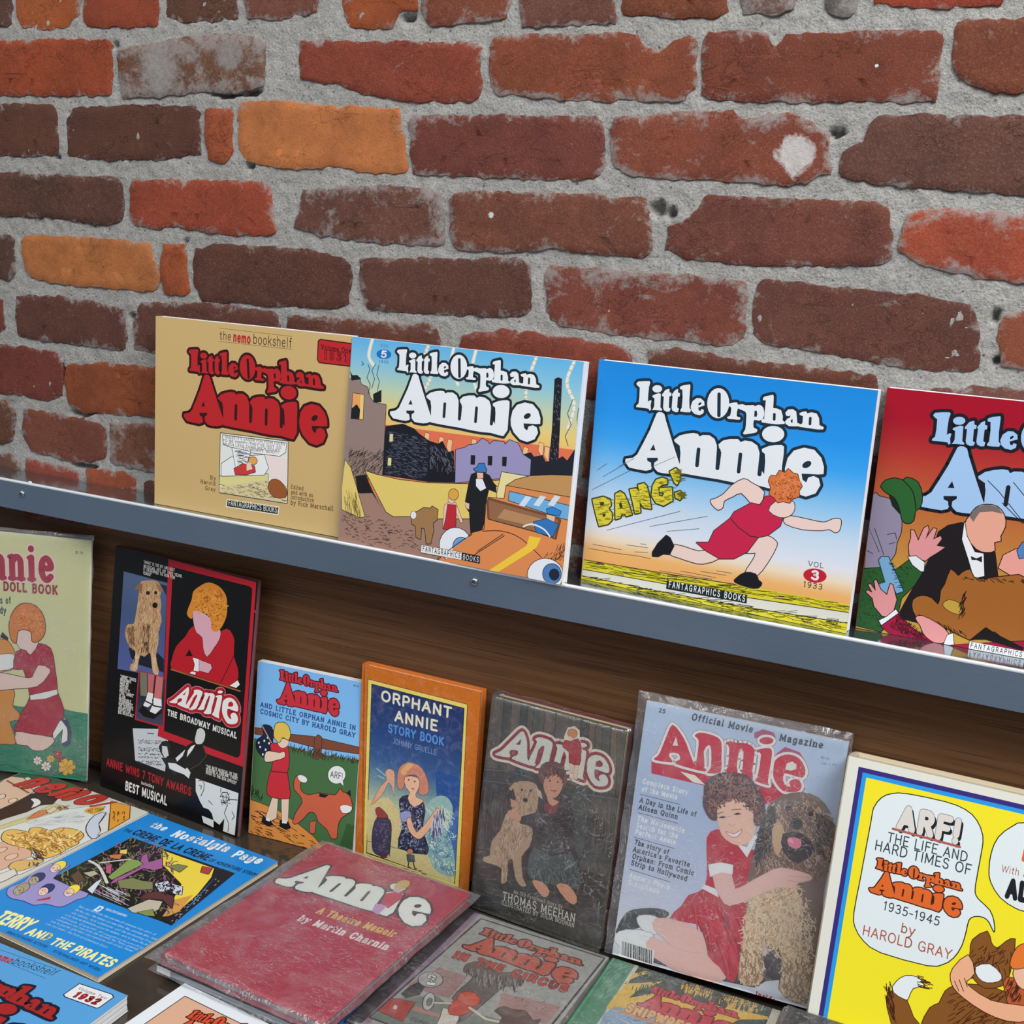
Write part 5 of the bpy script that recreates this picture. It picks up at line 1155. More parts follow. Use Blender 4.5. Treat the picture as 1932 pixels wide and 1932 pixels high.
def cover_cosmic():
    a = Art([(490, 1242), (694.4, 1289), (677.5, 1619), (473.6, 1567.4)], .1395, .2124, 1.1)
    a.full([(0, (124,184,236)), (.4, (130,190,238)), (.5, (130,190,238)), (1, (130,190,238))]); a.view(440, 1200, 3.715); LN = (34, 26, 26)
    a.P((72, 112, 66), [(150,690),(420,752),(600,806),(915,856),(900,1700),(100,1500)]); a.P((56,92,52), [(840,1300),(915,1320),(900,1700),(780,1500)])
    a.P((126, 74, 52), [(160,618),(300,640),(420,670),(590,690),(915,770),(915,815),(600,765),(420,715),(160,660)], 4, LN); a.P((130,190,238), [(160,668),(420,725),(600,780),(600,790),(420,738),(155,684)], 0)
    a.P((126, 74, 52), [(598,840),(600,700),(625,678),(650,695),(648,800),(660,845),(640,830),(620,850)], 4, LN)
    a.hairs([(34,44,26),(90,60,40)], [(430,770),(600,800),(915,860),(915,890),(600,850),(430,800)], 120, 34, -65, .5, 4, 3); a.hairs([(26,44,26)], [(130,1050),(220,1120),(220,1150),(120,1110)], 30, 34, -70, .5, 4, 4)
    a.P((224, 146, 70), [(120,1125),(200,1150),(330,1200),(470,1290),(600,1390),(700,1500),(600,1560),(120,1500)], 4, LN); a.hairs([(40,26,22)], [(130,1200),(300,1220),(600,1420),(600,1480),(120,1380)], 90, 46, 22, .3, 4, 5)
    title(a, [(340,222),(762,382),(770,538),(322,440)], (200, 50, 60), (84, 24, 34), 26)
    a.T((44, 76, 140), 'AND LITTLE ORPHAN ANNIE IN', (203,470), (889,652), 30, .18, True); a.T((44, 76, 140), 'COSMIC CITY BY HAROLD GRAY', (203,518), (887,702), 30, .18, True); a.T(INK, '$2.95', (868,350), (905,360), 12, .14)
    a.P((30, 36, 60), [(215,610),(250,600),(290,620),(300,680),(290,760),(260,830),(215,820),(175,760),(185,700),(230,670)], 3, LN, 2)
    for x, y in ((235,712),(205,755),(245,775),(225,808),(270,730),(260,690),(195,725)): a.E((220,226,236), x, y, 7, 9, n=8)
    a.L((180,150,110), [(212,595),(370,870)], 8)
    a.P((236, 206, 180), [(300,1110),(340,1120),(330,1260),(270,1290),(245,1270)], 4, LN); a.P((236,206,180), [(365,1120),(420,1115),(415,1290),(370,1285)], 4, LN)
    a.P((28,24,26), [(230,1245),(290,1280),(310,1310),(270,1320),(218,1290)]); a.P((28,24,26), [(355,1270),(415,1285),(440,1330),(400,1345),(352,1320)]); a.P((236,236,232), [(255,1255),(285,1262),(280,1285),(252,1275)]); a.P((236,236,232), [(372,1275),(410,1280),(405,1300),(372,1296)])
    a.P((204, 48, 58), [(280,740),(330,735),(410,760),(415,900),(405,940),(430,1100),(400,1122),(330,1118),(262,1090),(265,1000),(285,930),(300,860)], 5, LN, 2); a.L((120,30,40), [(290,928),(405,940)], 8)
    a.P((238, 208, 184), [(250,790),(300,790),(350,800),(380,790),(385,830),(320,850),(260,862),(238,845)], 5, LN, 2); a.P((238,208,184), [(335,700),(410,710),(405,750),(370,765),(340,745)], 3, LN, 2)
    a.P((228, 196, 84), [(305,680),(310,620),(330,590),(380,590),(412,620),(424,670),(410,710),(370,690),(345,725),(325,710)], 5, LN, 3)
    a.P((206, 98, 68), [(455,1020),(465,975),(495,958),(515,985),(500,1020),(510,1070),(560,1098),(640,1085),(740,1100),(765,1090),(790,1055),(805,1080),(850,1095),(878,1180),(860,1220),(800,1260),(775,1320),(770,1400),(730,1400),(700,1340),(640,1290),(620,1240),(590,1215),(560,1225),(530,1260),(480,1300),(450,1290),(480,1210),(520,1150),(500,1100),(462,1060)], 5, LN, 2)
    a.P((236,236,232), [(480,962),(520,960),(550,985),(540,1010),(500,1000)], 3, LN, 2); a.P((30,26,28), [(640,1086),(710,1098),(680,1118),(640,1110)]); a.P((30,26,28), [(832,1090),(860,1062),(866,1110)]); a.P((236,236,232), [(790,1180),(830,1170),(875,1185),(860,1220),(810,1225)], 3, LN, 2)
    a.P((206,98,68), [(575,1290),(620,1280),(610,1370),(575,1365)], 4, LN)
    a.E((232, 236, 232), 762, 958, 62, 62, 0, 4, LN); a.P((232,236,232), [(780,1005),(812,1035),(805,995)]); a.T(LN, 'ARF!', (716,972), (806,992), 42, .1)
    return a
def cover_orphant():
    a = Art([(702.4, 1243), (926, 1299.6), (901, 1672.5), (686, 1602)], .1485, .236, 1.12)
    a.full((204, 112, 32)); a.view(440, 1200, 3.715); YL = (236, 216, 110)
    q0 = [(1012,262),(1708,450),(1644,1717),(972,1487)]; q1 = [(1034,292),(1690,474),(1619,1690),(992,1466)]; q2 = [(1038,298),(1685,478),(1614,1680),(997,1460)]
    a.P(YL, q0, 4, (60,40,14)); a.P((30,34,50), q1)
    a.G(q2, [(0, (36,54,104)), (.25, (42,72,128)), (.42, (56,94,148)), (.55, (110,146,160)), (.66, (176,192,160)), (.8, (214,208,150)), (1, (226,214,146))])
    a.P((40, 84, 150), [(1480,900),(1662,960),(1640,1300),(1500,1200)]); a.P((60,110,180), [(1560,1200),(1645,1180),(1622,1600),(1560,1500)])
    CRM = (236, 232, 202)
    a.T(CRM, 'ORPHANT', (1100,406), (1600,540), 66, .2); a.T(CRM, 'ANNIE', (1196,548), (1502,628), 66, .2); a.T((88,150,222), 'STORY BOOK', (1150,626), (1543,730), 52, .2); a.T((130,164,206), 'JOHNNY GRUELLE', (1182,706), (1490,794), 34, .1)
    # painted scene: plain figures
    a.P((214, 200, 140), [(996,1100),(1150,1080),(1300,1300),(1450,1440),(1617,1690),(1000,1460)]); a.L((60,60,70), [(998,1380),(1230,1440),(1420,1480)], 3)
    a.P((148,186,180), [(1390,1250),(1410,1160),(1470,1090),(1550,1080),(1600,1140),(1600,1230),(1570,1330),(1600,1420),(1620,1560),(1600,1640),(1480,1590),(1430,1480),(1400,1400)], 0, sm=3)
    a.hairs([(216,230,210),(110,160,180),(90,130,170)], [(1400,1280),(1600,1240),(1600,1620),(1450,1540)], 260, 34, 60, 1.2, 5, 3, .6); a.hairs([(210,226,206)], [(1420,1150),(1590,1130),(1560,1300),(1410,1280)], 60, 50, 60, .4, 5, 4)
    a.P((40, 46, 72), [(1230,1100),(1290,1070),(1380,1100),(1410,1180),(1390,1290),(1420,1400),(1420,1480),(1220,1430),(1250,1300),(1240,1200)], 4, (30,30,50), 2)
    a.hairs([(170,176,196),(96,104,136)], [(1235,1110),(1400,1120),(1400,1460),(1230,1420)], 320, 12, 30, 2, 5, 5)
    a.P((150,160,210), [(1235,1190),(1300,1180),(1310,1240),(1250,1250)], 3, (60,60,90), 2)
    a.P((232, 184, 150), [(1280,1240),(1310,1230),(1350,1330),(1450,1220),(1500,1160),(1520,1190),(1480,1260),(1390,1360),(1350,1368),(1300,1320)], 4, (150,90,70), 2)
    a.hairs([(120,130,170),(70,70,110),(190,200,220)], [(1460,1190),(1540,1160),(1530,1330),(1450,1320)], 60, 60, 90, .2, 6, 8)
    a.P((236, 190, 156), [(1268,940),(1360,950),(1370,1010),(1345,1055),(1350,1085),(1400,1110),(1330,1150),(1290,1090),(1305,1050),(1275,1010)], 3, (150,90,70), 2)
    a.P((206, 138, 116), [(1215,960),(1230,880),(1290,842),(1360,860),(1410,920),(1435,1010),(1425,1060),(1370,1060),(1375,980),(1350,930),(1270,935),(1262,1000),(1240,1030),(1220,1010)], 4, (150,90,76), 2); a.P((226,176,120), [(1240,900),(1290,850),(1330,862),(1290,900),(1260,930)], 0, sm=2)
    a.E((60,50,60), 1296, 962, 7, 5, n=8); a.E((60,50,60), 1338, 974, 7, 5, n=8); a.L((180,80,76), [(1316,1022),(1334,1026)], 6)
    a.P((222, 170, 140), [(1130,910),(1150,885),(1190,900),(1195,960),(1190,1070),(1175,1000),(1150,980),(1120,1040),(1080,1090),(1030,1130),(1070,1050),(1100,1000),(1140,960)], 3, (130,90,80), 2); a.L((150,196,210), [(1130,930),(1070,880)], 8); a.L((150,196,210), [(1120,950),(1080,930)], 8)
    a.P((70, 64, 92), [(1040,1300),(1070,1220),(1110,1200),(1160,1240),(1170,1300),(1160,1440),(1130,1490),(1060,1470),(1035,1420)], 4, (50,40,60), 2); a.hairs([(120,110,136),(60,50,80)], [(1050,1230),(1150,1240),(1140,1470),(1050,1450)], 120, 14, 40, 2, 4, 6)
    a.P((150,70,66), [(1060,1165),(1090,1150),(1140,1200),(1140,1220),(1080,1220)], 3, (60,40,40), 2); a.L((60,50,50), [(1162,1260),(1158,1490)], 5); a.E((120,60,50), 1115, 1495, 30, 8)
    a.E((206,130,110), 1303, 1458, 20, 17, 0, 3, (70,60,60)); a.P((80,90,100), [(1280,1480),(1330,1485),(1335,1530),(1285,1525)], 3); a.L((70,60,60), [(1295,1528),(1288,1568),(1305,1570)], 7); a.L((70,60,60), [(1325,1530),(1335,1575),(1350,1580)], 7)
    a.hairs([(120,110,80)], [(1240,1560),(1420,1600),(1400,1620),(1240,1580)], 14, 30, 15, .2, 3, 6)
    a.L((166,84,20), [(985,170),(975,700),(965,1400)], 10)
    return a
def cover_meehan():
    a = Art([(934, 1305.7), (1196, 1370), (1131.6, 1790), (900.6, 1703.5)], .1537, .239, 1.08)
    a.full([(0, (96,88,78)), (.5, (84,80,72)), (.8, (66,63,58)), (1, (74,72,66))]); a.view(860, 1270, 3.645)
    for x, c in ((350,(70,72,66)),(400,(108,94,80)),(470,(66,68,62)),(560,(80,80,72)),(640,(112,94,80)),(900,(62,66,60)),(960,(106,92,76)),(1060,(84,82,72)),(1120,(118,100,82))):
        a.P(c, [(x,140+(x-270)*.24),(x+52,150+(x-270)*.24),(x+15,800),(x-40,790)])
    for x in (350,405,470,560,640,720,830,900,960,1010,1060,1120,1170): a.L((44,44,40), [(x, 130+(x-270)*.24), (x-14, 400), (x-42, 760+(x-300)*.2)], 5)
    a.P((58,60,56), [(215,650),(560,700),(1190,860),(1140,1340),(170,1190)]); a.P((50,50,46), [(170,1200),(520,1260),(1130,1420),(1080,1780),(150,1580)])
    a.LS((104,100,92), [[(215,665),(380,680),(560,730)],[(210,745),(420,770)],[(190,1100),(300,1140)],[(185,1120),(300,1165)],[(860,830),(1180,880)],[(1010,860),(1100,960)]], 6); a.hairs([(88,84,78),(40,42,40)], [(215,760),(400,780),(380,1080),(190,1080)], 110, 120, 93, .04, 6, 5)
    a.P((72,68,58), [(1000,880),(1140,900),(1100,1200),(960,1140)]); a.hairs([(96,90,76),(44,42,38)], [(1000,880),(1140,900),(1100,1200),(960,1140)], 90, 100, 97, .06, 5, 6); a.P((64,72,70), [(820,830),(940,860),(930,1000),(890,1260),(800,1260)], 4, (40,44,44), 2)
    a.hairs([(92,88,80),(46,46,42)], [(170,1210),(1120,1440),(1080,1760),(150,1560)], 260, 60, 14, .3, 5, 7); a.L((96,88,74), [(960,1400),(1000,1385),(1080,1420),(1090,1470),(1010,1460),(960,1400)], 5, 3)
    title(a, [(298,556),(905,470),(1092,660),(1040,782)], (216,220,208), (150, 52, 62), 40, 'curl', cc=(150,52,62), rings=[((230,218,200), 74), ((152, 54, 64), 40)])
    a.P((230,218,200), [(775,420),(800,360),(850,348),(885,380),(885,440),(905,520),(895,640),(860,735),(810,720),(800,600),(760,500)])
    a.P((232,206,180), [(812,610),(875,615),(865,690),(855,720),(835,725),(845,640),(835,640),(828,690),(815,690)], 2, (90,60,50)); a.P((176,40,54), [(782,452),(820,462),(870,440),(895,500),(890,560),(880,628),(808,612),(808,540),(762,500)], 3, (80,30,30), 2); a.E((206,140,76), 833, 402, 34, 33, 0, 3, (110,60,30)); a.P((232,206,180), [(800,420),(830,430),(825,455),(808,452)])
    a.P((186,158,130), [(440,760),(500,748),(560,760),(590,800),(590,900),(570,970),(530,1000),(555,1100),(530,1200),(480,1260),(490,1400),(515,1450),(480,1455),(440,1400),(420,1280),(390,1290),(385,1420),(345,1425),(350,1340),(290,1310),(230,1290),(232,1260),(270,1250),(280,1160),(340,1080),(370,980),(430,930),(440,860)], 0, sm=2)
    a.hairs([(206,182,154),(150,122,98)], [(440,770),(570,780),(540,1100),(400,1260),(290,1250),(380,980)], 300, 30, 95, .5, 5, 8); a.hairs([(206,182,154),(150,122,98)], [(350,1280),(390,1290),(380,1420),(350,1420)], 30, 30, 90, .2, 4, 9); a.P((190,160,130), [(390,800),(430,755),(470,770),(440,860)], 0); a.P((206,184,160), [(575,790),(610,820),(622,875),(590,850)]); a.E((26,24,24), 503, 880, 17, 15); a.E((40,32,28), 480, 808, 8, 8); a.E((40,32,28), 540, 815, 8, 8)
    a.P((44, 44, 46), [(600,1090),(470,1040),(480,990),(590,960),(620,880),(680,900),(740,870),(800,900),(840,1000),(830,1150),(860,1260),(870,1400),(780,1440),(640,1420),(520,1340),(500,1250)], 0, sm=2); a.P((40,40,42), [(375,850),(420,800),(440,870),(400,920),(410,960),(385,930)])
    a.hairs([(70,70,72),(30,30,32)], [(500,1000),(800,920),(830,1230),(560,1200)], 160, 50, 20, .8, 6, 10); a.P((74,88,86), [(520,1330),(560,1200),(680,1260),(820,1250),(880,1420),(850,1480),(720,1450),(640,1440),(540,1400)], 0, sm=2); a.hairs([(96,110,106),(50,60,60)], [(530,1330),(840,1300),(860,1450),(560,1400)], 90, 60, 80, .4, 6, 11)
    a.P((130,56,60), [(625,900),(740,880),(720,960),(680,980),(640,950)]); a.P((206,154,124), [(400,870),(450,890),(460,930),(410,930)]); a.P((210,158,130), [(385,955),(430,940),(480,990),(470,1025),(400,1000)])
    a.P((210, 158, 132), [(630,720),(700,700),(762,730),(755,800),(720,855),(690,870),(735,890),(690,920),(660,890),(650,850),(630,800)], 0, sm=2); a.E((50,40,40), 672, 745, 9, 5, n=8); a.E((50,40,40), 728, 752, 9, 5, n=8); a.L((150,70,70), [(680,812),(715,816)], 7)
    a.P((112, 76, 72), [(590,700),(615,630),(680,605),(750,625),(785,690),(790,760),(770,790),(755,730),(700,690),(640,715),(628,770),(600,750)], 0, sm=2); a.hairs([(150,106,92),(84,54,54)], [(600,690),(680,620),(770,660),(780,740),(700,680),(620,720)], 90, 36, 60, .8, 6, 12, .4)
    a.P((214,156,122), [(550,1420),(620,1430),(668,1490),(640,1530),(600,1500)], 0, sm=2); a.P((214,156,122), [(712,1450),(790,1450),(850,1530),(835,1580),(780,1550)], 0, sm=2)
    W_ = (214, 212, 200)
    a.T(W_, 'An Old-Fashioned Story By', (430,1497), (752,1606), 22, .08, True); a.T(W_, 'THOMAS MEEHAN', (358,1537), (835,1694), 50, .1, True); a.T(W_, 'ILLUSTRATED BY JULIA NOONAN', (352,1568), (830,1728), 26, .1, True)
    return a
def cover_mag():
    a = Art([(1223, 1314), (1606, 1396.5), (1522, 1884), (1154, 1801.5)], .195, .262, 1.3)
    a.full([(0, (176,194,216)), (.35, (164,180,206)), (.6, (176,188,212)), (.8, (192,198,212)), (1, (206,208,214))]); a.view(1100, 1280, 2.9625)
    RD = (186, 34, 62)
    a.P(RD, [(388,455),(1255,600),(1200,700),(1050,690),(900,660),(700,590),(388,520)]); a.P((224,222,206), [(555,508),(640,530),(700,585),(630,570)]); a.P((170,60,110), [(980,290),(1030,270),(1090,290),(1100,320),(980,320)]); a.P((170,60,110), [(1100,410),(1150,370),(1230,400),(1260,450),(1110,430)])
    a.view(1220, 1340, 5.682); title(a, [(95,490),(1327,263),(1732,650),(1600,852)], (192, 38, 66), RD, 26, 'curl', cc=(214,216,206), rings=[((110, 40, 60), 32), ((232, 220, 216), 28)])
    a.view(1100, 1280, 2.9625); DK = (44, 52, 72); W_ = (228, 232, 242)
    a.T(DK, 'Official Movie', (622,212), (970,288), 36, .17, True, .12); a.T(DK, 'Magazine', (1118,332), (1356,378), 36, .17, True, .12); a.T(DK, '25', (432,165), (470,175), 22, .17, True)
    for t_, p_, q_, c in (('Complete Story', (335,576), (598,640), W_), ('of the Movie', (330,620), (536,668), W_), ('A Day in the Life of', (318,684), (644,763), DK), ('Aileen Quinn', (311,724), (538,779), DK), ('The Nationwide', (303,788), (577,856), W_), ('Search for the', (297,828), (538,886), W_), ('Perfect Annie', (291,866), (525,922), W_),
                          ('The story of', (287,924), (486,978), DK), ("America's Favorite", (278,964), (605,1046), DK), ('Orphan: From Comic', (274,1003), (628,1092), DK), ('Strip to Hollywood', (267,1040), (590,1124), DK), ("Annie's Photo", (256,1112), (490,1174), W_), ('Scrapbook', (249,1150), (430,1200), W_)):
        a.T(c, t_, p_, q_, 27, .17, True, .08)
    for p_, q_ in (((322,640),(557,697)), ((308,745),(542,803)), ((287,885),(520,945)), ((260,1067),(495,1132))): a.L(DK, [p_, q_], 3)
    a.T((60,64,80), '$2.95', (1345,434), (1390,444), 12, .12); a.T((60,64,80), 'UK 1.50', (1345,466), (1432,478), 10, .12)
    a.P((200,206,216), [(160,1500),(1000,1650),(1280,1550),(1270,1810),(160,1580)])
    a.P((52,54,62), [(185,1400),(240,1310),(320,1285),(420,1280),(485,1300),(470,1330),(380,1350),(320,1390),(190,1430)], 0, sm=2); a.P((60,60,70), [(300,1560),(700,1650),(960,1690),(1080,1620),(880,1540),(500,1540)], 0)
    SK, SD = (216, 178, 170), (190, 146, 138)
    a.P((214,216,218), [(300,1340),(340,1320),(420,1330),(450,1400),(400,1425),(330,1400)], 3, (110,110,120), 2); a.P((218,220,222), [(175,1440),(240,1405),(390,1420),(385,1520),(200,1500)], 3, (120,120,130), 2)
    a.P(SK, [(415,1335),(550,1345),(650,1390),(700,1450),(680,1530),(600,1560),(520,1500),(400,1400)], 2, SD, 2); a.P(SK, [(385,1440),(560,1510),(700,1520),(790,1560),(812,1620),(770,1670),(640,1670),(380,1540)], 2, SD, 2)
    a.P((182, 34, 58), [(705,880),(760,832),(850,860),(930,935),(990,960),(985,1100),(935,1250),(900,1500),(845,1672),(770,1590),(705,1530),(690,1420),(640,1360),(490,1335),(560,1260),(600,1200),(690,1160),(705,1020)], 0, sm=2); a.hairs([(150,24,46),(200,52,76)], [(600,1230),(900,1260),(880,1500),(720,1480)], 50, 130, 75, .15, 8, 3)
    a.P((222,224,228), [(690,1140),(760,1165),(770,1210),(670,1160)]); a.P((226,228,232), [(712,1030),(780,1015),(852,1028),(848,1080),(722,1096)], 2, (130,120,130)); a.P((228,228,232), [(870,905),(930,985),(990,870),(960,850),(930,930)], 2, (140,120,130))
    a.P((120,96,84), [(1010,780),(1060,690),(1130,640),(1230,620),(1330,650),(1390,730),(1415,830),(1400,930),(1370,1050),(1340,1200),(1330,1400),(1290,1550),(1250,1740),(1170,1755),(1090,1690),(1110,1560),(1060,1480),(1000,1500),(1010,1640),(960,1680),(870,1650),(890,1500),(920,1280),(930,1100),(970,960)], 0, sm=2)
    LT = (196,168,136)
    a.P(LT, [(950,1150),(1060,1100),(1200,1160),(1230,1300),(1220,1450),(1270,1560),(1240,1740),(1170,1750),(1095,1690),(1120,1560),(1060,1450),(1010,1500),(1010,1640),(950,1680),(875,1650),(900,1450)], 0, sm=2); a.P((70,56,62), [(1010,1520),(1110,1450),(1110,1640),(1030,1650)])
    a.hairs([(236,214,184),(166,134,106),(210,182,150),(222,196,164)], [(940,1100),(1200,1110),(1300,1300),(1260,1560),(1110,1500),(1000,1500),(890,1480)], 900, 34, 90, 1.0, 5, 4, .5)
    a.hairs([(226,204,172),(150,118,92)], [(890,1480),(1010,1490),(1000,1660),(880,1650)], 200, 30, 90, .5, 5, 5, .4); a.hairs([(226,204,172),(150,118,92)], [(1110,1520),(1280,1520),(1240,1750),(1100,1700)], 280, 32, 95, .5, 5, 6, .4)
    a.hairs([(96,76,72),(156,126,106),(186,156,130),(112,90,84)], [(1020,780),(1130,650),(1300,650),(1400,780),(1390,1000),(1280,1100),(1000,1060),(960,1000)], 1000, 36, 85, .8, 5, 7, .4)
    a.P((64,52,54), [(1015,790),(1080,690),(1090,780),(1060,900),(990,1010),(970,960)], 0, sm=2); a.P((84,66,62), [(1310,740),(1400,790),(1400,920),(1330,880)], 0, sm=2); a.hairs([(110,88,78),(54,44,48)], [(1015,790),(1090,720),(1060,920),(980,1020)], 120, 44, 100, .4, 5, 8, .3); a.hairs([(120,96,84),(60,48,50)], [(1310,720),(1400,780),(1390,1000),(1300,900)], 120, 44, 75, .5, 5, 9, .3)
    a.P((190,160,124), [(1070,830),(1110,780),(1140,850),(1110,960),(1080,940)], 0, sm=2); a.E((48,40,44), 1205, 795, 34, 32); a.E((40,30,34), 1165, 710, 16, 13); a.E((40,30,34), 1285, 740, 14, 14); a.P((56,42,46), [(1130,850),(1240,850),(1300,940),(1210,1010),(1130,950)], 0, sm=2); a.P((222,120,150), [(1155,875),(1190,870),(1228,882),(1225,920),(1195,932),(1160,912)], 0, sm=2)
    a.P(SK, [(737,1092),(842,1080),(862,1160),(960,1110),(1080,1045),(1150,1040),(1270,1070),(1275,1100),(1200,1120),(1195,1150),(1090,1145),(950,1210),(830,1252),(780,1210)], 2, SD, 2); a.LS(SD, [[(1150,1080),(1270,1085)],[(1150,1105),(1240,1115)]], 3)
    a.P((226, 182, 162), [(765,700),(860,650),(960,700),(985,790),(960,880),(900,920),(830,900),(780,840)], 0, sm=3)
    a.hairs([(96,70,76),(70,52,60),(122,86,80)], ell(860,655,182,150), 10, 20, 0); a.P((92, 70, 76), [(690,640),(700,570),(770,520),(860,512),(950,540),(1010,620),(1035,700),(1010,800),(970,800),(965,720),(900,670),(820,665),(768,710),(765,780),(720,770),(685,700)], 0, sm=3)
    a.hairs([(124,92,92),(66,50,58),(150,104,88)], [(695,640),(770,530),(940,540),(1025,690),(1000,790),(970,720),(850,660),(760,720),(730,770)], 520, 24, 0, 3, 6, 10, .8)
    for x, y in ((795,765),(880,745)): a.P((60,44,48), [(x-24,y+2),(x,y-8),(x+24,y-2),(x,y+6)], 0)
    a.L((150,96,80), [(765,745),(800,735)], 5); a.L((150,96,80), [(850,722),(900,718)], 5); a.L((206,150,136), [(830,800),(850,812),(868,800)], 5, 2); a.P((236,234,232), [(815,845),(860,858),(905,830),(880,868),(845,872)], 4, (176,80,84), 2)
    a.P((226,228,232), [(205,1462),(402,1512),(396,1598),(198,1555)]); rr = random.Random(4); x = 0
    while x < 175:
        wd = rr.choice((3, 5, 8)); yy = 1470 + x*.25; a.P((50,54,66), [(216+x,yy),(216+x+wd,yy+wd*.25),(214+x+wd,yy+78),(214+x,yy+76)]); x += wd + rr.choice((3, 4, 6))
    a.T((176,50,70), 'Inside:', (965,1735), (1084,1770), 28, .18, True); a.T((176,50,70), 'Super Contest Game', (790,1722), (1240,1845), 28, .18, True)
    return a
def cover_yellow():
    a = Art([(1608.4, 1420.1), (2318, 1581.4), (2216.3, 2202), (1517.4, 1970.2)], .3, .27)
    a.full((228, 228, 216)); a.view(1500, 1380, 3.5)
    x, y = a.m((440, 210)); w, h = a.w, a.h; y = h - y; bw = .0042
    for ins, c in ((0, (58, 44, 124)), (bw, (40, 156, 232)), (bw * 1.9, (252, 232, 40))): a.raw(c, [[(x+ins, h-y-ins), (w-x-ins, h-y-ins), (w-x-ins, y+ins), (x+ins, y+ins)]])
    LN = (44, 40, 22); WB = (228, 238, 240)
    a.P(WB, [(524,560),(540,480),(590,415),(660,388),(760,390),(1000,440),(1130,490),(1205,560),(1243,660),(1235,760),(1195,980),(1198,1050),(1230,1090),(1290,1150),(1315,1220),(1318,1285),(1290,1225),(1250,1190),(1190,1185),(1152,1210),(1135,1280),(1105,1380),(1050,1460),(980,1502),(880,1508),(580,1425),(470,1350),(415,1260),(408,1170),(450,950)], 8, LN, 2)
    a.P(WB, [(1540,575),(1440,600),(1350,670),(1305,770),(1290,880),(1300,960),(1360,1060),(1460,1130),(1560,1160),(1960,1260),(2080,1200),(2140,1000),(2150,800),(2100,700),(1900,640)], 8, LN, 2)
    a.T((224,218,210), 'ARF!', (690,600), (1095,702), 132, .30, oc=INK, ow=.022, sh=(INK, (1.5, -1.3)))
    rr = random.Random(2); dots = []
    a.L((176, 96, 88), [(662,615),(1097,733)], 16)
    DK = (52, 70, 78); BRN = (178, 92, 72)
    a.T(DK, 'THE LIFE AND', (622,698), (1143,830), 62, .12); a.T(DK, 'HARD TIMES OF', (540,750), (1165,915), 64, .12)
    title(a, [(556,808),(1112,1012),(1098,1180),(505,1015)], (226, 106, 42), (74, 28, 20), 24)
    a.T(DK, '1935-1945', (594,1142), (962,1250), 56, .12); a.T(BRN, 'by', (708,1290), (800,1316), 62, .12); a.T(BRN, 'HAROLD GRAY', (458,1308), (1038,1470), 62, .12)
    a.T((226,106,42), 'B', (1500,810), (1560,828), 90, .3); a.T(BRN, 'With a foreword by', (1366,892), (1880,1015), 46, .09); a.T(INK, 'AL CAPP', (1395,1052), (1900,1170), 108, .3)
    # plain dog and child
    FB = (136, 84, 34); FD = (70, 34, 16)
    a.P(FB, [(615,1725),(660,1680),(740,1720),(790,1850),(870,1960),(1000,2300),(780,2300),(650,1900)], 6, FD, 2); a.P((232,240,242), [(655,1680),(680,1620),(740,1580),(820,1590),(860,1640),(790,1660),(760,1720),(740,1735)], 6, FD, 2); a.hairs([FD], [(615,1700),(660,1650),(680,1900),(640,1840)], 40, 60, -105, .3, 5, 2); a.hairs([FD], [(820,1570),(860,1600),(850,1660),(800,1640)], 16, 70, 10, .4, 5, 3)
    a.P(FB, [(820,1960),(900,1790),(960,1760),(1000,1680),(1080,1640),(1250,1640),(1420,1700),(1480,1800),(1500,2400),(700,2400)], 6, FD, 2); a.hairs([FD], [(1020,1700),(1400,1720),(1440,2300),(900,2300)], 170, 70, -30, .3, 5, 4)
    a.P(FB, [(1165,1420),(1180,1340),(1275,1285),(1300,1360),(1340,1395),(1400,1350),(1455,1335),(1440,1450),(1420,1560),(1370,1640),(1260,1655),(1190,1600),(1160,1520)], 6, FD, 2); a.hairs([FD], [(1170,1380),(1440,1380),(1410,1600),(1180,1560)], 60, 44, 120, .8, 5, 5); a.P((232,240,242), [(1200,1520),(1290,1500),(1365,1570),(1350,1610),(1270,1620),(1215,1585)], 5, FD, 2)
    a.P((190, 90, 50), [(1380,1620),(1440,1590),(1500,1640),(1600,1650),(1660,1800),(1640,2200),(1460,1900)], 6, FD, 2); a.hairs([FD], [(1385,1620),(1480,1640),(1480,1780),(1400,1740)], 50, 40, -60, .1, 5, 7)
    a.P((240, 178, 140), [(1150,1440),(1190,1560),(1140,1610),(1160,1650),(1300,1740),(1480,1770),(1560,1790),(1540,1870),(1400,1870),(1250,1810),(1120,1720),(1060,1660),(1036,1600),(1050,1530)], 6, FD, 2); a.LS(FD, [[(1060,1610),(1090,1680)],[(1090,1600),(1120,1680)],[(1125,1590),(1145,1650)]], 5)
    a.P((240,190,160), [(1450,1530),(1540,1500),(1600,1560),(1580,1650),(1500,1660),(1455,1600)], 6, FD, 2); a.P((232, 122, 50), [(1425,1500),(1450,1420),(1500,1370),(1620,1360),(1720,1430),(1720,1560),(1640,1600),(1560,1520),(1460,1530)], 6, FD, 3)
    a.T((70,70,70), 'E', (560,1000), (575,1004), 1, .1)
    return a
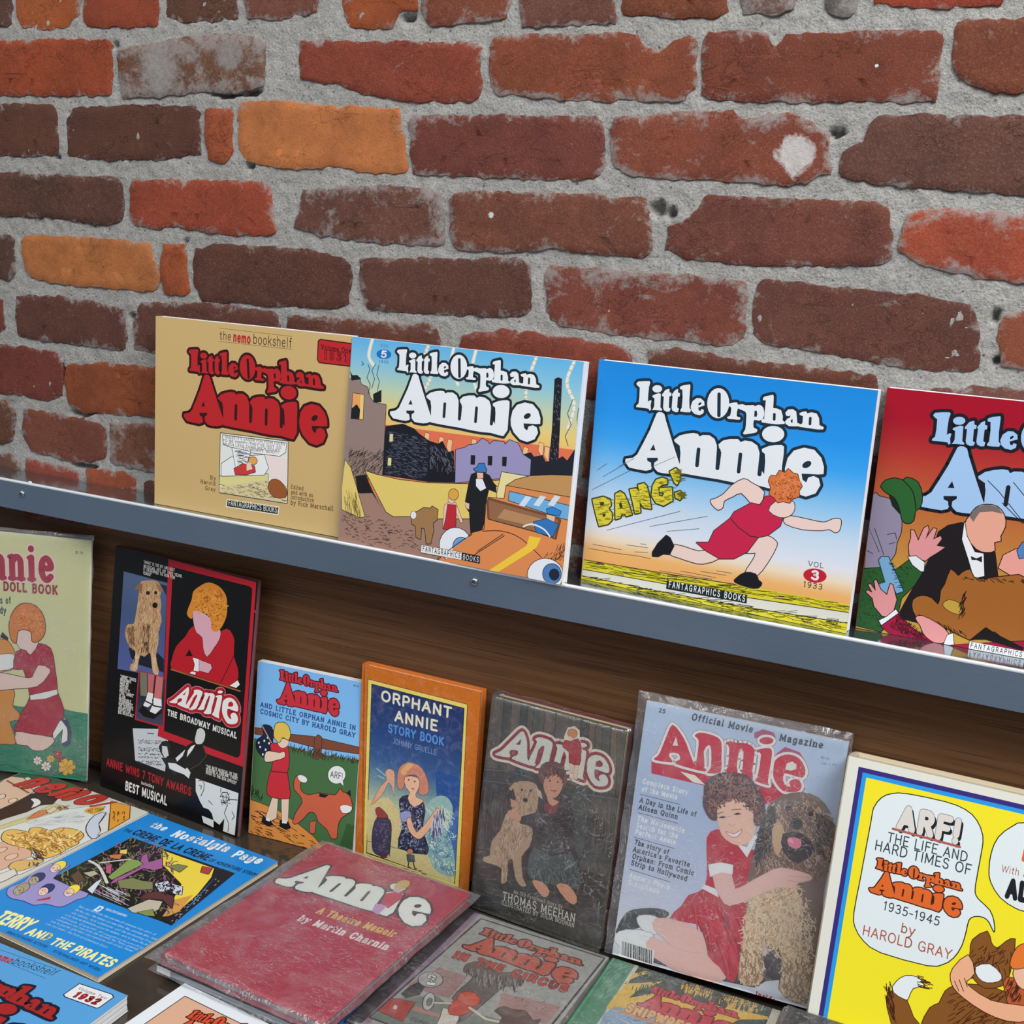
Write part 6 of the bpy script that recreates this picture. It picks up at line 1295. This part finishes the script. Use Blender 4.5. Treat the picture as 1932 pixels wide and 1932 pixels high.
# ------------------------------------------------------------------ lower row, lying flat
def cover_comic():
    a = Art([(280.2, 1533.8), (533, 1623.5), (182.5, 1843.5), (-79, 1719.6)], .2, .262, 1.04)
    BL = (24, 132, 208); a.full(BL); a.view(0, 1500, 5.367)
    DK = (14, 34, 60); W_ = (226, 232, 232)
    a.L((190,200,206), [(1490,190),(0,915)], 10)
    a.view(120, 1380, 4.83)
    a.T(W_, 'the', (778,862), (912,902), 52, .17, True, .1); a.T(W_, 'Nostalgia', (975,945), (1495,1090), 66, .19, True, .1); a.T(W_, 'Page', (1545,1130), (1808,1200), 66, .2, True, .1)
    a.T(DK, 'THE', (532,905), (600,925), 26, .2); a.T(DK, 'CREME DE LA CREME', (612,930), (1312,1170), 58, .24, pen=(.9, 1)); a.T(DK, 'OF ADVENTURE STRIPS', (1325,1175), (1780,1320), 30, .2)
    a.view(0, 1500, 5.367)
    PIC = [(1325,430),(2270,745),(1730,1320),(1640,1285),(820,985),(500,850)]
    a.P((26,26,24), PIC)
    a.P((232, 208, 70), [(1650,560),(2180,740),(2150,830),(2000,1010),(1800,1180),(1700,1150),(1840,900),(1640,700)]); a.P((206,150,76), [(1760,1060),(1960,1010),(1780,1220),(1640,1230)])
    a.hairs([(130,120,100),(70,66,60),(150,80,140),(120,130,80),(90,80,60)], [(1325,440),(1700,560),(1800,900),(1720,1250),(860,980),(560,850)], 420, 60, -30, 1.4, 8, 3, .5)
    for c, q in (((158,92,146), [(1430,620),(1480,590),(1500,680),(1640,640),(1640,740),(1560,760),(1440,740),(1180,880),(1100,900),(1150,850),(1400,740)]), ((130,156,84), [(1080,830),(1300,650),(1390,660),(1440,700),(1200,820),(1120,860)]), ((124,128,84), [(1180,870),(1330,840),(1430,870),(1540,880),(1540,950),(1420,960),(1200,940)]), ((176,170,150), [(830,790),(940,770),(980,800),(900,830)]),
                 ((226,200,110), [(1210,560),(1280,550),(1270,600),(1200,590)]), ((196,120,76), [(1090,610),(1230,600),(1200,650),(1110,640)]), ((90,66,50), [(700,820),(780,770),(840,850),(760,900)]), ((206,214,226), [(870,960),(960,880),(1020,850),(920,1000)]), ((176,92,120), [(1060,720),(1120,700),(1110,800),(1060,790)]), ((196,204,220), [(1560,900),(1700,870),(1740,950),(1620,990)]), ((196,204,220), [(1740,900),(1850,930),(1840,1010),(1750,1000)]),
                 ((90,50,50), [(1400,1050),(1480,990),(1640,980),(1760,1030),(1740,1150),(1640,1060),(1500,1050)]), ((186,178,160), [(1280,1150),(1500,1060),(1640,1080),(1600,1160),(1480,1210),(1330,1190)]), ((126,140,80), [(1380,1190),(1540,1160),(1560,1230),(1460,1220)]), ((120,130,84), [(1700,720),(1800,700),(1900,720),(1820,780)]), ((170,60,60), [(2060,720),(2160,740),(2120,800),(2040,780)])):
        a.P(c, q, 6, (22,22,22))
    a.L((206,206,196), [(890,670),(980,720),(1030,800),(1070,890)], 20, 3); a.L((216,220,214), [(1000,690),(1310,650)], 12); a.hairs([(200,206,214)], [(960,890),(1180,960),(1120,1060),(880,980)], 20, 150, 25, .05, 4, 6); a.hairs([(20,20,20)], [(1570,890),(1840,920),(1830,1010),(1600,990)], 60, 24, 40, 1.5, 8, 7)
    a.P((28,26,34), [(1640,1250),(1900,1150),(1990,1060),(2270,745),(2400,790),(1730,1325)]); a.hairs([(170,170,180)], [(1700,1280),(2200,850),(2240,870),(1760,1300)], 34, 20, -35, .4, 5, 8)
    a.P((150,144,196), [(60,1010),(70,950),(130,920),(230,880),(320,790),(500,700),(560,730),(690,720),(520,850),(880,1000),(760,1060),(640,1120),(560,1130),(440,1100),(330,1115),(220,1070),(110,1050)], 6, (34,40,90), 2)
    SKN = (228, 196, 180)
    for cx, cy, hc in ((560,740,(232,212,80)), (345,860,(40,60,100)), (190,965,(160,150,120)), (440,970,(30,50,110)), (700,980,(236,216,70))):
        a.E(hc, cx+22, cy-18, 78, 42, -25, 5, (40,36,30)); a.E(SKN if cx > 400 else (170,160,130), cx-18, cy+10, 52, 36, -25, 4, (60,50,50)); a.hairs([(50,40,40)], ell(cx-18, cy+10, 40, 24), 9, 16, 20, 1, 4, cx)
    a.P((176,50,60), [(350,1065),(500,1030),(490,1060),(360,1075)])
    YT = (238, 230, 150)
    a.T(YT, 'TERRY', (-95,1265), (232,1368), 130, .22, slant=.05, pen=(.9,1)); a.T(YT, 'AND', (232,1398), (455,1468), 78, .22, slant=.05); a.T(YT, 'THE', (478,1498), (668,1562), 78, .22, slant=.05); a.T(YT, 'PIRATES', (690,1580), (1098,1738), 92, .22, slant=.05)
    a.T((12,50,96), 'BREATHTAKING ACTION!', (45,1388), (448,1542), 26, .2); a.T((12,50,96), 'STREAMLINED ART WORK!', (512,1580), (990,1782), 28, .2)
    a.T((206,226,240), 'B', (930,1160), (990,1180), 56, .2, True); a.T((206,226,240), 'REATHTAKING', (1050,1160), (1260,1232), 22, .12, True)
    rows_ = [(770,1130,1560,1420,'Terry and the Pirates the panorama of adventure strips and it all'), (740,1165,1600,1480,'On hot seas, the famous pal now China Sky, phantom fells, comics'), (700,1195,1560,1510,'ally villains, slick adventures and the enchanting Dragon'), (640,1215,1520,1540,'Lady have no formidable appeal for millions. Add to these the joy of'), (590,1240,1440,1560,'Milton Caniff draughtsmanship'), (545,1260,1380,1570,'conquerors and you have the reasons for Terry growing'), (490,1280,1330,1590,'rise to greater greatness and popularity poll ratings. Makes'), (445,1305,1070,1550,'you and meets the Path of Adventure Strips')]
    for x0, y0, x1, y1, t_ in rows_: a.T((180,214,240), t_, (x0, y0), (x1, y1), 20, .12, slant=.1)
    return a
def cover_nemo():
    a = Art([(58.2, 1450.4), (280.4, 1533.1), (-98.6, 1729), (-333.4, 1617)], .208, .275, 1.1)
    a.full((196, 196, 184)); a.view(0, 1440, 7.43)
    LN = (50, 44, 40)
    a.P((56,84,64), [(-300,-50),(430,60),(1300,300),(1150,430),(1000,400),(700,420),(400,200),(-300,200)])
    a.P((206,174,150), [(-300,500),(-300,100),(150,190),(330,210),(470,400),(330,500),(0,650)], 8, LN); a.L((140,84,60), [(100,250),(400,420)], 20); a.E((214,190,170), 30, 470, 46, 30, -20, 8, LN); a.E((214,190,170), 180, 528, 60, 26, -15, 8, LN)
    a.P((50,34,30), [(-300,780),(200,560),(420,440),(620,380),(820,500),(740,580),(560,600),(380,690),(50,790),(-200,900)]); a.P((214,214,206), [(430,510),(500,500),(560,530),(560,580),(440,632),(480,560)], 6, LN, 2)
    a.P((196,188,130), [(-200,960),(20,880),(380,760),(760,570),(960,640),(900,660),(640,740),(300,860),(0,960)], 6, LN); a.P((196,120,76), [(380,790),(520,690),(640,660),(660,710),(500,770)], 7, LN); a.P((206,196,176), [(650,680),(760,610),(800,650),(700,710)], 6, LN); a.hairs([(120,60,60)], [(770,600),(950,600),(940,650),(800,660)], 30, 40, 20, .8, 6, 3)
    a.P((206,210,204), [(0,940),(640,740),(900,660),(1200,620),(1540,520),(1820,640),(1800,760),(1500,960),(1290,1070),(300,1560),(-300,1700),(-300,1100)], 5, LN)
    a.hairs([(180,186,190)], [(300,850),(1000,700),(1100,850),(500,900)], 60, 160, -8, .1, 8, 4)
    a.P((192,200,214), [(1290,1062),(1215,960),(1230,860),(1330,740),(1480,700),(1380,850),(1400,950),(1380,1030)], 12, LN, 2); a.P((206,208,200), [(1390,860),(1500,720),(1530,720),(1510,960),(1370,1020),(1420,950)], 6, LN)
    a.P((212,150,56), [(1560,545),(1820,605),(1810,780),(1530,945)], 9, (90,60,20))
    for x in (1600,1660,1735): a.hairs([(110,70,20)], [(x-12,680),(x+12,680),(x+6,820),(x-18,820)], 10, 24, 90, .6, 8, x)
    a.P((206,160,70), [(1190,660),(1320,600),(1480,620),(1440,680),(1300,730),(1180,690)]); a.hairs([(110,80,30)], [(1200,660),(1460,620),(1430,680),(1240,710)], 30, 26, -30, .5, 8, 8)
    a.P((206,166,140), [(-300,1240),(60,1100),(250,1170),(440,1220),(430,1320),(300,1360),(160,1400),(80,1480),(-100,1540),(-300,1600)], 8, LN); a.E((214,180,156), 160, 1320, 92, 36, -18, 8, LN); a.E((214,180,156), 20, 1225, 80, 30, -20, 8, LN)
    YH = (216,176,90)
    a.P(YH, [(20,1060),(60,970),(180,940),(340,960),(400,980),(430,920),(540,905),(640,940),(740,950),(860,915),(1020,930),(1130,970),(1170,1030),(1100,1100),(1090,1140),(960,1200),(860,1260),(700,1330),(560,1330),(470,1220),(300,1180),(160,1150),(70,1110)], 10, LN, 2)
    a.hairs([(232,212,150),(186,132,50),(150,110,50)], [(60,1000),(600,960),(1100,980),(1050,1120),(600,1300),(200,1140)], 220, 90, 15, .7, 12, 5, .4); a.hairs([(70,50,36)], [(440,1180),(600,1260),(580,1350),(450,1340)], 40, 60, 30, .6, 10, 6)
    a.P((206,172,100), [(130,1450),(200,1390),(330,1370),(560,1370),(600,1390),(400,1480),(260,1520),(150,1500)], 8, LN, 2); a.hairs([(90,70,50)], [(400,1390),(590,1380),(560,1420),(400,1440)], 20, 34, 100, .3, 7, 7)
    a.P((206,204,196), [(-200,1640),(200,1490),(240,1560),(100,1640),(-200,1760)], 8, LN)
    # masthead
    a.T((176,50,44), 'nemo', (215,300), (1240,600), 250, .27, slant=.55, oc=(60,24,22), ow=.03, pen=(1, .8)); a.T((176,50,44), '!', (1270,600), (1330,620), 150, .22, slant=.9, oc=(60,24,22), ow=.03)
    return a
def cover_volume_two():
    a = Art([(-135.9, 1724.1), (241.7, 1881), (-150.6, 2172), (-559, 1955.6)], .2615, .2175, 1.0)
    a.full((84, 156, 212)); a.view(0, 1740, 4.83); BR = (20, 50, 70)
    a.LS(BR, [[(-300,160),(0,258),(515,438)], [(-300,240),(0,350),(415,522)]], 3)
    a.T((176,40,48), 'nemo', (-95,325), (90,380), 60, .2, slant=.1); a.T(BR, 'bookshelf', (98,380), (485,500), 68, .08, slant=.15); a.T(BR, 'the', (-210,292), (-110,318), 58, .08, slant=.15)
    t0 = Art([(297, 600), (664, 632), (649, 1017), (296, 956)], .2615, .217).view(0, 560, 2.76)
    inv = solve8([(0, a.h), (a.w, a.h), (a.w, 0), (0, 0)], [(-135.9, 1724.1), (241.7, 1881), (-150.6, 2172), (-559, 1955.6)])
    dst = [hom(inv, *t0.m(q)) for q in [(988,285),(1688,468),(1700,745),(965,640)]]; dst = [(x * 4.83, (y - 1740) * 4.83) for x, y in dst]
    title(a, dst, (160, 32, 32), (18, 22, 40), 28)
    a.P((224,226,226), [(725,575),(1015,672),(1030,695),(905,785),(880,792),(600,690),(585,672)], 10, (24,54,84))
    a.T(INK, 'Volume Two:', (708,620), (975,722), 26, .1, True, .1); a.T((150,34,38), '1932', (662,685), (880,762), 56, .25, True, .1, oc=(50,14,18), ow=.03)
    return a
def cover_peach():
    a = Art([(349.1, 1850), (695.5, 2017), (208.2, 2476.8), (-174.7, 2211.8)], .215, .28, 1.0)
    a.full((222, 228, 232)); a.view(200, 1760, 3.864)
    inv = solve8([(0, a.h), (a.w, a.h), (a.w, 0), (0, 0)], [(349.1, 1850), (695.5, 2017), (208.2, 2476.8), (-174.7, 2211.8)])
    i_ = .0135; R_ = lambda q: [(q, a.h-q), (a.w-q, a.h-q), (a.w-q, q), (q, q)]
    a.raw((70,64,76), [R_(i_)]); a.raw((212, 168, 140), [R_(i_ + .0011)])
    title(a, [(648,548),(1180,790),(1010,1060),(400,720)], (204, 76, 44), (64, 24, 20), 24)
    return a
def cover_memoir():
    a = Art([(617.4, 1589.8), (889.3, 1685.2), (611.1, 1929.8), (307.1, 1797.1)], .19, .256, 1.0)
    a.full((170, 34, 60)); a.view(480, 1560, 4.2)
    title(a, [(170,415),(1215,490),(1400,650),(1270,785)], (226,228,222), (60,50,52), 26, 'plain')if False else None
    src = [(46,810),(345,362),(1782,850),(1620,1108)]; dst = [(165,415),(585,298),(1400,650),(1250,780)]
    title(a, dst, (222,226,218), (70,56,60), 30, 'plain', src=src)
    a.P((190,70,90), [(1040,520),(1180,500),(1170,560),(1060,640),(1000,600)]); a.E((200,170,90), 1170, 455, 66, 34, -20); a.P((196,170,190), [(1110,470),(1170,500),(1140,520),(1100,500)]); a.P((190,150,190), [(960,600),(1050,620),(980,690),(930,660)])
    a.T((214,176,96), 'A Theatre Memoir', (490,672), (1100,866), 52, .2, True, .05); a.T((226,214,212), 'by Martin Charnin', (340,730), (1045,968), 52, .2, True, .05)
    return a
def cover_circus():
    a = Art([(873.3, 1714.2), (1148.7, 1807.1), (955, 2042), (655, 1923.1)], .168, .216, 1.0)
    a.full((150, 150, 146)); a.view(600, 1700, 3.45); LN = (56, 46, 44)
    x0 = a.m((1040, 100))[0]
    a.raw((46, 40, 46), [[(0, a.h), (x0 - .006, a.h), (x0 - .006, 0), (0, 0)]]); a.raw((134, 112, 128), [[(x0 - .006, a.h), (x0, a.h), (x0, 0), (x0 - .006, 0)]])
    F0 = [(1060,118),(1865,375),(1240,1100),(330,760)]
    a.PO((152,152,146), F0, 9, LN)
    a.P((150,118,112), [(780,440),(960,500),(840,640),(560,560)]); a.P((156,122,116), [(1180,600),(1560,690),(1460,800),(1150,700)]); a.hairs([(90,70,68)], [(700,470),(1500,640),(1450,720),(650,540)], 70, 10, 18, .2, 4, 2)
    a.P((110,118,108), [(480,640),(760,620),(830,680),(1250,800),(1400,820),(1240,1080),(340,760)]); a.P((170,120,110), [(620,690),(780,740),(770,760),(600,715)])
    a.P((98,88,84), [(960,420),(1050,400),(1110,430),(1150,480),(1240,470),(1320,500),(1300,560),(1200,560),(1120,620),(1000,720),(900,790),(930,700),(860,640),(940,560),(1000,500),(940,470)], 5, LN, 2); a.hairs([(60,52,50),(140,130,124)], [(950,430),(1310,500),(1290,560),(1100,560),(950,480)], 70, 36, 95, .2, 5, 3)
    a.P((160,56,44), [(470,640),(620,665),(540,785),(385,720)], 4, LN); a.P((196,180,170), [(490,680),(510,690),(500,712),(478,705)]); a.P((50,44,42), [(590,560),(640,535),(690,560),(650,620),(560,640),(530,610)]); a.E((176,172,164), 708, 660, 34, 56, 20, 6, LN); a.E((110,118,108), 712, 662, 14, 26, 20, 4, LN)
    a.P((196,190,178), [(800,700),(870,720),(900,760),(860,840),(740,840),(780,760)], 4, LN); a.P((182,62,42), [(840,690),(880,650),(960,660),(980,710),(920,745),(840,740)], 4, LN, 2); a.P((188,72,40), [(890,640),(920,605),(980,600),(1030,630),(1030,670),(980,690),(920,665)], 5, (120,40,20), 3); a.L((196,180,160), [(970,700),(1070,770),(1160,790)], 16); a.L((196,180,160), [(745,668),(850,672)], 12)
    a.P((90,66,58), [(1130,720),(1190,690),(1240,710),(1330,720),(1370,780),(1420,770),(1400,800),(1330,840),(1150,830),(1180,760)], 4, LN, 2)
    a.E((160,160,152), 722, 520, 78, 48, 0, 5, LN); a.T((214,212,204), '2', (695,545), (755,548), 54, .2, True, oc=LN, ow=.06)
    title(a, [(1085,180),(1715,420),(1640,540),(935,300)], (178, 86, 66), (78, 44, 40), 26)
    a.T((166,66,56), 'IN THE CIRCUS', (865,372), (1600,598), 44, .28, True, oc=(70,40,38), ow=.05)
    a.T(LN, 'CUPPLES', (585,778), (760,830), 20, .12)
    return a
def cover_wreck():
    a = Art([(1156.6, 1808), (1473.2, 1908.2), (1359, 2192.4), (989.7, 2053.8)], .17, .216, 1.0)
    a.full((196, 190, 172)); a.view(1160, 1780, 5.682)
    x0 = a.m((235, 205))[0]; a.raw((84, 136, 106), [[(0, a.h), (x0, a.h), (x0, 0), (0, 0)]]); a.hairs([(120,170,140),(64,112,86)], [(-60,180),(220,200),(-100,600),(-250,600)], 120, 60, -40, .3, 5, 2)
    p1 = a.m((275, 235)); x1 = p1[0]; y1 = p1[1]; a.raw((44,50,50), [[(x1-.0008, y1+.0008), (a.w-.008, y1+.0008), (a.w-.008, .009), (x1-.0008, .009)]])
    a.raw((54, 74, 68), [[(x1, y1), (a.w-.009, y1), (a.w-.009, .01), (x1, .01)]])
    YL = (206, 170, 72)
    a.P(YL, [(190,330),(330,300),(390,320),(240,360),(150,400),(100,430),(260,430),(520,410),(400,460),(240,510),(150,590),(400,540),(560,560),(760,640),(1000,640),(1180,700),(1340,590),(1250,700),(1640,790),(1640,820),(1330,820),(1000,1000),(-100,700),(0,560),(120,440)])
    a.hairs([(50,70,64)], [(240,330),(540,400),(400,440),(260,400)], 60, 40, -70, .2, 7, 3); a.hairs([(50,70,64)], [(180,500),(480,470),(700,560),(600,580),(200,580)], 70, 50, -75, .2, 7, 4); a.hairs([YL], [(700,470),(1050,560),(980,600),(720,550)], 60, 60, -70, .2, 7, 5); a.hairs([YL], [(950,620),(1340,600),(1600,740),(1400,780)], 70, 60, -65, .2, 7, 6); a.hairs([(110,132,124),(34,52,50)], [(280,250),(1640,690),(1640,760),(300,330)], 160, 50, 18, .4, 6, 7)
    a.P((136,158,176), [(0,680),(300,740),(1000,1000),(900,1300),(-300,1200),(-120,760)]); a.hairs([(176,192,204),(90,112,130)], [(-100,720),(900,1000),(800,1200),(-200,1100)], 160, 70, 20, .3, 6, 8); a.P((196,134,76), [(-40,690),(200,760),(800,980),(700,960),(100,760)])
    title(a, [(420,465),(1325,800),(1230,1010),(240,655)], (186, 62, 74), (110, 26, 36), 26)
    a.T((214,164,110), 'SHIPWRECKED', (108,725), (1080,1050), 84, .26, True, oc=(60,40,24), ow=.04)
    return a
def plain(c, w, h, g=1.0):
    a = Art([(0, 0), (w*1000, 0), (w*1000, h*1000), (0, h*1000)], w, h, g); a.full(c); return a
def cover_dark():
    a = plain((46, 46, 48), .17, .21); a.raw((20,20,22), [[(0, .21), (.17, .21), (.17, 0), (0, 0)]]); a.view(0, 0, 1)
    a.T((160,156,130), 'The Princess', (40,16), (150,17), 9, .14, True); a.T((190,180,120), 'A', (34,60), (64,60), 40, .16, True); a.hairs([(90,90,94)], [(5,5),(165,5),(165,80),(5,80)], 40, 40, -70, .3, .5, 2)
    return a
# ------------------------------------------------------------------ place the books
TZ = TABLE_Z
G1 = 'comic albums on the steel ledge'
make_book('comic_book', 'buff tan oblong comic album with red title, leftmost on the steel ledge', 'book', frame_stand(-.4655, -.0405, .0817, .008, .02), cover_tan(), .2615, .217, .012, spine=(190,160,108), group=G1)
make_book('comic_book', 'oblong comic album with orange car before a ruined city, second on the ledge', 'book', frame_stand(-.203, -.0505, .0822, -.03, .069), cover_city(), .264, .2165, .013, spine=(120,160,190), group=G1)
make_book('comic_book', 'bright blue oblong comic album with a running figure and yellow BANG lettering', 'book', frame_stand(.0682, -.0255, .0816, -.062, .017), cover_blue(), .2635, .2178, .012, spine=(30,120,200), group=G1)
make_book('comic_book', 'crimson and ochre oblong comic album with green hat and pistol, rightmost on the ledge', 'book', frame_stand(.3358, -.0195, .0817, .0052, .022), cover_red(), .2615, .2186, .012, spine=(120,60,50), group=G1)
G2 = 'books leaning against the walnut panel'
b = make_book('paper_doll_book', 'pale yellow paper doll book with green foot, leftmost against the walnut panel', 'book', frame_stand(-.7776, -.107, TZ + .0052, .3014, .0805), cover_doll(), .21, .3117, .003, 'magazine', group=G2)
sleeve(b, .21, .3117, .003, (.002, .0015), (.002, .006), seed=3)
make_book('souvenir_book', 'tall black souvenir book with red frame and dog photograph', 'book', frame_stand(-.5598, -.0385, TZ + .0007, -.0714, .1), cover_black(), .2303, .3116, .006, back=(120,20,34), edge=(120,110,112), spine=(20,20,22), pages=pages_material('page_edges_rose', (120, 84, 92)), group=G2)
make_book('paperback', 'small sky blue and green paperback with brown fence and orange dog', 'book', frame_stand(-.327, -.0375, TZ + .0008, .0791, .0763), cover_cosmic(), .1395, .2124, .01, group=G2)
make_book('storybook', 'orange hardcover storybook with yellow bordered dark blue picture panel', 'book', frame_stand(-.1885, -.0188, TZ + .0002, .0, .012), cover_orphant(), .1485, .236, .015, 'hard', PRINT_OLD, edge=(200,108,30), back=(200,108,30), spine=(196,104,28), group=G2, g=1.12)
b = make_book('jacketed_novel', 'grey brown jacketed novel with a seated child hugging a pale dog', 'book', frame_stand(-.0243, -.0455, TZ + .0022, -.0536, .0986), cover_meehan(), .1537, .239, .022, 'hard', PRINT_OLD, edge=(96,90,80), back=(110,40,44), spine=(90,84,74), pages=PG_C, group=G2)
sleeve(b, .1537, .239, .022, (.0025, .007), (.0005, .003), seed=8, lift=.0006, rough=.0002)
b = make_book('movie_magazine', 'lavender blue film magazine with smiling child and shaggy dog in a crinkled bag', 'magazine', frame_stand(.1475, -.0642, TZ + .0132, .08, .155, -.011), cover_mag(), .195, .262, .004, 'magazine', pages=pages_material('page_edges_mag', (196, 150, 160)), group=G2)
sleeve(b, .195, .262, .006, (.010, .0035), (.002, .0085), seed=11, rough=.0012, mat=CLOUDY)
make_book('hardcover_collection', 'big bright yellow hardcover with speech balloons and cream page edges', 'book', frame_stand(.349, -.111, TZ + .0112, 0, .22), cover_yellow(), .3, .267, .05, 'hard', edge=(232,228,214), back=(222,208,180), spine=(214,202,176), pages=PG_O, group=G2)
G3 = 'books lying flat on the counter'
nm = make_book('fan_magazine', 'cartoon fan magazine with big yellow curls and slanted red masthead, lying flat at far left', 'magazine', frame_flat(-.6783, -.3291, TZ + .0045, -.055), cover_nemo(), .208, .275, .0042, 'magazine', group=G3)
make_book('adventure_comic', 'bright blue adventure strip magazine with yellow lettering lying flat', 'magazine', frame_flat(-.4660, -.3312, TZ + .006, -.055), cover_comic(), .2, .262, .0056, 'magazine', back=(226,222,200), edge=(220,216,196), pages=PG_O, group=G3)
make_book('comic_book', 'light blue oblong comic album marked Volume Two lying flat in bottom left corner', 'book', frame_flat(-.4745, -.5775, TZ + .0165, 0), cover_volume_two(), .2615, .2175, .016, spine=(84,150,200), group=G3)
make_book('comic_book', 'peach comic book with wide white border lying flat at the bottom edge', 'book', frame_flat(-.2114, -.5901, TZ + .0085, -.08), cover_peach(), .215, .28, .008, group=G3)
make_book('paperback', 'blue paperback at the bottom of the flat stack, only its edge showing', 'book', frame_flat(-.203, -.3035, TZ + .0072, -.045), plain((60, 110, 170), .192, .252), .192, .252, .007, back=(60,100,160), spine=(60,100,160), edge=(70,120,180), group=G3)
b = make_book('paperback', 'black paperback with white corner in the middle of the flat stack', 'book', frame_flat(-.2235, -.3095, TZ + .0152, -.045), plain((24, 24, 28), .188, .252), .188, .252, .0072, back=(30,30,32), spine=(24,24,26), edge=(60,60,64), pages=pages_material('page_edges_grey', (150, 156, 164)), group=G3)
box_obj('white_label', (-.0003, .016, -.0006, .0002, -.0066, -.0004), simple_mat('label_white', (226,228,230), 0.5), b)
sleeve(b, .188, .252, .0072, (.007, .002), (.006, .003), seed=31, rough=.0002, lift=.0004)
b = make_book('theatre_memoir', 'crimson hardcover theatre memoir in clouded plastic, topmost of the flat stack', 'book', frame_flat(-.2178, -.3087, TZ + .029, -.05), cover_memoir(), .19, .256, .0125, 'hard', PRINT, edge=(150,34,52), back=(140,30,48), spine=(140,30,48), pages=pages_material('page_edges_smoke', (150, 158, 168)), group=G3)
sleeve(b, .19, .256, .0125, (.018, .005), (.006, .014), seed=21, rough=.0014, mat=CLOUDY)
b = make_book('old_comic_book', 'faded grey circus comic book with dark cloth spine in plastic', 'book', frame_flat(-.0263, -.283, TZ + .0125, -.02), cover_circus(), .168, .216, .012, 'hard', PRINT_AGED, edge=(130,128,122), back=(120,118,112), spine=(46,40,46), pages=pages_material('page_edges_tan', (150, 120, 100)), group=G3)
sleeve(b, .168, .216, .012, (.004, .004), (.004, .004), seed=41, rough=.0004)
b = make_book('old_comic_book', 'worn green spined shipwreck comic book with palm leaves, lying flat in plastic', 'book', frame_flat(.1512, -.282, TZ + .0105, .01), cover_wreck(), .17, .216, .010, 'hard', PRINT_AGED, edge=(150,146,130), back=(120,130,118), spine=(84,136,106), pages=PG_C, group=G3)
sleeve(b, .17, .216, .010, (.001, .004), (.003, .002), seed=51, rough=.0004)
b = make_book('paperback', 'dark grey bagged paperback at the bottom edge before the yellow hardcover', 'book', frame_flat(.3335, -.322, TZ + .050, .0), cover_dark(), .17, .21, .012, group=G3, back=(40,40,44), spine=(34,34,36), edge=(60,60,64))
sleeve(b, .17, .21, .012, (.006, .006), (.004, .007), seed=61, rough=.0008, mat=CLOUDY)
